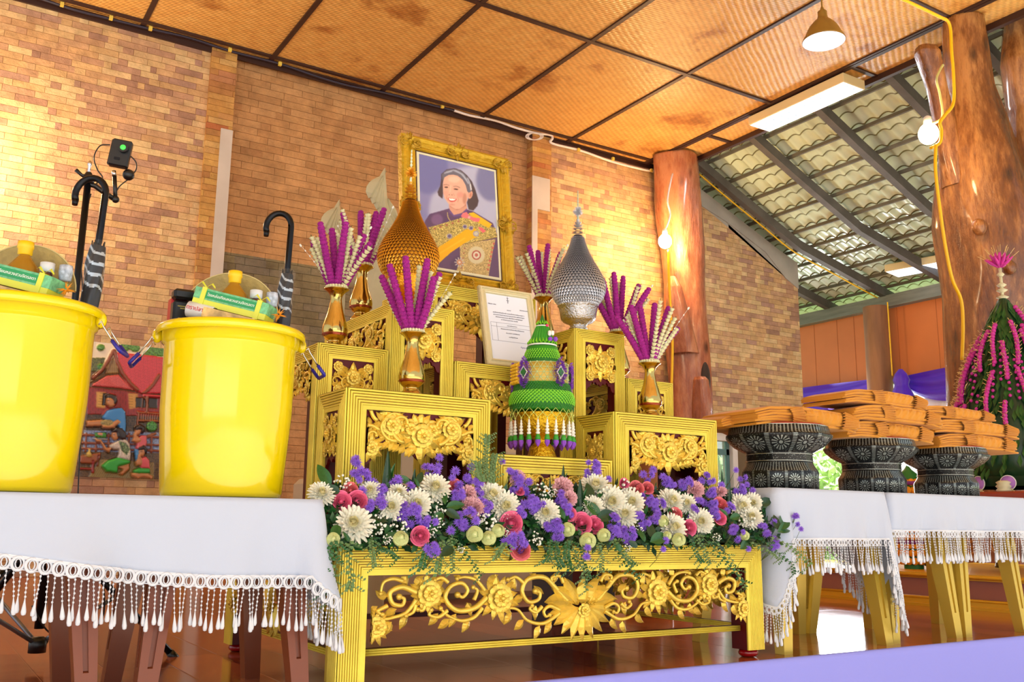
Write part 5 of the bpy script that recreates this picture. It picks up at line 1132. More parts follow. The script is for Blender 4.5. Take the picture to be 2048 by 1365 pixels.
def umbrella(lab, base, top, hook_dir, hr, sleeve_r, grp='umbrellas in the buckets'):
    b0, t0 = Vector(base), Vector(top); ax = (t0-b0).normalized(); th = thing('umbrella', lab, 'umbrella', base, grp); L = (t0-b0).length
    hd = Vector(hook_dir).normalized(); R_ = .0066
    m1 = MB(); s1 = t0-ax*.155; pts = [s1-ax*.01, s1, t0-ax*.04]
    for k in range(15): a = PI*k/14*1.12; pts.append(t0-ax*.04+hd*hr*(1-cos(a))+ax*hr*1.15*sin(a))
    m1.tube(pts, [.0055, .0075]+[.0075]*(len(pts)-2), 14); m1.tube([pts[-1], pts[-1]-ax*.012], [.0075, .006], 12); part('handle', m1, M_blackm, th)
    m2 = MB(); P = []; zz = [i/150 for i in range(151)]; e = b0; 
    u = ax.cross(Vector((0, 1, 0))).normalized(); v = ax.cross(u); Ls = L-.165
    for i, f in enumerate(zz):
        r = sleeve_r*(.75+.25*f) if f < .9 else sleeve_r*(1-.25*(f-.9)/.1); P.append([b0+ax*Ls*f+(u*cos(2*PI*j/80+f*5)+v*sin(2*PI*j/80+f*5))*r*(1+.07*sin(5*2*PI*j/80)) for j in range(80)])
    o = len(m2.f); m2.grid(P, 0, True, cv=True)
    for i in range(150):
        for j in range(80):
            f = zz[i]
            if (f > .74 and ((f*60+j*.1+.8*sin(j*.17+f*9)) % 3.2 < .9)) or (.42 < f < .46): m2.m[o+i*80+j] = 1
    part('wrapped_canopy', m2, [M_sleeve, M_stripe], th)
    m3 = MB()
    for k in range(7): a = 2*PI*k/7; c = b0+ax*Ls+(u*cos(a)+v*sin(a))*sleeve_r*.62; m3.tube([c-ax*.01, c+ax*.012], .0016, 5)
    part('rib_tips', m3, M_black, th)
    m4 = MB(); P = [[b0+ax*(Ls*f+.01)+(u*cos(2*PI*j/24)+v*sin(2*PI*j/24))*(sleeve_r*(1.12+.05*sin(j*2.2+f*30))) for j in range(24)] for f in [k/24 for k in range(25)]]
    m4.grid(P, 0, True, cv=True); part('plastic_sleeve', m4, M_glass, th)
hd = (-_r.x, -_r.y, 0)
umbrella('black crook-handled umbrella in a clear sleeve, in the bucket nearer the altar', at(545, 880, Y=2.17), at(585, 424, Y=2.2), hd, .031, .0185)
umbrella('black crook-handled umbrella in a clear sleeve, in the leftmost bucket', at(140, 880, Y=2.17), at(216, 356, Y=2.2), hd, .034, .0205)
THAI = 'โรงหล่อเทียนหลวงสวนจิตรลดา'
_thai = None
try: _thai = text_mb(THAI, .0125)
except Exception: pass
def gift_set(c, tag_, dx=0, jar=True):
    """things packed in one bucket. c = centre of the bucket mouth"""
    R0 = Matrix.Rotation(-.62, 4, 'Z')
    def W(x, y, z): v = R0 @ Vector((x, y, 0)); return Vector((c[0]+v.x, c[1]+v.y, c[2]+z))
    rz = Matrix.Rotation(-.62, 4, 'Z') @ Matrix.Rotation(.24, 4, 'Y')
    # woven palm-leaf fan
    t = thing('palm_leaf_fan', 'pale woven palm-leaf fan standing behind the oil bottle in the %s bucket' % tag_, 'fan', W(-.028, .05, -.085), 'woven fans in the buckets', (0, 0, -.62)); mb = MB(); P = []
    for i in range(25):
        a = PI*i/24; P.append([(cos(a)*.118*f, -.004+.018*sin(a)*(1-f), .1+.105*sin(a)*f*(1.0)) for f in (0, .3, .6, .9, 1)])
    mb.grid(P); P2 = [[(p[0], p[1]+.004, p[2]) for p in r] for r in P]; mb.grid(P2); lpart('woven_blade', mb, M_basket, t)
    mb = MB(); mb.tube([P[i][-1] for i in range(25)], .0018, 6); lpart('rim', mb, mat('fan_rim', (206, 190, 130), .6), t)
    # bottle of oil
    t = thing('oil_bottle', 'cooking oil bottle with yellow cap in the %s bucket' % tag_, 'bottle', W(.0, -.005, -.112), 'oil bottles'); p = t.location; mb = MB(); mb.lathe([(0, 0), (.036, 0), (.038, .01), (.038, .12), (.037, .145), (.031, .166), (.019, .182), (.0125, .19), (.0125, .197)], 28, p); part('body', mb, M_oil, t)
    mb = MB(); mb.lathe([(.0125, .193), (.0145, .195), (.0145, .206), (.0165, .208), (.0158, .222), (0, .2235)], 24, p, rf=lambda a, z: 1+.012*sin(a*24)); part('cap', mb, M_ycap, t)
    t = thing('sauce_bottle', 'small dark sauce bottle with white cap in the %s bucket' % tag_, 'bottle', W(.055, -.01, -.12), 'sauce bottles'); p = t.location; mb = MB(); mb.lathe([(0, 0), (.022, 0), (.023, .1), (.02, .14), (.012, .155), (.009, .165)], 20, p); part('body', mb, M_sauce, t)
    mb = MB(); mb.lathe([(.01, .162), (.0145, .164), (.0145, .182), (0, .183)], 20, p, rf=lambda a, z: 1+.02*sin(a*20)); part('cap', mb, M_wcap, t)
    # labelled card box with lime ribbons
    t = thing('candle_box', 'flat green box with white lettering lying across the %s bucket' % tag_, 'box', W(.022, -.075, .012), 'green lettered boxes', rz.to_euler())
    mb = MB(); mb.box(-.088, -.012, -.004, .088, .05, .022); lpart('box_body', mb, M_gbox2, t); mb = MB(); mb.box(-.087, -.0125, -.018, .087, .05, -.004); lpart('box_tray', mb, M_ylg, t)
    mb = MB(); n = 8; pl = [(.062+.0085*cos(PI*k/n-PI/2), .009+.0085*sin(PI*k/n-PI/2)) for k in range(n+1)]+[(-.062+.0085*cos(PI*k/n+PI/2), .009+.0085*sin(PI*k/n+PI/2)) for k in range(n+1)]
    mb.prism(pl, -.0128, -.0118, 'y'); lpart('label', mb, M_gbox, t)
    if _thai and _thai.v:
        m = MB(); m.merge(_thai, Matrix.Rotation(PI/2, 4, 'X')); w_ = max(v[0] for v in m.v)-min(v[0] for v in m.v); s_ = .112/w_; m.v = [(a*s_, b_*s_, z*s_) for a, b_, z in m.v]; lpart('lettering', m, M_txt, t, (0, -.0131, .0088), label='white Thai lettering')
    mb = MB()
    lpart('ribbon', MB().box(-.0715, -.0145, -.02, -.0605, .051, .0245), M_ylg, t); lpart('ribbon', MB().box(.0605, -.0145, -.02, .0715, .051, .0245), M_ylg, t)
    for x in (-.066, .066):
        mb = MB()
        for s_ in (-1, 1): mb.merge(MB().grid([[(0, 0, 0), (0, .003, .003)], [(s_*.012, -.003, .009), (s_*.012, .002, .014)], [(s_*.022, 0, .002), (s_*.02, .003, .006)]]), Matrix.Translation((x, -.01, .024)))
        lpart('bow', mb, M_ylg, t)
    # lower flat packets
    one('sachet', MB().merge(MB().box(-.06, -.03, -.014, .06, .03, .008), Matrix.Translation(W(.03, -.085, -.022)) @ rz), mat('printed_packet', (226, 190, 120), .4, var=.5, vscale=40), 'printed packet lying under the green box in the %s bucket' % tag_, 'packet', tuple(W(.03, -.085, -.022)), 'printed packets')
    one('ribbon_bow', MB().merge((lambda m: (tuft(m, (0, 0, 0), .016, 18, random.Random(3), 0, .02), m)[1])(MB()), Matrix.Translation(W(.125, -.055, -.006))), M_org, 'small orange ribbon bow at the right rim of the %s bucket' % tag_, 'bow', tuple(W(.125, -.055, -.006)), 'orange bows')
    t = one('porcelain_cup', MB().lathe([(0, -.02), (.012, -.018), (.014, 0), (.013, .014), (.011, .014), (.011, -.01)], 16, W(.09, .0, .045)), mat('blue_white_china', (190, 204, 224), .2, var=.5, vscale=90), 'small blue and white trinket beside the fan in the %s bucket' % tag_, 'trinket', tuple(W(.09, 0, .045)), 'blue and white trinkets')
    if jar:
        t = thing('black_jar', 'black square-shouldered jar at the left rim of the right bucket', 'jar', W(-.104, -.045, -.085)); p = t.location
        mb = MB(); mb.box(p.x-.024, p.y-.016, p.z, p.x+.024, p.y+.016, p.z+.112, 0, .005); part('body', mb, M_black, t); mb = MB(); mb.box(p.x-.0245, p.y-.0165, p.z+.115, p.x+.0245, p.y+.0165, p.z+.14, 0, .006); part('lid', mb, M_black, t)
        mb = MB()
        for zz, ww in ((.098, .015), (.093, .009), (.07, .012), (.066, .008)): mb.box(p.x-ww, p.y-.0166, p.z+zz-.0012, p.x+ww, p.y-.0158, p.z+zz+.0012)
        part('label_print', mb, mat('olive_print', (150, 140, 60), .5), t)
        p = W(-.124, -.03, -.092); one('red_box', MB().box(p.x-.016, p.y-.012, p.z, p.x+.02, p.y+.02, p.z+.128), M_redbox, 'red box behind the black jar in the right bucket', 'box', tuple(p))
        t = thing('food_tin', 'white food tin with red lettering lying beside the black jar', 'tin', W(-.045, -.083, -.005), None, rz.to_euler()); mb = MB(); mb.tube([(-.03, 0, 0), (-.0295, 0, 0), (.029, 0, 0), (.03, 0, 0)], [.017, .0185, .0185, .017], 24); lpart('tin_body', mb, M_tin, t)
        mb = MB(); mb.tube([(.03, 0, 0), (.036, 0, 0)], .0165, 20); lpart('tin_lid', mb, M_black, t)
        mr = text_mb('ตราปลา', .013); m = MB(); m.merge(mr, Matrix.Rotation(PI/2, 4, 'X')); lpart('lettering', m, mat('red_print', (214, 44, 40), .5), t, (-.008, -.0192, .002), label='red lettering')
gift_set((BC[0][0], BC[0][1], .841), 'right'); gift_set((BC[1][0], BC[1][1], .837), 'left', jar=False)
# ================================================================ painted and framed pictures
class Canvas:
    """height field with a colour per point; drawn in its own x, y units"""
    def __init__(s, x0, x1, y0, y1, nx, ny, base):
        s.xs = np.linspace(x0, x1, nx); s.ys = np.linspace(y0, y1, ny); s.X, s.Y = np.meshgrid(s.xs, s.ys); s.C = np.ones((ny, nx, 3))*np.array(base); s.H = np.zeros((ny, nx)); s.nx, s.ny = nx, ny; s.rs = np.random.RandomState(1)
    def blur(s, m, k):
        for _ in range(k):
            p = np.pad(m, 1, mode='edge'); m = (p[1:-1, :-2]+p[1:-1, 2:]+p[:-2, 1:-1]+p[2:, 1:-1]+2*p[1:-1, 1:-1])/6
        return m
    def poly(s, pts, col, soft=1, h=None, dome=0, dk=10, var=0, fn=None):
        pts = np.array(pts, float); m = np.zeros(s.X.shape, bool); n = len(pts)
        x0, y0 = pts.min(0); x1, y1 = pts.max(0); ix = (s.xs >= x0) & (s.xs <= x1); iy = (s.ys >= y0) & (s.ys <= y1)
        if not ix.any() or not iy.any(): return
        X, Y = s.X[np.ix_(iy, ix)], s.Y[np.ix_(iy, ix)]; mm = np.zeros(X.shape, bool)
        for i in range(n):
            (xa, ya), (xb, yb) = pts[i], pts[(i+1) % n]
            if ya == yb: continue
            mm ^= ((ya > Y) != (yb > Y)) & (X < (xb-xa)*(Y-ya)/(yb-ya)+xa)
        m[np.ix_(iy, ix)] = mm; s.fill(m.astype(float), col, soft, h, dome, dk, var, fn)
    def ell(s, cx, cy, rx, ry, col, soft=1, h=None, dome=0, dk=8, rot=0, var=0, fn=None):
        c, d = math.cos(rot), math.sin(rot); u = (s.X-cx)*c+(s.Y-cy)*d; v = -(s.X-cx)*d+(s.Y-cy)*c; s.fill(((u/rx)**2+(v/ry)**2 < 1).astype(float), col, soft, h, dome, dk, var, fn)
    def line(s, pts, w_, col, h=None, dome=0, soft=1, dk=3):
        m = np.zeros(s.X.shape)
        for (xa, ya), (xb, yb) in zip(pts, pts[1:]):
            dx, dy = xb-xa, yb-ya; L = dx*dx+dy*dy+1e-9; t = np.clip(((s.X-xa)*dx+(s.Y-ya)*dy)/L, 0, 1); m = np.maximum(m, (np.hypot(s.X-xa-t*dx, s.Y-ya-t*dy) < w_).astype(float))
        s.fill(m, col, soft, h, dome, dk)
    def fill(s, m, col, soft, h, dome, dk, var=0, fn=None):
        a = s.blur(m, soft) if soft else m; c = np.array(col, float)*np.ones(s.C.shape)
        if var: c = c*(1+var*s.blur(s.rs.uniform(-1, 1, s.H.shape), 1)[..., None]*2)
        if fn is not None: c = c*fn(s.X, s.Y)[..., None]
        s.C = s.C*(1-a[..., None])+c*a[..., None]
        if h is not None: b_ = s.blur(m, dk); s.H = s.H*(1-a)+a*(h+dome*b_**1.5)
    def mesh(s, name, P, m, back=None):
        """P(X, Y, H) -> arrays x, y, z"""
        x, y, z = P(s.X, s.Y, s.H); V = np.stack([x, y, z], -1).reshape(-1, 3); idx = np.arange(s.nx*s.ny).reshape(s.ny, s.nx)
        F = np.stack([idx[:-1, :-1], idx[1:, :-1], idx[1:, 1:], idx[:-1, 1:]], -1).reshape(-1, 4)
        me = bpy.data.meshes.new(name); me.from_pydata(V.tolist(), [], F.tolist()); me.materials.append(m); me.polygons.foreach_set('use_smooth', [True]*len(F))
        ca = me.color_attributes.new('Col', 'FLOAT_COLOR', 'POINT'); c = np.clip(s.C, 0, 255)/255; c = np.where(c <= .04045, c/12.92, ((c+.055)/1.055)**2.4); ca.data.foreach_set('color', np.concatenate([c, np.ones(c.shape[:2]+(1,))], -1).reshape(-1)); me.update(); return me
def vcol_mat(name, rough, spec=.5, coat=0):
    q = NT(name, rough, 0, spec); a = q.n('VertexColor'); a.layer_name = 'Col'; q.color(a.outputs[0]); q.b.inputs['Coat Weight'].default_value = coat; return q.m
def rail_profile(w_, d, kind=0):
    return [(0, 0), (0, d*.7), (w_*.1, d), (w_*.28, d*.95), (w_*.4, d*.55), (w_*.55, d*.5), (w_*.72, d*.75), (w_*.82, d*.7), (w_*.86, d*.4), (w_, d*.35), (w_, 0)]
def frame_mesh(W, H, prof):
    """four mitred rails around the rectangle 0..W, 0..H (outer), in local x,z, front = -y"""
    out = []
    for k in range(4):
        A, B = [], []
        for s_, d in prof:
            a, b_ = [((s_, s_), (W-s_, s_)), ((W-s_, s_), (W-s_, H-s_)), ((W-s_, H-s_), (s_, H-s_)), ((s_, H-s_), (s_, s_))][k]; A.append((a[0], -d, a[1])); B.append((b_[0], -d, b_[1]))
        mb = MB(); mb.grid([A, B], 0, False); out.append(mb)
    return out
# portrait of a person in a carved gold frame, leaning back on the highest table
FR0 = Vector((1.239, 2.602, 1.112)); lean = math.atan2(.058, .51)
t = thing('portrait_frame', 'large carved gold frame holding a portrait of a smiling person in purple', 'picture frame', FR0, None, (-lean, 0, 0))
FW, FH, fw = .413, .513, .058
for mb in frame_mesh(FW, FH, [(0, -.022), (0, .004), (.004, .012), (.012, .016), (.022, .013), (.03, .005), (.036, .004), (.042, .009), (.047, .009), (.05, .004), (.058, .003), (.058, -.01)]): lpart('frame_rail', mb, mat('antique_gold', (196, 156, 30), .35, .45, bump=.3, bscale=90, var=.15, vscale=20), t)
def ornament(mb, cx, cz, r, q, wide=1.0):
    for i in range(11): a = q.uniform(0, 6.28); leaf(mb, cx+cos(a)*r*.3*wide, cz+sin(a)*r*.3, a+q.uniform(-.4, .4), r*q.uniform(.7, 1.05), r*.42, .5, w0=.012)
    for i in range(4): a = i*1.57+.78; scroll(mb, cx+cos(a)*r*.4*wide, cz+sin(a)*r*.4, a, r*.6, 1 if i % 2 else -1, r*.09, w0=.012)
qo = random.Random(8); TR = Matrix(((1, 0, 0), (0, 0, -1), (0, 1, 0))).to_4x4()
for cx, cz, wd in ((.03, .03, 1), (FW-.03, .03, 1), (.03, FH-.03, 1), (FW-.03, FH-.03, 1), (FW/2, FH-.024, 1.6), (FW/2, .024, 1.6), (.024, FH/2, 1), (FW-.024, FH/2, 1)):
    mb = MB(); ornament(mb, cx, cz, .03, qo, wd); m2 = MB(); m2.merge(mb, TR); lpart('ornament', m2, mat('antique_gold_dark', (176, 138, 34), .38, .45), t)
for mb in frame_mesh(FW-2*.054, FH-2*.054, [(0, .004), (.002, .0065), (.008, .0065), (.0095, .003)]): lpart('liner', mb, mat('cream_liner', (214, 208, 176), .5), t, (.054, 0, .054))
mb = MB(); mb.box(.004, -.004, .004, FW-.004, .02, FH-.004); lpart('backing', mb, M_dkbrown, t)
# the photograph itself, drawn in the units of a close-up of it
_src = np.array([(48, -95), (845, 88), (914, 1240), (131, 1128)], float); _dst = np.array([(0, 1), (1, 1), (1, 0), (0, 0)], float)
_A = []; 
for (x, y), (u, v) in zip(_src, _dst): _A += [[x, y, 1, 0, 0, 0, -u*x, -u*y], [0, 0, 0, x, y, 1, -v*x, -v*y]]
_h = np.append(np.linalg.solve(np.array(_A), _dst.reshape(-1)), 1).reshape(3, 3); _hi = np.linalg.inv(_h)
cv = Canvas(0, 1, 0, 1, 230, 300, (128, 128, 176))
_U, _V = cv.X.copy(), cv.Y.copy(); _q = np.stack([_U, _V, np.ones_like(_U)], -1) @ _hi.T; cv.X, cv.Y = _q[..., 0]/_q[..., 2], _q[..., 1]/_q[..., 2]
def _poly(pts, col, soft=1, var=0):
    pts = np.array(pts, float); m = np.zeros(cv.X.shape, bool); n = len(pts)
    for i in range(n):
        (xa, ya), (xb, yb) = pts[i], pts[(i+1) % n]
        if ya != yb: m ^= ((ya > cv.Y) != (yb > cv.Y)) & (cv.X < (xb-xa)*(cv.Y-ya)/(yb-ya)+xa)
    cv.fill(m.astype(float), col, soft, None, 0, 0, var)
E_ = lambda *a, **k: cv.ell(*a, **k)
E_(600, 560, 420, 520, (170, 172, 200), 60); E_(160, 60, 200, 300, (104, 108, 164), 50); E_(820, 180, 160, 240, (112, 116, 160), 50)
_poly([(295, 130), (350, 78), (430, 62), (500, 82), (560, 135), (615, 205), (655, 300), (690, 420), (680, 475), (640, 528), (590, 520), (570, 440), (590, 380), (560, 240), (430, 130), (335, 150), (315, 230), (322, 330), (318, 410), (275, 375), (262, 335), (288, 265), (296, 190)], (66, 56, 68), 3)
_poly([(385, 470), (560, 430), (578, 530), (500, 590), (440, 585), (392, 530)], (206, 150, 130), 2); _poly([(390, 490), (470, 530), (560, 480), (560, 440), (430, 480)], (176, 118, 104), 4)
_poly([(322, 170), (370, 136), (430, 128), (490, 150), (540, 210), (570, 280), (582, 340), (572, 420), (545, 480), (500, 515), (455, 520), (415, 498), (372, 450), (335, 400), (322, 330), (314, 260)], (220, 168, 148), 2)
E_(602, 355, 24, 46, (214, 158, 138), 2, rot=.2); E_(606, 358, 10, 26, (186, 122, 106), 3, rot=.2)
_poly([(300, 135), (350, 84), (430, 68), (495, 88), (552, 140), (600, 210), (622, 300), (600, 330), (572, 322), (552, 250), (520, 190), (470, 148), (420, 134), (370, 140), (330, 165), (312, 215)], (98, 98, 116), 2)
for pts in ([(330, 120), (420, 84), (500, 120), (560, 190)], [(440, 86), (520, 130), (580, 230)], [(350, 110), (400, 96)], [(570, 170), (600, 240), (606, 300)]): cv.line(pts, 7, (160, 166, 186), soft=4)
cv.line([(600, 240), (612, 300)], 5, (214, 210, 206), soft=1)
E_(430, 190, 60, 34, (232, 186, 166), 10); E_(352, 345, 26, 26, (232, 160, 144), 10); E_(500, 360, 36, 32, (230, 150, 136), 10); E_(545, 400, 20, 60, (190, 132, 114), 10)
E_(350, 277, 24, 11, (196, 140, 124), 3); E_(452, 297, 30, 12, (196, 140, 124), 3); E_(352, 280, 18, 6.5, (58, 44, 48), 1, rot=.05); E_(452, 299, 21, 6.5, (58, 44, 48), 1, rot=.12)
cv.line([(325, 254), (350, 248), (378, 256)], 3.5, (140, 104, 96), soft=2); cv.line([(428, 268), (460, 264), (492, 280)], 3.5, (140, 104, 96), soft=2)
cv.line([(398, 262), (392, 320), (386, 350)], 5, (232, 186, 166), soft=4); E_(396, 350, 26, 16, (224, 168, 148), 3); E_(384, 362, 7, 4, (150, 92, 84), 1); E_(414, 364, 7, 4, (150, 92, 84), 1); cv.line([(428, 350), (440, 372)], 2, (184, 126, 110), soft=2)
cv.line([(362, 372), (358, 400), (372, 428)], 2.4, (186, 126, 110), soft=2); cv.line([(470, 385), (484, 410), (474, 440)], 2.4, (186, 126, 110), soft=2)
_poly([(372, 396), (398, 400), (420, 402), (462, 404), (466, 414), (444, 436), (412, 444), (386, 432), (372, 410)], (196, 84, 84), 1); _poly([(380, 402), (420, 405), (458, 408), (436, 424), (410, 428), (390, 420)], (244, 240, 236), 1); E_(420, 470, 30, 10, (206, 148, 130), 5)
_poly([(120, 760), (150, 655), (190, 582), (300, 545), (388, 515), (440, 590), (520, 560), (570, 520), (640, 540), (840, 660), (930, 900), (930, 1260), (60, 1260), (150, 900)], (84, 62, 104), 2)
E_(270, 640, 60, 60, (112, 84, 130), 14); E_(620, 1120, 200, 120, (70, 52, 92), 20); _poly([(385, 505), (392, 560), (440, 605), (520, 590), (575, 540), (572, 505), (520, 565), (440, 585), (400, 540)], (98, 74, 134), 2)
cv.line([(372, 560), (380, 610), (410, 660), (430, 700)], 4, (186, 168, 110), soft=1)
_poly([(186, 728), (300, 690), (410, 650), (520, 612), (600, 560), (690, 600), (800, 690), (870, 712), (886, 810), (700, 862), (560, 892), (480, 880), (262, 945), (215, 820)], (172, 152, 88), 1, .35)
_poly([(508, 912), (560, 892), (700, 862), (870, 832), (842, 980), (806, 1225), (480, 1196), (520, 1050)], (178, 154, 104), 1, .22)
_poly([(262, 962), (400, 862), (500, 790), (560, 742), (650, 716), (715, 790), (560, 884), (420, 992), (262, 1150)], (228, 168, 24), 1); cv.line([(300, 1010), (430, 920), (560, 830)], 5, (240, 186, 50), soft=4)
_poly([(590, 560), (640, 548), (720, 600), (832, 672), (800, 716), (690, 660)], (222, 176, 40), 1); cv.line([(560, 892), (700, 858), (884, 812)], 3, (120, 100, 56), soft=1)
E_(680, 1008, 84, 92, (196, 184, 150), 2); E_(680, 1008, 46, 50, (160, 72, 70), 1); E_(680, 1008, 34, 38, (206, 196, 176), 1); E_(680, 1008, 16, 18, (178, 96, 90), 1)
for k in range(7): E_(852-k*9, 880+k*46, 11, 12, (186, 96, 84), 1); 
for k in range(5): E_(560-k*6, 940+k*52, 9, 10, (150, 100, 80), 1); E_(250+k*60, 740-k*22, 11, 11, (158, 92, 78), 1)
_poly([(512, 596), (530, 560), (570, 548), (596, 586), (650, 606), (712, 612), (696, 652), (640, 648), (596, 616), (560, 616), (530, 610)], (222, 112, 122), 1); E_(596, 606, 12, 14, (240, 160, 166), 1); _poly([(690, 706), (730, 712), (772, 748), (740, 770), (706, 736)], (220, 100, 110), 1)
for x, y, r in ((556, 708, 24), (620, 722, 24), (672, 780, 32), (402, 816, 28)): E_(x, y, r, r, (158, 150, 158), 1); E_(x, y, r*.6, r*.6, (96, 84, 120) if r < 30 else (190, 186, 170), 1)
for k in range(10): a = k*.628; cv.line([(512, 1090), (512+46*cos(a), 1090+50*sin(a))], 6, (178, 170, 170), soft=1)
E_(512, 1090, 26, 28, (186, 128, 96), 1); E_(512, 1090, 12, 12, (214, 200, 190), 1)
pm = cv.mesh('picture', lambda X, Y, H: (.062+_U*(FW-.124), 0*_U-.0052, .062+_V*(FH-.124)), vcol_mat('portrait_print', .22, .5, .4)); put('picture', pm, t)['label'] = 'portrait photograph of a smiling person wearing a purple dress and yellow sash'

# framed certificate leaning on the centre table
CW, CH = .192, .262; c0 = Vector((1.410, 2.375, .8325)); t = thing('certificate_frame', 'white-gold frame with a printed Thai certificate, leaning on the centre altar table', 'picture frame', c0, None, (-.235, 0, -.02))
Mfr = mat('champagne_frame', (214, 206, 168), .35, .35, bump=.25, bscale=120)
for mb in frame_mesh(CW, CH, [(0, -.008), (0, .004), (.003, .008), (.008, .008), (.01, .004), (.014, .004), (.017, .007), (.021, .006), (.023, .001)]): lpart('frame_rail', mb, Mfr, t)
mb = MB(); mb.box(.01, -.001, .01, CW-.01, .006, CH-.01); lpart('paper', mb, mat('certificate_paper', (222, 228, 244), .4, coat=.5), t)
mb = MB(); mb.prism([(.02, .0), (.075, .0), (.02, .1)], .055, .06, 'x') if False else mb.add([(.02, .008, .01), (.02, .07, .0), (.02, .008, .13), (.026, .008, .01), (.026, .07, .0), (.026, .008, .13)], [(0, 1, 2), (5, 4, 3), (0, 3, 4, 1), (1, 4, 5, 2), (2, 5, 3, 0)]); lpart('easel_back', mb, M_black, t)
Mink = mat('grey_ink', (92, 92, 110), .6); ink = MB()
def tline(x0, x1, z, sz=.0026):
    q = random.Random(int(z*9999)); x = x0
    while x < x1:
        w_ = q.uniform(.0008, .0016)
        ink.box(x, -.0016, z, x+w_*.5, -.0011, z+sz); ink.box(x, -.0016, z+sz*(.0 if q.random() < .5 else .8), x+w_, -.0011, z+sz*(.2 if q.random() < .5 else 1))
        x += w_+q.uniform(.0005, .0012)+(.002 if q.random() < .12 else 0)
def tl(s_, x, z, size, m=None, name='print'):
    try:
        a = text_mb(s_, size, .0002); b2 = MB(); b2.merge(a, Matrix.Translation((x, -.0014, z)) @ Matrix.Rotation(PI/2, 4, 'X')); (ink.merge(b2) if m is None else lpart(name, b2, m, t))
    except Exception: tline(x-.03, x+.03, z)
tl('ที่พิเศษ ๑/๒๕', .042, .205, .0055); tl('สำนักพระราชวัง', .155, .196, .005); tl('ประกาศ', .1, .19, .0048)
for k, s_ in enumerate(('สมเด็จพระกนิษฐาธิราชเจ้า กรมสมเด็จพระเทพรัตนราชสุดา ฯ', 'สยามบรมราชกุมารี พระราชทานพระราชวโรกาสให้ประดิษฐาน', 'เทียนพรรษาพระราชทาน เพื่อนำไปถวายเป็นพุทธบูชา', 'ณ วัดในพระพุทธศาสนา ประจำปี')): tl(s_, .098, .178-k*.0075, .0048)
for k in range(4): tl(('รายการที่พระราชทาน', 'เทียนพรรษาจำนวนหนึ่งเล่ม พร้อมเครื่องประกอบ', 'ผ้าอาบน้ำฝน และถังสังฆทาน', 'ดอกไม้ธูปเทียนแพ')[k], .105, .137-k*.0125, .0044)
for a, b_ in (((.03, .144), (.17, .144)), ((.03, .131), (.17, .131)), ((.03, .084), (.17, .084))): ink.box(a[0], -.0016, a[1], b_[0], -.0011, a[1]+.0005)
for x in (.03, .05, .17): ink.box(x, -.0016, .084, x+.0005, -.0011, .144)
ink.lathe([(.004, -.0018), (.0052, -.0014), (.0064, -.0018)], 14, (.1, 0, .225)) if False else None
for k in range(5): ink.box(.0985-.0016*(k % 3), -.0016, .216+k*.0038, .1015+.0016*(k % 3), -.0011, .2172+k*.0038)
ink.box(.0995, -.0016, .214, .1005, -.0011, .238)
lpart('print', ink, Mink, t)
sg = MB(); sg.tube([(.128+.02*i/12, -.0014, .069+.004*sin(i*1.7)*(1-i/16)) for i in range(13)], .0005, 4); lpart('signature', sg, mat('violet_ink', (96, 70, 180), .5), t)
tl('นายกองงาน', .14, .058, .0035); 

# painted wall relief of a village scene, drawn in the units of a close-up of it (x right, y down)
def RP(x, y): p = at(160+x/4.403, 660+y/4.403, Y=YW-.05); return p
_x0, _x1 = .52, 1.80; _z0, _z1 = .662, 1.60
def px_of(X, Z):   # plane -> close-up units
    v = Vector((X, YW-.05, Z))-Vector((0, 0, CZ)); w_ = v.dot(_f); return ((1024+FPX*v.dot(_r)/w_)-160)*4.403, ((682.5-FPX*v.dot(_u)/w_)-660)*4.403
rc_ = Canvas(_x0, _x1, _z1, _z0, 330, 244, (94, 66, 40)); WX, WZ = rc_.X.copy(), rc_.Y.copy()
_vv = [px_of(a, b_) for a, b_ in ((0, 0), (1, 0), (0, 1))]
D_ = (WX*_f.x+(YW-.05)*_f.y+(WZ-CZ)*_f.z); rc_.X = ((1024+FPX*(WX*_r.x+(YW-.05)*_r.y+(WZ-CZ)*_r.z)/D_)-160)*4.403; rc_.Y = ((682.5-FPX*(WX*_u.x+(YW-.05)*_u.y+(WZ-CZ)*_u.z)/D_)-660)*4.403
def rp(pts, col, h=None, dome=0, soft=1, dk=6, var=0, fn=None):
    pts = np.array(pts, float); m = np.zeros(rc_.X.shape, bool); n = len(pts)
    for i in range(n):
        (xa, ya), (xb, yb) = pts[i], pts[(i+1) % n]
        if ya != yb: m ^= ((ya > rc_.Y) != (yb > rc_.Y)) & (rc_.X < (xb-xa)*(rc_.Y-ya)/(yb-ya)+xa)
    rc_.fill(m.astype(float), col, soft, h, dome, dk, var, fn)
re_ = lambda x, y, a, b_, col, h=None, dome=0, rot=0, var=0, soft=1, dk=6: rc_.ell(x, y, a, b_, col, soft, h, dome, dk, rot, var)
rl = lambda pts, w_, col, h=None, dome=0, soft=1: rc_.line(pts, w_, col, h, dome, soft)
rp([(-400, 0), (1200, 0), (1200, 330), (-400, 330)], (232, 218, 196), .0); rp([(-400, 0), (1200, 130), (1200, 160), (-400, 30)], (120, 160, 220), .0, soft=4)
for x, y, r in ((400, 150, 45), (450, 130, 50), (495, 155, 42), (370, 165, 30), (650, 190, 60), (600, 205, 36), (720, 180, 60), (800, 190, 70), (190, 150, 36)): re_(x, y, r, r*.85, (86, 138, 54), .012, .01, var=.25)
rp([(100, 240), (230, 240), (200, 360), (80, 360)], (90, 96, 50), .006, var=.3); re_(190, 320, 30, 26, (60, 130, 50), .012, .006, var=.3)
hatch = lambda X, Y: .82+.22*(np.sin((X+Y)*.24)*np.sin((X-Y)*.24) > -.1)
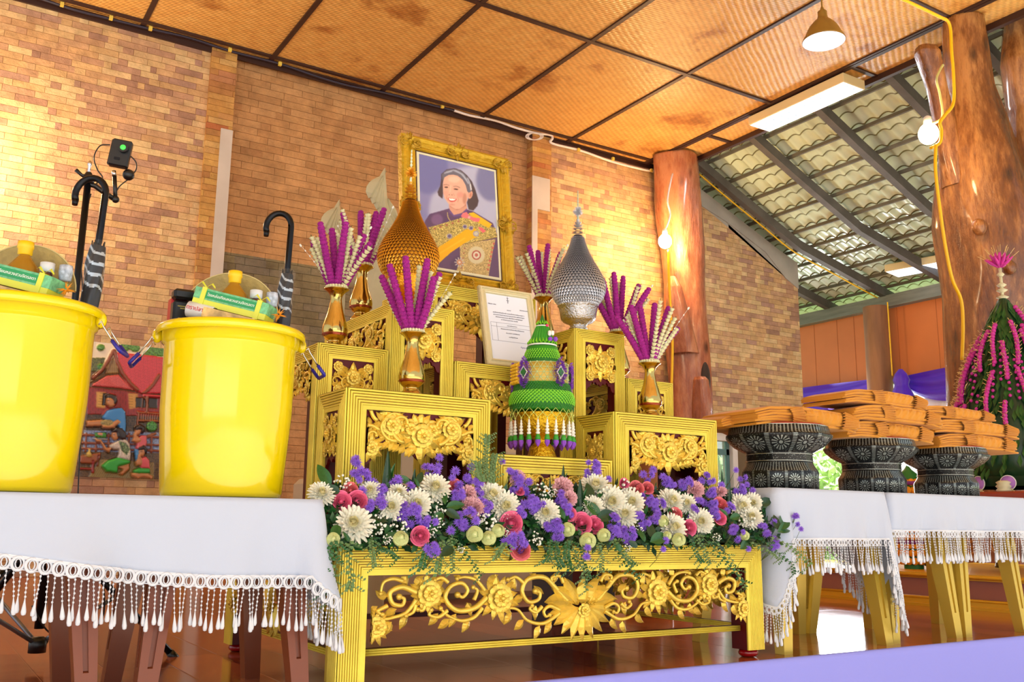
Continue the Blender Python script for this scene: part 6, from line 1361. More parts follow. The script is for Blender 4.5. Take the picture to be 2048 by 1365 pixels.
rp([(322, 190), (690, 230), (900, 260), (900, 560), (560, 560), (500, 540), (420, 470), (360, 370), (330, 280)], (206, 62, 76), .02, .01, fn=hatch); rp([(120, 470), (240, 400), (350, 390), (420, 470), (480, 530), (300, 505), (110, 495)], (206, 84, 84), .022, .008, fn=hatch)
rp([(60, 470), (230, 380), (240, 300), (290, 250), (300, 240), (330, 300), (350, 380), (230, 385), (120, 450)], (150, 116, 64), .02, fn=lambda X, Y: .85+.2*(np.sin(X*.4) > 0))
for pts in ([(120, 420), (200, 350), (260, 260), (300, 180)], [(310, 180), (330, 270), (380, 380), (450, 470), (510, 525)], [(700, 400), (650, 480), (590, 540), (540, 575)]): rl(pts, 15, (134, 66, 44), .034, .008)
rl([(230, 380), (270, 310), (300, 240)], 5, (120, 80, 46), .03)
plank = lambda X, Y: .8+.25*(np.abs(np.sin(X*.13)) > .18)
plh = lambda X, Y: .8+.25*(np.abs(np.sin(Y*.13)) > .18)
rp([(60, 500), (240, 515), (400, 530), (560, 560), (900, 590), (900, 770), (70, 740)], (136, 34, 36), .008, fn=plank); rp([(150, 540), (240, 545), (230, 690), (150, 680)], (196, 150, 66), .01, fn=plh, soft=5); rp([(430, 550), (520, 560), (520, 680), (440, 700)], (190, 140, 64), .01, fn=plh, soft=5)
rp([(210, 556), (262, 556), (258, 664), (204, 660)], (40, 26, 22), .002); rp([(500, 590), (690, 600), (690, 690), (500, 680)], (44, 32, 28), .002); rl([(560, 590), (555, 680)], 5, (120, 70, 44), .016); rl([(600, 590), (596, 720)], 12, (140, 78, 48), .03, .005); rl([(560, 580), (600, 620)], 6, (140, 78, 48), .03); rp([(560, 560), (900, 590), (900, 610), (560, 580)], (206, 70, 80), .03)
rp([(60, 740), (900, 770), (900, 930), (60, 890)], (70, 52, 38), .004, var=.4); rl([(515, 725), (700, 738)], 7, (150, 84, 56), .03, .004); rl([(515, 795), (700, 805)], 7, (150, 84, 56), .03, .004)
for k in range(9): rl([(530+k*20, 730), (527+k*20, 800)], 5, (158, 92, 60), .026, .003)
rl([(520, 725), (515, 830)], 8, (140, 76, 50), .03)
rp([(40, 880), (900, 910), (900, 1090), (30, 1070)], (130, 150, 190), .004, var=.2); 
for y in (930, 1000, 1050): rl([(30, y-6), (700, y+14)], 9, (138, 74, 54), .024, .004)
for x in (60, 150, 260, 440, 640): rl([(x, 915), (x-6, 1075)], 9, (138, 74, 54), .024, .004)
re_(640, 850, 50, 46, (60, 130, 56), .02, .01, var=.35); rp([(590, 930), (680, 900), (680, 920), (590, 960)], (140, 80, 50), .03)
rp([(-100, 1070), (900, 1090), (900, 1330), (-100, 1310)], (92, 70, 46), .006, var=.25); rp([(190, 1140), (660, 1170), (660, 1330), (70, 1310)], (138, 120, 70), .01, fn=lambda X, Y: .8+.25*(np.abs(np.sin((X+Y*.6)*.16)) > .3))
rp([(0, 1110), (190, 1080), (185, 1130), (130, 1180), (0, 1170)], (150, 84, 52), .03, .006); rl([(120, 1160), (118, 1250)], 12, (140, 40, 40), .028); rl([(0, 1220), (120, 1225)], 9, (140, 40, 40), .026); rl([(170, 1110), (160, 1190)], 9, (120, 50, 40), .024)
re_(82, 1112, 42, 10, (150, 110, 50), .036, .002); re_(84, 1095, 24, 24, (206, 180, 90), .04, .02); rp([(76, 1045), (104, 1045), (98, 1085), (80, 1085)], (206, 180, 90), .04, .01)
SKIN = (188, 128, 82)
# man in blue
rp([(195, 770), (240, 710), (300, 690), (370, 684), (405, 720), (412, 830), (408, 915), (370, 900), (340, 850), (290, 830), (230, 800)], (60, 136, 206), .045, .03, dk=12); rp([(60, 800), (190, 790), (240, 810), (180, 850), (60, 852)], SKIN, .05, .02); rp([(175, 800), (240, 840), (330, 790), (360, 810), (300, 870), (200, 870)], SKIN, .06, .02); re_(238, 818, 58, 28, (150, 136, 84), .062, .012, var=.2)
re_(275, 628, 44, 58, SKIN, .05, .035, dk=10); rp([(230, 640), (222, 648), (232, 660)], SKIN, .06); rp([(232, 575), (270, 560), (320, 575), (334, 620), (320, 656), (296, 650), (296, 620), (270, 600), (234, 602)], (50, 40, 38), .06, .015); re_(292, 640, 9, 16, SKIN, .08); rl([(238, 624), (254, 622)], 3, (50, 30, 24)); rl([(236, 668), (254, 666)], 3, (150, 60, 50))
# kneeling figure in white and green
rp([(255, 1020), (330, 975), (400, 955), (440, 1000), (452, 1090), (448, 1150), (380, 1155), (330, 1130), (340, 1060), (270, 1050)], (196, 188, 178), .06, .03, dk=10, var=.1); rp([(340, 980), (400, 1000), (440, 1050), (410, 1110), (360, 1060)], (96, 120, 80), .075, .01, var=.4)
rp([(190, 1200), (250, 1150), (330, 1125), (450, 1155), (440, 1180), (340, 1205), (335, 1262), (230, 1250)], (46, 166, 62), .06, .03, dk=10); rp([(330, 1210), (400, 1190), (440, 1178), (440, 1230), (380, 1278), (340, 1270), (380, 1230)], SKIN, .05, .02)
rp([(180, 985), (205, 990), (240, 1040), (285, 1040), (262, 1085), (215, 1062)], SKIN, .06, .02); rp([(130, 960), (190, 965), (205, 990), (150, 990)], SKIN, .06, .01); rp([(134, 905), (238, 905), (236, 955), (136, 950)], (60, 140, 56), .06, .015, var=.3); rp([(155, 905), (200, 905), (195, 935), (160, 930)], (200, 140, 120), .078); rl([(125, 958), (244, 964)], 5, (180, 170, 150), .06)
re_(312, 928, 36, 48, SKIN, .06, .03, dk=8); rp([(276, 890), (320, 856), (370, 870), (410, 920), (408, 965), (370, 970), (330, 950), (318, 905), (284, 905)], (36, 28, 34), .08, .02); rl([(290, 925), (304, 924)], 3, (40, 26, 22))
# two children with folded hands
rp([(490, 1040), (500, 960), (540, 925), (590, 930), (594, 1000), (570, 1050), (500, 1060)], (206, 92, 104), .06, .025, dk=8); rp([(480, 1050), (560, 1050), (556, 1100), (490, 1160)], (60, 130, 196), .05, .015); re_(512, 892, 28, 40, SKIN, .06, .03); rp([(484, 860), (530, 830), (576, 860), (566, 910), (545, 915), (535, 880), (490, 885)], (40, 30, 34), .078, .014); rp([(455, 985), (480, 925), (510, 935), (540, 980), (500, 1000)], SKIN, .075, .02); re_(487, 930, 18, 26, SKIN, .085, .01)
rp([(520, 1190), (530, 1130), (580, 1110), (615, 1150), (620, 1230), (540, 1235)], (206, 84, 96), .065, .03, dk=8); rp([(465, 1240), (520, 1215), (620, 1225), (622, 1262), (560, 1280), (480, 1265)], (46, 160, 62), .065, .025); rp([(450, 1260), (520, 1265), (600, 1265), (650, 1290), (640, 1318), (560, 1300), (510, 1312), (455, 1290)], SKIN, .06, .02)
re_(545, 1078, 30, 42, SKIN, .07, .03); rp([(512, 1040), (560, 1015), (598, 1048), (592, 1085), (570, 1095), (562, 1060), (516, 1062)], (40, 30, 34), .088, .012); rp([(485, 1170), (515, 1115), (540, 1120), (545, 1190), (500, 1205)], SKIN, .085, .018); re_(520, 1120, 15, 26, SKIN, .095, .01); rl([(528, 1075), (542, 1077)], 3, (40, 26, 22))
rm = rc_.mesh('relief', lambda X, Y, H: (WX, YW-.012-rc_.blur(H, 1)*.55, WZ), vcol_mat('painted_carving', .4, .5, .3))
t = thing('wall_relief', 'carved and painted village scene relief hanging on the brick wall between the buckets', 'wall relief', (1.15, YW-.01, .66)); put('carving', rm, t, -wroot(t)); mb = MB(); mb.box(_x0, YW-.008, _z0, _x1, YW-.001, _z1); part('panel_edge', mb, M_dkbrown, t)
# ================================================================ green banana-leaf cone offering on its golden bowl
gx, gy = 1.523, 2.25; zC1 = .555
M_lg = mat('light_green_folds', (124, 206, 42), .5); M_mg = mat('mid_green_folds', (52, 150, 40), .5); M_dg = mat('deep_green_folds', (34, 112, 40), .5); M_vio = mat('violet_fluff', (142, 74, 206), .7, bump=.5, bscale=300); M_ylw = mat('woven_gold_grid', (206, 172, 70), .5, .1); M_wf = mat('white_buds', (240, 240, 232), .6); M_yl2 = mat('yellow_blossom', (232, 184, 40), .6, var=.2, vscale=200)
pedestal_bowl('golden embossed footed bowl carrying the green cone offering', (gx, gy, zC1), [(.042, 0), (.044, .003), (.04, .012), (.036, .03), (.034, .034), (.03, .037), (.022, .045), (.024, .055), (.045, .062), (.066, .075), (.074, .1), (.077, .125), (.079, .128), (.07, .12), (.03, .1)], mat('embossed_gold', (222, 178, 40), .22, .9, bump=.6, bscale=140))
t = thing('green_cone_offering', 'tall green folded-leaf cone with violet diamonds and white tassels, on the centre front table', 'offering', (gx, gy, zC1+.125))
def at_g(mb): return MB().merge(mb, Matrix.Translation((gx, gy, 0)))
def fold_ring(z, r, h, n, out, tipo, mi=0, up=True):
    """ring of small pointed folds"""
    mb = MB()
    for i in range(n):
        a = 2*PI*i/n; hw = PI/n*1.05; s_ = 1 if up else -1
        P0 = (cos(a-hw)*r, sin(a-hw)*r, z); P1 = (cos(a+hw)*r, sin(a+hw)*r, z); Pm = (cos(a)*(r+out), sin(a)*(r+out), z+s_*h*.35); T = (cos(a)*(r+tipo), sin(a)*(r+tipo), z+s_*h)
        mb.add([P0, Pm, P1, T], [(0, 1, 3), (1, 2, 3)] if up else [(3, 1, 0), (3, 2, 1)], mi)
    return mb
zb = zC1+.14
def zz(y): return at(1085, y, Y=gy-.08).z
def fold_band(y0, y1, r0, r1, rows, n, h, out, bulge=0):
    """rows of small folds from photo height y0 (bottom) up to y1, staggered row by row"""
    mb = MB(); z0_, z1_ = zz(y0), zz(y1)
    for k in range(rows):
        f = (k+.5)/rows; r = lerp(r0, r1, f)+bulge*sin(PI*f); m = fold_ring(lerp(z0_, z1_, f)+h*.6, r, h, n, out, out*1.3, 0, False); mb.merge(m, Matrix.Rotation(PI/n*(k % 2), 4, 'Z'))
    return mb
mb = MB(); mb.lathe([(.0, 0), (.084, 0), (.088, zz(802)-zz(815)), (.092, zz(792)-zz(815)), (.088, zz(780)-zz(815)), (.078, zz(776)-zz(815)), (.078, zz(760)-zz(815)), (0, zz(760)-zz(815))], 48, (gx, gy, zz(815))); part('core_drum', mb, M_mg, t)
part('folded_scales', at_g(fold_band(805, 779, .089, .084, 7, 50, .0105, .0045, .004)), M_lg, t)['kind'] = 'stuff'
part('dark_rim', at_g(fold_band(816, 804, .089, .09, 3, 64, .0075, .003)), M_dg, t)
part('dark_collar', at_g(fold_band(780, 762, .083, .078, 5, 64, .0075, .003)), M_dg, t)
z0 = zz(762); hD = zz(720)-zz(762); RD = .074; mb = MB(); mb.lathe([(RD-.001, 0), (RD, hD*.5), (RD-.002, hD), (.04, hD+.002)], 32, (gx, gy, z0)); part('woven_drum', mb, M_ylw, t)
mb = MB(); nL = 24
for i in range(nL):
    for s_ in (-1, 1): mb.tube([(cos(2*PI*(i+s_*2*j/4)/nL)*(RD+.0012), sin(2*PI*(i+s_*2*j/4)/nL)*(RD+.0012), z0+j*hD/4) for j in range(5)], .0009, 4)
for zq in (0, .25, .5, .75, 1): mb.tube([(cos(a)*(RD+.001), sin(a)*(RD+.001), z0+zq*hD) for a in [2*PI*k/40 for k in range(41)]], .0009, 4)
for i in range(nL):
    for j in range(5): a = 2*PI*(i+.5*(j % 2))/nL; mb.ball((cos(a)*(RD+.002), sin(a)*(RD+.002), z0+j*hD/4), .0021, 6, 4)
part('lattice', at_g(mb), mat('pale_green_lattice', (196, 214, 150), .6), t)
cdir = math.atan2(-gy, -gx)
for k, da in enumerate((-.62, .62, 1.9, -1.9)):
    a = cdir+da; c = Vector((gx+cos(a)*.080, gy+sin(a)*.080, z0+.028)); M = Matrix(((-sin(a), 0, cos(a)), (cos(a), 0, sin(a)), (0, 1, 0))).to_4x4(); M.translation = c
    q = random.Random(k); mb = MB()
    for i in range(520):
        u = q.uniform(-1, 1); v = q.uniform(-1, 1)
        if abs(u)*1.0+abs(v) > 1.18: u *= .5; v *= .7
        p = Vector((u*.0235, v*.043, .002+.006*(1-abs(u)))); d = Vector((u*.5, v*.5, 1)).normalized(); sd = d.cross(Vector((q.uniform(-1, 1), q.uniform(-1, 1), .1))).normalized()*.0016; mb.add([p+sd, p-sd, p+d*.009], [(0, 1, 2)]); 
    o = part('violet_tuft', MB().merge(mb, M), M_vio, t)
    mb = MB(); mb.prism([(0, .013), (.009, 0), (0, -.013), (-.009, 0)], .006, .0125); part('green_diamond', MB().merge(mb, M), M_dg, t)
    mb = MB()
    for i in range(24): f = i/24*4; e = int(f); g = f-e; P4 = [(0, .0175), (.0125, 0), (0, -.0175), (-.0125, 0)]; A, B = P4[e], P4[(e+1) % 4]; mb.ball((lerp(A[0], B[0], g), lerp(A[1], B[1], g), .0105), .0019, 6, 4)
    part('bud_border', MB().merge(mb, M), M_wf, t)
a = cdir-1.12; c = Vector((gx+cos(a)*.079, gy+sin(a)*.079, z0+.028)); M = Matrix(((-sin(a), 0, cos(a)), (cos(a), 0, sin(a)), (0, 1, 0))).to_4x4(); M.translation = c; mb = MB(); mb.box(-.024, -.03, -.004, .024, .03, .008)
for i in range(5):
    for j in range(6): mb.ball((-.019+i*.0095, -.024+j*.0095, .009), .0048, 8, 5)
part('blossom_panel', MB().merge(mb, M), M_yl2, t)
part('dark_collar', at_g(fold_band(722, 709, .05, .047, 3, 44, .007, .002)), M_dg, t)
mb = MB(); mb.lathe([(.046, 0), (.046, zz(684)-zz(722)), (0, zz(684)-zz(722))], 40, (gx, gy, zz(722))); part('core_drum', mb, M_mg, t)
part('folded_scales', at_g(fold_band(711, 690, .046, .042, 5, 38, .0095, .004, .004)), M_lg, t)['kind'] = 'stuff'
part('dark_collar', at_g(fold_band(690, 682, .041, .041, 2, 44, .006, .002)), M_dg, t)
z680 = zz(680); mb = MB(); mb.tube([(gx+cos(a)*.041, gy+sin(a)*.041, z680) for a in [2*PI*k/40 for k in range(41)]], .0026, 6); part('white_ring', mb, M_wf, t)
zt3 = z680+.001; hc_ = zz(640)-z680; mb = MB(); P = []
for i in range(8): f = i/7; P.append([(gx+cos(2*PI*j/48)*(lerp(.040, .017, f)+(.0015 if j % 2 else -.001)), gy+sin(2*PI*j/48)*(lerp(.040, .017, f)+(.0015 if j % 2 else -.001)), zt3+hc_*f) for j in range(48)])
mb.grid(P, 0, False, cv=True); part('ribbed_cone', mb, M_mg, t); mb = MB(); mb.merge(fold_ring(zt3, .0415, .02, 24, .003, -.007, 0, True)); mb.merge(fold_ring(zt3+hc_+.002, .0175, .016, 12, .002, -.006, 0, True)); part('cone_points', at_g(mb), M_lg, t)
mb = MB(); mb.tube([(gx+cos(a)*.0175, gy+sin(a)*.0175, zt3+hc_) for a in [2*PI*k/24 for k in range(25)]], .002, 6); part('white_ring', mb, M_wf, t)
mb = MB(); mb.lathe([(.015, 0), (.0085, .012), (.004, .024), (.0005, .032)], 8, (gx, gy, zt3+hc_+.004)); part('tip', mb, M_dg, t)
a = cdir+.75; mb = MB(); c = (gx+cos(a)*.035, gy+sin(a)*.035, zt3+.032)
for i in range(9): mb.ball((c[0]+.006*sin(i*2.1), c[1]+.006*cos(i*2.1), c[2]+.004*sin(i*3)), .005, 8, 6)
part('white_flower', mb, M_wf, t); mb = MB(); mb.ball((gx+cos(a)*.021, gy+sin(a)*.021, zt3+hc_), .0045, 10, 7); part('pink_bead', mb, mat('pink_bead', (226, 60, 110), .5), t)
for dd in (-.004, .011): mb = MB(); mb.ball((c[0]+_r.x*dd, c[1]+_r.y*dd-.006, c[2]-.018), .0068, 10, 7, 0, (1, 1, 1.1)); part('violet_bud', mb, M_vio, t)
# net of strings and hanging tassels
zn = zz(814); mb = MB(); NT_ = 22
for i in range(NT_):
    for s_ in (-1, 1):
        for (ra, za, fa), (rb, zb_, fb) in zip([(.088, 0, 0), (.09, -.014, .5), (.09, -.028, 0)], [(.09, -.014, .5), (.09, -.028, 0), (.09, -.03, 0)]):
            a0, a1 = 2*PI*(i+s_*fa)/NT_, 2*PI*(i+s_*fb)/NT_; mb.tube([(gx+cos(a0)*ra, gy+sin(a0)*ra, zn+za), (gx+cos(a1)*rb, gy+sin(a1)*rb, zn+zb_)], .0009, 4)
    a = 2*PI*i/NT_; mb.ball((gx+cos(a)*.0905, gy+sin(a)*.0905, zn-.029), .0028, 6, 4); a += PI/NT_; mb.ball((gx+cos(a)*.0905, gy+sin(a)*.0905, zn-.014), .0028, 6, 4)
part('string_net', mb, mat('lime_string', (206, 216, 110), .6), t)
tm = MB(); tm.tube([(0, 0, 0), (0, 0, -.045)], .0008, 4)
for k, (z, r) in enumerate(((-.008, .0028), (-.015, .004), (-.023, .0052), (-.032, .0062), (-.041, .0066))): tm.lathe([(.001, z+.005), (r*.8, z+.002), (r, z-.001), (r*.7, z-.004), (.001, z-.005)], 8)
tm.lathe([(.001, -.043), (.006, -.048), (.0085, -.06), (.004, -.062)], 7, mi=1); tm.lathe([(.003, -.056), (.0075, -.062), (.0078, -.068), (.004, -.076), (.0005, -.08)], 9, mi=2); TMM = tm.mesh('tassel', [M_wf, M_mg, M_vio])
for i in range(NT_): a = 2*PI*i/NT_; put('tassel', TMM, t, Vector((gx+cos(a)*.0905, gy+sin(a)*.0905, zn-.03))-t.location)

# ================================================================ tripod stand with small camera, behind the left table
def cyl(mb, a, b_, r, n=12): mb.tube([a, b_], r, n)
tp = at(152, 520, Y=2.9); foot = Vector((.335, 2.84, .0))
t = thing('light_stand', 'black tripod light stand behind the left table, holding a small camera arm', 'stand', foot); top = at(176, 372, Y=2.9); hub = Vector((.338, 2.84, .09)); top = Vector((.352, 2.88, top.z))
mb = MB(); cyl(mb, hub, hub.lerp(top, .55), .0125, 14); part('pole', mb, M_blackm, t); mb = MB(); cyl(mb, hub.lerp(top, .5), top, .0095, 12); part('upper_pole', mb, M_blackm, t)
for k, (fx, fy) in enumerate(((.673, 2.835), (.03, 2.62), (.16, 3.2))):
    e = Vector((fx, fy, .012)); m0 = Vector((hub.x, hub.y, .36)); mb = MB(); cyl(mb, m0, e, .0095, 12); lg = part('leg', mb, M_blackm, t); mb = MB(); cyl(mb, e, e+(e-m0).normalized()*.03, .0115, 12); part('rubber_foot', mb, M_black, lg)
    mb = MB(); mid = m0.lerp(e, .55); cyl(mb, Vector((hub.x, hub.y, .05)), mid, .006, 8); part('brace', mb, mat('grey_brace', (120, 124, 136), .3, .6), t)
mb = MB(); mb.lathe([(.0, 0), (.022, 0), (.022, .03), (.014, .04), (0, .04)], 16, (hub.x, hub.y, .03)); part('base_collar', mb, M_black, t); mb = MB(); mb.lathe([(.0, 0), (.02, 0), (.02, .04), (0, .04)], 16, (hub.x, hub.y, .345)); part('collar', mb, M_black, t)
mb = MB(); mb.lathe([(0, 0), (.016, 0), (.018, .012), (.01, .03), (.008, .034), (0, .034)], 14, top); mb.tube([top+Vector((-.035, 0, .035)), top+Vector((-.018, 0, .022)), top+Vector((0, 0, .02)), top+Vector((.02, 0, .018))], [.006, .005, .009, .008], 8); part('clamp', mb, M_black, t)
mb = MB(); mb.lathe([(.004, 0), (.004, .02), (.006, .022), (.0055, .03), (.002, .036), (0, .037)], 12, top+Vector((.0, 0, .034))); part('spigot', mb, M_chrome, t)
def q9(x, y): return at(x, y, Y=2.88)
mb = MB(); mb.tube([top, q9(190, 372), q9(212, 388), q9(228, 398)], .0075, 10); mb.ball(q9(231, 399), .011, 10, 8); mb.tube([q9(231, 398), q9(229, 352)], .006, 10); part('arm', mb, M_black, t); mb = MB(); mb.tube([q9(228, 352), q9(228, 342)], .006, 10); part('joint', mb, M_chrome, t)
cc = q9(241, 308); Rc = Matrix.Rotation(-YW*0-.35, 4, 'Z') @ Matrix.Rotation(.12, 4, 'Y')
t2 = thing('action_camera', 'small black camera with a green-glinting lens on the stand arm', 'camera', cc, None, Rc.to_euler()); mb = MB(); mb.box(-.028, -.012, -.042, .028, .012, .042, 0, .004); lpart('body', mb, M_black, t2)
mb = MB(); mb.tube([(.008, -.012, .014), (.008, -.022, .014)], .014, 20); lpart('lens_barrel', mb, M_black, t2); mb = MB(); mb.ball((.008, -.0225, .014), .0085, 12, 8, 0, (1, .4, 1)); lpart('lens', mb, mat('painted_lens_glint', (70, 220, 90), .1, emit=.35), t2)  # green glint painted in as the lens colour with a faint emission
mb = MB(); mb.box(-.03, -.006, -.038, -.0275, .008, .038); mb.box(-.012, -.0135, -.024, .004, -.0118, -.016); lpart('trim', mb, M_blackm, t2)
one('cable', MB().ctube([q9(220, 290), q9(200, 292), q9(188, 315), q9(195, 340), q9(205, 357), q9(185, 372)], .0019, 6), M_black, 'thin black cable looping left of the small camera', 'cable', tuple(q9(220, 290)))
b = MB(); b.ctube([q9(262, 313), q9(272, 325), q9(272, 340), q9(262, 352)], .0019, 6); b.ball(q9(257, 350), .017, 14, 10); one('windscreen_microphone', b, M_black, 'small round foam microphone hanging under the camera', 'microphone', tuple(q9(257, 350)))
one('cable', MB().ctube([q9(255, 360), q9(240, 372), q9(232, 385)], .0018, 5), M_black, 'short cable from the foam microphone to the arm joint', 'cable', tuple(q9(240, 372)))
one('cable', MB().ctube([q9(182, 388), q9(172, 420), q9(162, 470), q9(160, 520), q9(164, 560), q9(168, 700), Vector((.40, 2.86, .5)), Vector((.41, 2.86, .2)), Vector((.36, 2.85, .05))], .002, 6), M_black, 'black cable hanging down along the light stand pole', 'cable', tuple(q9(172, 420)))
one('cable', MB().ctube([Vector(p) for p in ((.30, 2.7, .16), (.35, 2.72, .09), (.42, 2.72, .08), (.47, 2.72, .12), (.46, 2.7, .22), (.44, 2.68, .3))], .0022, 6), M_black, 'black cable sagging between the tripod legs under the left table', 'cable', (.35, 2.72, .09))

# ================================================================ lamps, cables
M_lampshade = mat('khaki_lamp_enamel', (150, 118, 52), .35, .2); M_lampin = mat('white_lamp_inside', (222, 232, 246), .25, emit=.5); M_bulb = mat('bulb_glow', (255, 206, 140), .3, emit=420); M_bulb2 = mat('bulb_glow_dim', (255, 206, 140), .3, emit=130); M_cwhite = mat('white_cable', (236, 226, 224), .5); M_cyel = mat('yellow_cable', (246, 196, 20), .4)
pl = at(1647, 70, Z=3.72); t = thing('pendant_lamp', 'khaki dome pendant lamp hanging from the bamboo ceiling', 'pendant lamp', pl); R0 = .142
mb = MB(); prof = [(R0, -.05), (R0+.003, -.046), (R0-.004, -.03), (R0*.86, .0), (R0*.8, .02), (R0*.66, .06), (R0*.42, .1), (R0*.26, .12), (R0*.22, .15), (R0*.22, .175), (R0*.1, .19), (R0*.06, .21)]; mb.lathe(prof, 48, pl); mb.lathe([(.006, .2), (.006, ZC-pl.z)], 8, pl); part('shade', mb, M_lampshade, t)
mb = MB(); mb.lathe([(R0, -.049), (R0-.012, -.03), (R0*.8, .0), (R0*.6, .05), (R0*.3, .09), (0, .1)], 48, pl); part('reflector', mb, M_lampin, t)
mb = MB(); mb.lathe([(0, .02), (R0*.66, .022), (R0*.68, .03)], 40, pl); part('lamp_disc', mb, mat('lamp_disc', (225, 235, 255), .3, emit=.8), t)
def led(lab, a, b_, w_, h, leds=True):
    """batten light from a to b (points on its lower face axis)"""
    a, b_ = Vector(a), Vector(b_); t = thing('batten_light', lab, 'ceiling light', a); ax = (b_-a).normalized(); sd = ax.cross(Vector((0, 0, 1))).normalized(); L = (b_-a).length
    M = Matrix((ax, sd, Vector((0, 0, 1)))).transposed().to_4x4(); M.translation = a
    mb = MB(); mb.box(0, -w_/2, 0, L, w_/2, h, 0, .004); part('housing', MB().merge(mb, M), mat('cream_housing', (236, 220, 170), .5), t)
    mb = MB(); mb.box(.012, -w_/2+.012, -.002, L-.012, w_/2-.012, .001); part('diffuser', MB().merge(mb, M), mat('led_diffuser', (225, 235, 255), .4, emit=2), t)
    mb = MB()
    for i in range(12):
        for s_ in (-1, 1): x = L*(i+.5)/12; mb.box(x-.012, s_*.045-.008, -.004, x+.012, s_*.045+.008, -.002)
    part('led_strip', MB().merge(mb, M), mat('led_chip', (150, 170, 210), .4, emit=.9), t); return t
led('cream batten light with bright LEDs at the edge of the bamboo ceiling', (6.2, 5.66, 3.93), (6.2, 4.62, 3.93), .27, .08)
led('smaller batten light under the roof tiles beside the large tree post', (9.05, 6.42, 3.16), (9.2, 5.7, 3.16), .33, .08)
l = area('batten_glow', (6.2, 5.1, 3.9), (6.2, 5.1, 0), .25, 1.0, 30, (.9, .95, 1))
def bulb(lab, p, pw):
    t = thing('light_bulb', lab, 'light bulb', p); mb = MB(); mb.ball(p, .062, 20, 14, 0, (1, 1, 1.12)); part('glass', mb, M_bulb if pw > 50 else M_bulb2, t); mb = MB(); mb.lathe([(.022, 0), (.026, .01), (.024, .05), (.012, .06)], 16, (p[0], p[1], p[2]+.062)); part('socket', mb, M_white, t)
B1 = at(1330, 483, Y=6.52); B2 = at(1857, 268, Y=3.42)
bulb('glowing warm bulb hanging in front of the reddish tree-trunk post', B1, 70); bulb('glowing warm bulb against the large forked tree post', B2, 28)
bulb_light('bulb_out_of_view', tuple(at(-50, 300, Y=6.62)), 60, (1, .72, .42), .065)
c7 = lambda x, y, Y: at(x, y, Y=Y)
one('cable', MB().ctube([B1+Vector((0, 0, .1)), c7(1338, 440, 6.5), c7(1340, 425, 6.5), c7(1335, 400, 6.5), c7(1342, 360, 6.5), c7(1345, 348, 6.6)], .009, 6), M_cwhite, 'white cable from the ceiling corner down to the hanging bulb', 'cable', tuple(B1))
one('cable', MB().ctube([c7(x, y, 7.04) for x, y in ((908, 221), (940, 231), (990, 241), (1030, 255), (1070, 266), (1100, 270), (1105, 277), (1104, 287), (1160, 301), (1205, 317), (1240, 328), (1290, 340), (1335, 347), (1345, 346))], .012, 6), M_cwhite, 'white cable running under the ceiling edge right of the portrait', 'cable', tuple(c7(1100, 270, 7.04)))
one('cable', MB().ctube([c7(x, y, 7.04) for x, y in ((-20, -32), (80, -3), (150, 20), (221, 38), (301, 58), (380, 76), (460, 102), (560, 128), (640, 155), (700, 172), (770, 186), (850, 207), (908, 221))], .011, 6), mat('dark_cable', (46, 40, 60), .4), 'dark cable running along the wall top on the left', 'cable', tuple(c7(460, 102, 7.04)))
mb = MB()
for k in range(4): cx, cy = 1066+k*2, 273; mb.tube([c7(cx+15*cos(a+k), cy+7*sin(a+k), 7.03) for a in [2*PI*i/16 for i in range(17)]], .004, 5)
one('cable_coil', mb, M_cwhite, 'small tangle of white cable above the right pilaster', 'cable', tuple(c7(1066, 273, 7.03)))
for i, (x, y) in enumerate(((124, 9), (222, 36), (301, 57), (460, 100), (560, 128), (885, 213), (1018, 243), (1157, 300), (1226, 318), (1303, 341))):
    p = c7(x, y, 7.02); one('cable_tie', MB().box(p.x-.012, p.y-.012, p.z-.015, p.x+.012, p.y+.012, p.z+.015), mat('yellow_tie', (236, 206, 90), .5), 'small yellow cable tie on the wall-top cable, %s from the left' % ORD[i], 'cable tie', tuple(p), 'cable ties under the ceiling')
one('cable', MB().ctube([c7(x, y, 3.3) for x, y in ((1790, -8), (1830, 10), (1880, 34), (1895, 42), (1901, 60), (1903, 100), (1907, 150), (1907, 205), (1890, 230), (1880, 245), (1883, 260), (1880, 285), (1862, 296))], .011, 6), M_cyel, 'yellow cable running down the large tree post to its bulb', 'cable', tuple(c7(1903, 100, 3.3)))
one('cable', MB().ctube([c7(x, y, 3.25) for x, y in ((1872, 290), (1871, 340), (1880, 420), (1892, 500), (1905, 560), (1922, 600), (1926, 650), (1924, 720))], .011, 6), M_cyel, 'yellow cable hanging below the bulb along the large tree post', 'cable', tuple(c7(1880, 420, 3.25)))
one('cable', MB().ctube([B2+Vector((0, 0, .06)), c7(1884, 235, 3.36), c7(1880, 190, 3.36), c7(1873, 160, 3.36), c7(1880, 140, 3.38), c7(1886, 130, 3.38)], .008, 6), mat('pale_green_cable', (206, 206, 130), .4), 'pale green cable from the branch stub to the bulb', 'cable', tuple(B2))
one('cable', MB().ctube([c7(x, y, 6.49) for x, y in ((1337, 500), (1338, 560), (1342, 640), (1345, 690), (1343, 780))], .012, 6), M_cyel, 'yellow cable hanging below the bulb down the reddish post', 'cable', tuple(c7(1342, 640, 6.49)))
one('cable', MB().ctube([Vector((x, 6.86, zs(x)-.01)) for x in (6.6, 7.0, 7.5, 8.0, 8.6, 9.2, 9.38)], .008, 6), M_cyel, 'yellow cable along the underside of a rafter', 'cable', (7, 6.86, 3.7))
one('cable', MB().ctube([(9.2, 6.6, z) for z in (2.9, 2.6, 2.3, 2.05)], .008, 6), M_cyel, 'yellow cable down the right side of the wooden post', 'cable', (9.2, 6.6, 2.6))

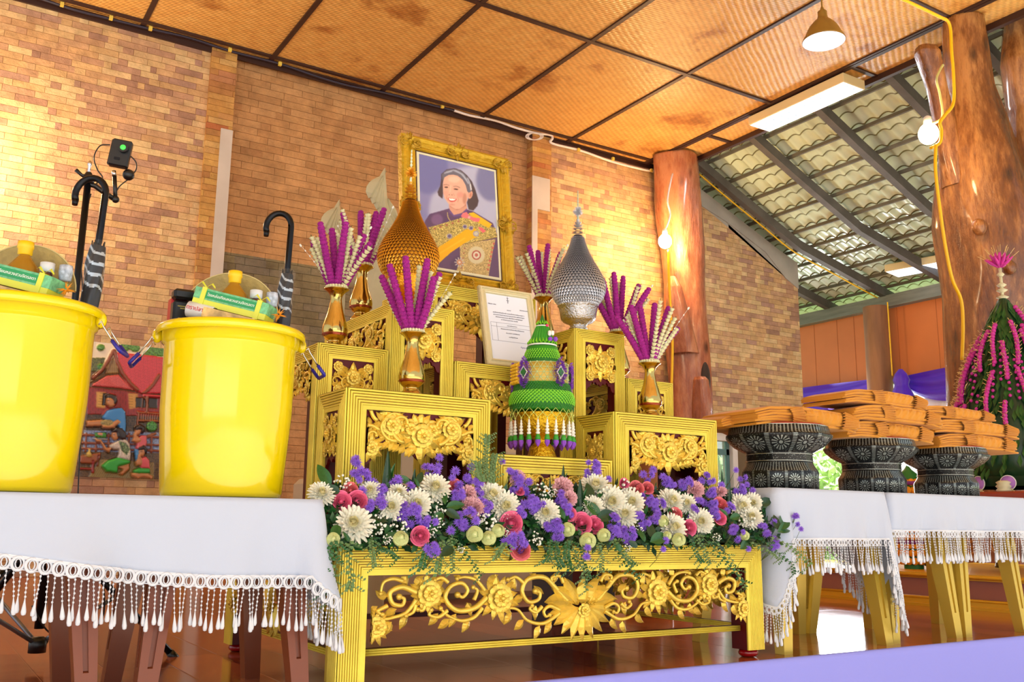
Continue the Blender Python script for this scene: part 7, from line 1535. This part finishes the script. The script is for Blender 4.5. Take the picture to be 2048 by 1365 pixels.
# ================================================================ tall green and magenta flower cone, its stand and the gold-edged platform
gp = thing('stepped_platform', 'low pinkish platform with gold mouldings behind the right tables', 'platform', (4.33, 2.4, 0)); M_pk = mat('pink_brown_panel', (160, 104, 92), .4); M_gd2 = mat('bright_gold_moulding', (226, 176, 40), .3, .4)
mb = MB(); mb.box(4.33, 1.99, .035, 5.9, 3.7, .14); part('riser', mb, M_pk, gp)
mb = MB(); mb.box(4.29, 1.98, 0, 5.9, 3.72, .012); mb.box(4.305, 1.985, .012, 5.9, 3.71, .036); mb.tube([(4.31, 1.99, .04), (4.31, 3.7, .04)], .008, 8); part('lower_moulding', mb, M_gd2, gp)
mb = MB(); mb.box(4.32, 1.985, .132, 5.9, 3.71, .142); mb.box(4.3, 1.98, .142, 5.9, 3.72, .16); mb.tube([(4.305, 1.99, .148), (4.305, 3.7, .148)], .009, 8); part('upper_moulding', mb, M_gd2, gp)
cx_, cy_ = 5.0, 2.86
t = thing('ornate_table', 'dark carved low table with gold scrolls on the platform at the right edge', 'table', (cx_, cy_, .16)); mb = MB(); mb.box(cx_-.36, cy_-.36, .5, cx_+.36, cy_+.36, .56, 0, .01); part('tabletop', mb, mat('red_gold_top', (150, 60, 40), .35), t)
for sx in (-1, 1):
    for sy in (-1, 1): mb = MB(); mb.tube([(cx_+sx*.28, cy_+sy*.28, .5), (cx_+sx*.34, cy_+sy*.34, .38), (cx_+sx*.29, cy_+sy*.29, .27), (cx_+sx*.33, cy_+sy*.33, .162)], [.045, .04, .028, .04], 12); part('leg', mb, mat('dark_carved_wood', (34, 28, 36), .4), t)
mb = MB()
for k in range(4):
    a = k*.9; 
    for j in range(3): mb.tube([(cx_-.37, cy_-.25+k*.16+.05*cos(q_), .3+.05*j*.6+.05*sin(q_)) for q_ in [2*PI*i/12 for i in range(13)]], .008, 5)
part('gold_scrolls', mb, mat('brown_gold', (176, 124, 66), .4, .4), t)
mb = MB(); mb.box(cx_-.4, cy_-.4, .45, cx_-.38, cy_+.4, .5); part('apron', mb, mat('brown_gold', (176, 124, 66), .4, .4), t)
tcn = thing('flower_cone', 'tall dark green leaf cone covered in magenta flower garlands, at the right edge', 'flower cone', (cx_, cy_, .56)); H_ = 1.1
zc0 = .64; prof = [(.0, 0), (.3, .0), (.31, .08), (.29, .2), (.25, .38), (.19, .58), (.125, .76), (.07, .88), (.03, .97), (0, 1.0)]
mb = MB(); mb.lathe([(.28, -.05), (.3, 0)], 40, (cx_, cy_, zc0)); mb.lathe(prof, 48, (cx_, cy_, zc0), rf=lambda a, z: 1+.02*sin(a*16)); part('leaf_body', mb, M_dkgreen, tcn)
qc = random.Random(3); mb = MB()
cp = [(z, r) for r, z in prof[1:]]
M_mgo = mat('magenta_orchid', (206, 50, 160), .6, var=.25, vscale=60); M_mgt = mat('pale_stamen', (226, 190, 120), .6)
for k in range(900):
    z = qc.uniform(0, .95); a = qc.uniform(0, 2*PI); r = interp(z, cp); p = Vector((cx_+cos(a)*r, cy_+sin(a)*r, zc0+z)); n_ = Vector((cos(a), sin(a), .3)); d = Vector((0, 0, -1))+n_*.35; L = .07; s_ = n_.cross(d).normalized()*.012
    mb.add([p-d*.02+s_*.4, p+d*L*.5+n_*.01+s_, p+d*L+n_*.012, p+d*L*.5+n_*.01-s_], [(0, 1, 2, 3)])
part('leaf_layers', mb, M_green, tcn)['kind'] = 'stuff'
for g in range(34):
    a = cdir+(g % 17-8)*.30+qc.uniform(-.1, .1); z0_ = [.85, .5][g//17]+qc.uniform(-.18, .08); L = qc.uniform(.2, .34); mb = MB()
    for i in range(int(L/.018)):
        z = z0_-i*.018; r = interp(z, cp)+.018+.02*sin(PI*i*.018/L); aa = a+.25*sin(i*.18+g)*.25; c = Vector((cx_+cos(aa)*r, cy_+sin(aa)*r, zc0+z)); mb.ball(c, .0135, 7, 5)
        for s_ in range(2): d = Vector((cos(aa)+qc.gauss(0, .6), sin(aa)+qc.gauss(0, .6), qc.gauss(.2, .6))).normalized(); mb.tube([c+d*.01, c+d*.034], .0016, 3, 1)
    part('garland', mb, [M_mgo, M_mgt], tcn)
for g in range(26):
    a = cdir+(g-13)*.16; z0_ = qc.uniform(.3, .75); mb = MB()
    for i in range(7): z = z0_-i*.035; r = interp(z, cp)+.02; mb.ball((cx_+cos(a)*r, cy_+sin(a)*r, zc0+z), .009, 7, 5)
    part('bud_string', mb, M_mgo, tcn)
mb = MB(); 
for z, r in ((.99, .032), (1.03, .03), (1.06, .026), (1.12, .02)): mb.lathe([(.01, -.012), (r, 0), (.01, .012)], 16, (cx_, cy_, zc0+z))
mb.tube([(cx_, cy_, zc0+.95), (cx_, cy_, zc0+1.16)], .008, 8); part('ivory_rings', mb, mat('ivory', (214, 208, 170), .5), tcn)
mb = MB()
for i in range(22): a = i*2.4; el = .5+.9*(i/22); d = Vector((cos(a)*cos(el), sin(a)*cos(el), sin(el))); p = Vector((cx_, cy_, zc0+1.16)); mb.tube([p, p+d*.05, p+d*.09], [.006, .011, .002], 6); mb.tube([p+d*.06, p+d*.13], .0015, 3, 1)
part('top_flower', mb, [M_mgo, M_mgt], tcn)
for k, da in enumerate((-1.1, -.62, -.15, .3, .8)):
    a = cdir+da; p = Vector((cx_+cos(a)*.31, cy_+sin(a)*.31, zc0-.035)); M = Matrix(((-sin(a), 0, cos(a)), (cos(a), 0, sin(a)), (0, 1, 0))).to_4x4(); M.translation = p; mb = MB(); mb.lathe([(0, .012), (.02, .012), (.034, .006), (.036, 0)], 24); ro = part('rosette', MB().merge(mb, M), mat('mauve_rosette', (178, 120, 206), .6, bump=.4, bscale=200), tcn)
    mb = MB(); mb.ball((0, 0, .012), .009, 8, 6); part('rosette_centre', MB().merge(mb, M), M_mgo, ro); mb = MB(); mb.tube([(.036*cos(q_), .036*sin(q_), .002) for q_ in [2*PI*i/24 for i in range(25)]], .003, 6); part('rosette_edge', MB().merge(mb, M), M_wf, ro)
    if k < 4:
        mb = MB(); a1 = a+.47
        for sg_ in (.05, .085):
            for i in range(25): f = i/24; aa = lerp(a, a1, f); mb.ball((cx_+cos(aa)*.315, cy_+sin(aa)*.315, zc0-.05-sg_*4*f*(1-f)), .0045, 6, 4)
        part('bead_swag', mb, mat('pearl_beads', (222, 206, 150), .4), tcn)
for k, (dx, dy) in enumerate(((-.32, -.1), (-.12, -.3), (.12, -.3))):
    p = (cx_+dx, cy_+dy, .56); one('white_pot', MB().lathe([(0, 0), (.03, 0), (.036, .008), (.028, .016), (.038, .026), (.028, .036), (.036, .046), (.02, .055), (0, .055)], 20, p), mat('ivory', (214, 208, 170), .5), 'small ivory ringed pot under the flower cone, %s from the left' % ORD[k], 'pot', p, 'ivory pots under the flower cone')
# marigold garland pillar seen between the bowls
p = (4.65, 3.28, .16); t = thing('marigold_pillar', 'orange marigold column with purple bands seen between the last two bowls', 'garland', p); mb = MB()
qm = random.Random(5)
for k in range(11):
    z = .2+k*.042; 
    for i in range(13): a = 2*PI*i/13+k*.3; mb.ball((p[0]+cos(a)*.062, p[1]+sin(a)*.062, z), .02, 8, 5)
part('marigolds', mb, mat('marigold', (250, 160, 16), .6, bump=.8, bscale=200), t); mb = MB(); mb.lathe([(.05, 0), (.055, .5), (.02, .53), (0, .56)], 20, (p[0], p[1], .16)); part('core', mb, M_dg, t)
for k in range(4): mb = MB(); z = .3+k*.105; mb.tube([(p[0]+cos(a)*.077, p[1]+sin(a)*.077, z) for a in [2*PI*i/24 for i in range(25)]], .011, 8); part('purple_band', mb, mat('purple_band', (116, 30, 110), .6), t)

# ================================================================ things behind the altar
def naga(lab, base, top, seed, w_=.18, flip=1):
    t = thing('serpent_statue', lab, 'statue', base, 'stone serpent statues'); b_, tt = Vector(base), Vector(top); M_st = mat('pale_stone', (196, 186, 150), .7, bump=.4, bscale=20, var=.15, vscale=6); mb = MB(); P = []
    for i in range(30):
        f = i/29; c = b_.lerp(tt-Vector((0, 0, .1)), f)+Vector((0, .06*sin(f*3), 0)); r = w_*(.62+.3*sin(f*2.6)) if f < .8 else w_*(.62+.3*sin(.8*2.6))*(1-(f-.8)*1.6)
        P.append([(c.x+cos(2*PI*j/28)*r*(1+.05*cos(8*2*PI*j/28)), c.y+sin(2*PI*j/28)*r*.7, c.z+.02*sin(i*1.9)) for j in range(28)])
    mb.grid(P, 0, True, cv=True); mb.f.append(tuple(len(mb.v)-28+j for j in range(28))); mb.m.append(0); mb.s.append(False); part('neck', mb, M_st, t)
    hc = tt+Vector((.06*flip, 0, -.13)); mb = MB(); mb.ball(hc, .1, 18, 12, 0, (1.1, .7, .85)); mb.ball(hc+Vector((.09*flip, 0, -.02)), .06, 14, 10, 0, (1.3, .7, .7)); mb.ball(hc+Vector((.08*flip, 0, -.08)), .05, 12, 8, 0, (1.2, .7, .5)); part('head', mb, M_st, t)
    mb = MB()
    for k in range(7): leaf(mb, -.02*k*flip, -.1+.022*k, PI/2+flip*(.5-.14*k), .13+.03*(3-abs(k-3)), .06, .4, 0, 6, -.25*flip)
    for k in range(5): leaf(mb, .02*flip, -.16+.03*k, PI/2+flip*(1.3-.2*k), .1, .035, .5, .0)
    part('crest', MB().merge(mb, Matrix.Translation(tt+Vector((0, -.05, 0))) @ Matrix(((1, 0, 0), (0, 0, -1), (0, 1, 0))).to_4x4()), M_st, t)
    mb = MB(); mb.ball(hc+Vector((.07*flip, -.06, .03)), .012, 8, 6); part('eye', mb, mat('stone_eye', (120, 110, 84), .5), t); return t
naga('pale stone serpent statue behind the golden cone, face turned right', (1.68, 3.75, 0), (1.70, 3.75, 1.74), 1, .1)
naga('pale stone serpent crest behind the rear left flower vase', (1.62, 4.1, 0), (1.63, 4.1, 1.68), 2, .045)
t = thing('sofa', 'beige leather sofa seen through the legs of the left altar tables', 'sofa', (2.6, 4.6, 0)); M_leather = mat('beige_leather', (186, 170, 144), .35)
mb = MB(); mb.box(1.86, 4.3, .0, 3.3, 5.0, .42, 0, .03); part('seat', mb, M_leather, t)
for k in range(4): mb = MB(); mb.box(1.9+k*.34, 4.75, .42, 2.23+k*.34, 4.95, .84, 0, .05); part('back_cushion', mb, M_leather, t)
for x in (1.76, 3.26): mb = MB(); mb.box(x, 4.25, .0, x+.12, 5.0, .6, 0, .03); part('armrest', mb, M_leather, t)
t = thing('emblem_box', 'dark box with a round gold emblem behind the tall right altar table', 'box', (2.27, 3.05, 0)); mb = MB(); mb.box(2.12, 3.05, .0, 2.42, 3.2, 1.0, 0, .005); part('body', mb, mat('slate_panel', (62, 60, 66), .5), t)
ce = Vector((2.3, 3.046, .945)); mb = MB(); mb.tube([ce+Vector((.032*cos(a), 0, .03*sin(a))) for a in [2*PI*i/24 for i in range(25)]], .003, 6); 
for a in (0, PI/4, PI/2, 3*PI/4): mb.tube([ce+Vector((.028*cos(a), 0, .026*sin(a))), ce-Vector((.028*cos(a), 0, .026*sin(a)))], .0025, 5)
part('emblem', mb, M_gd2, t)
t = thing('wooden_pedestal', 'turned wooden goblet-shaped stand seen through the front right altar table', 'stand', (2.72, 3.2, 0)); mb = MB(); mb.lathe([(0, 0), (.1, 0), (.1, .05), (.05, .1), (.04, .4), (.05, .55), (.08, .7), (.085, .74), (0, .74)], 28, (2.72, 3.2, 0)); part('body', mb, mat('turned_wood', (176, 112, 62), .35, var=.2, vscale=6), t)
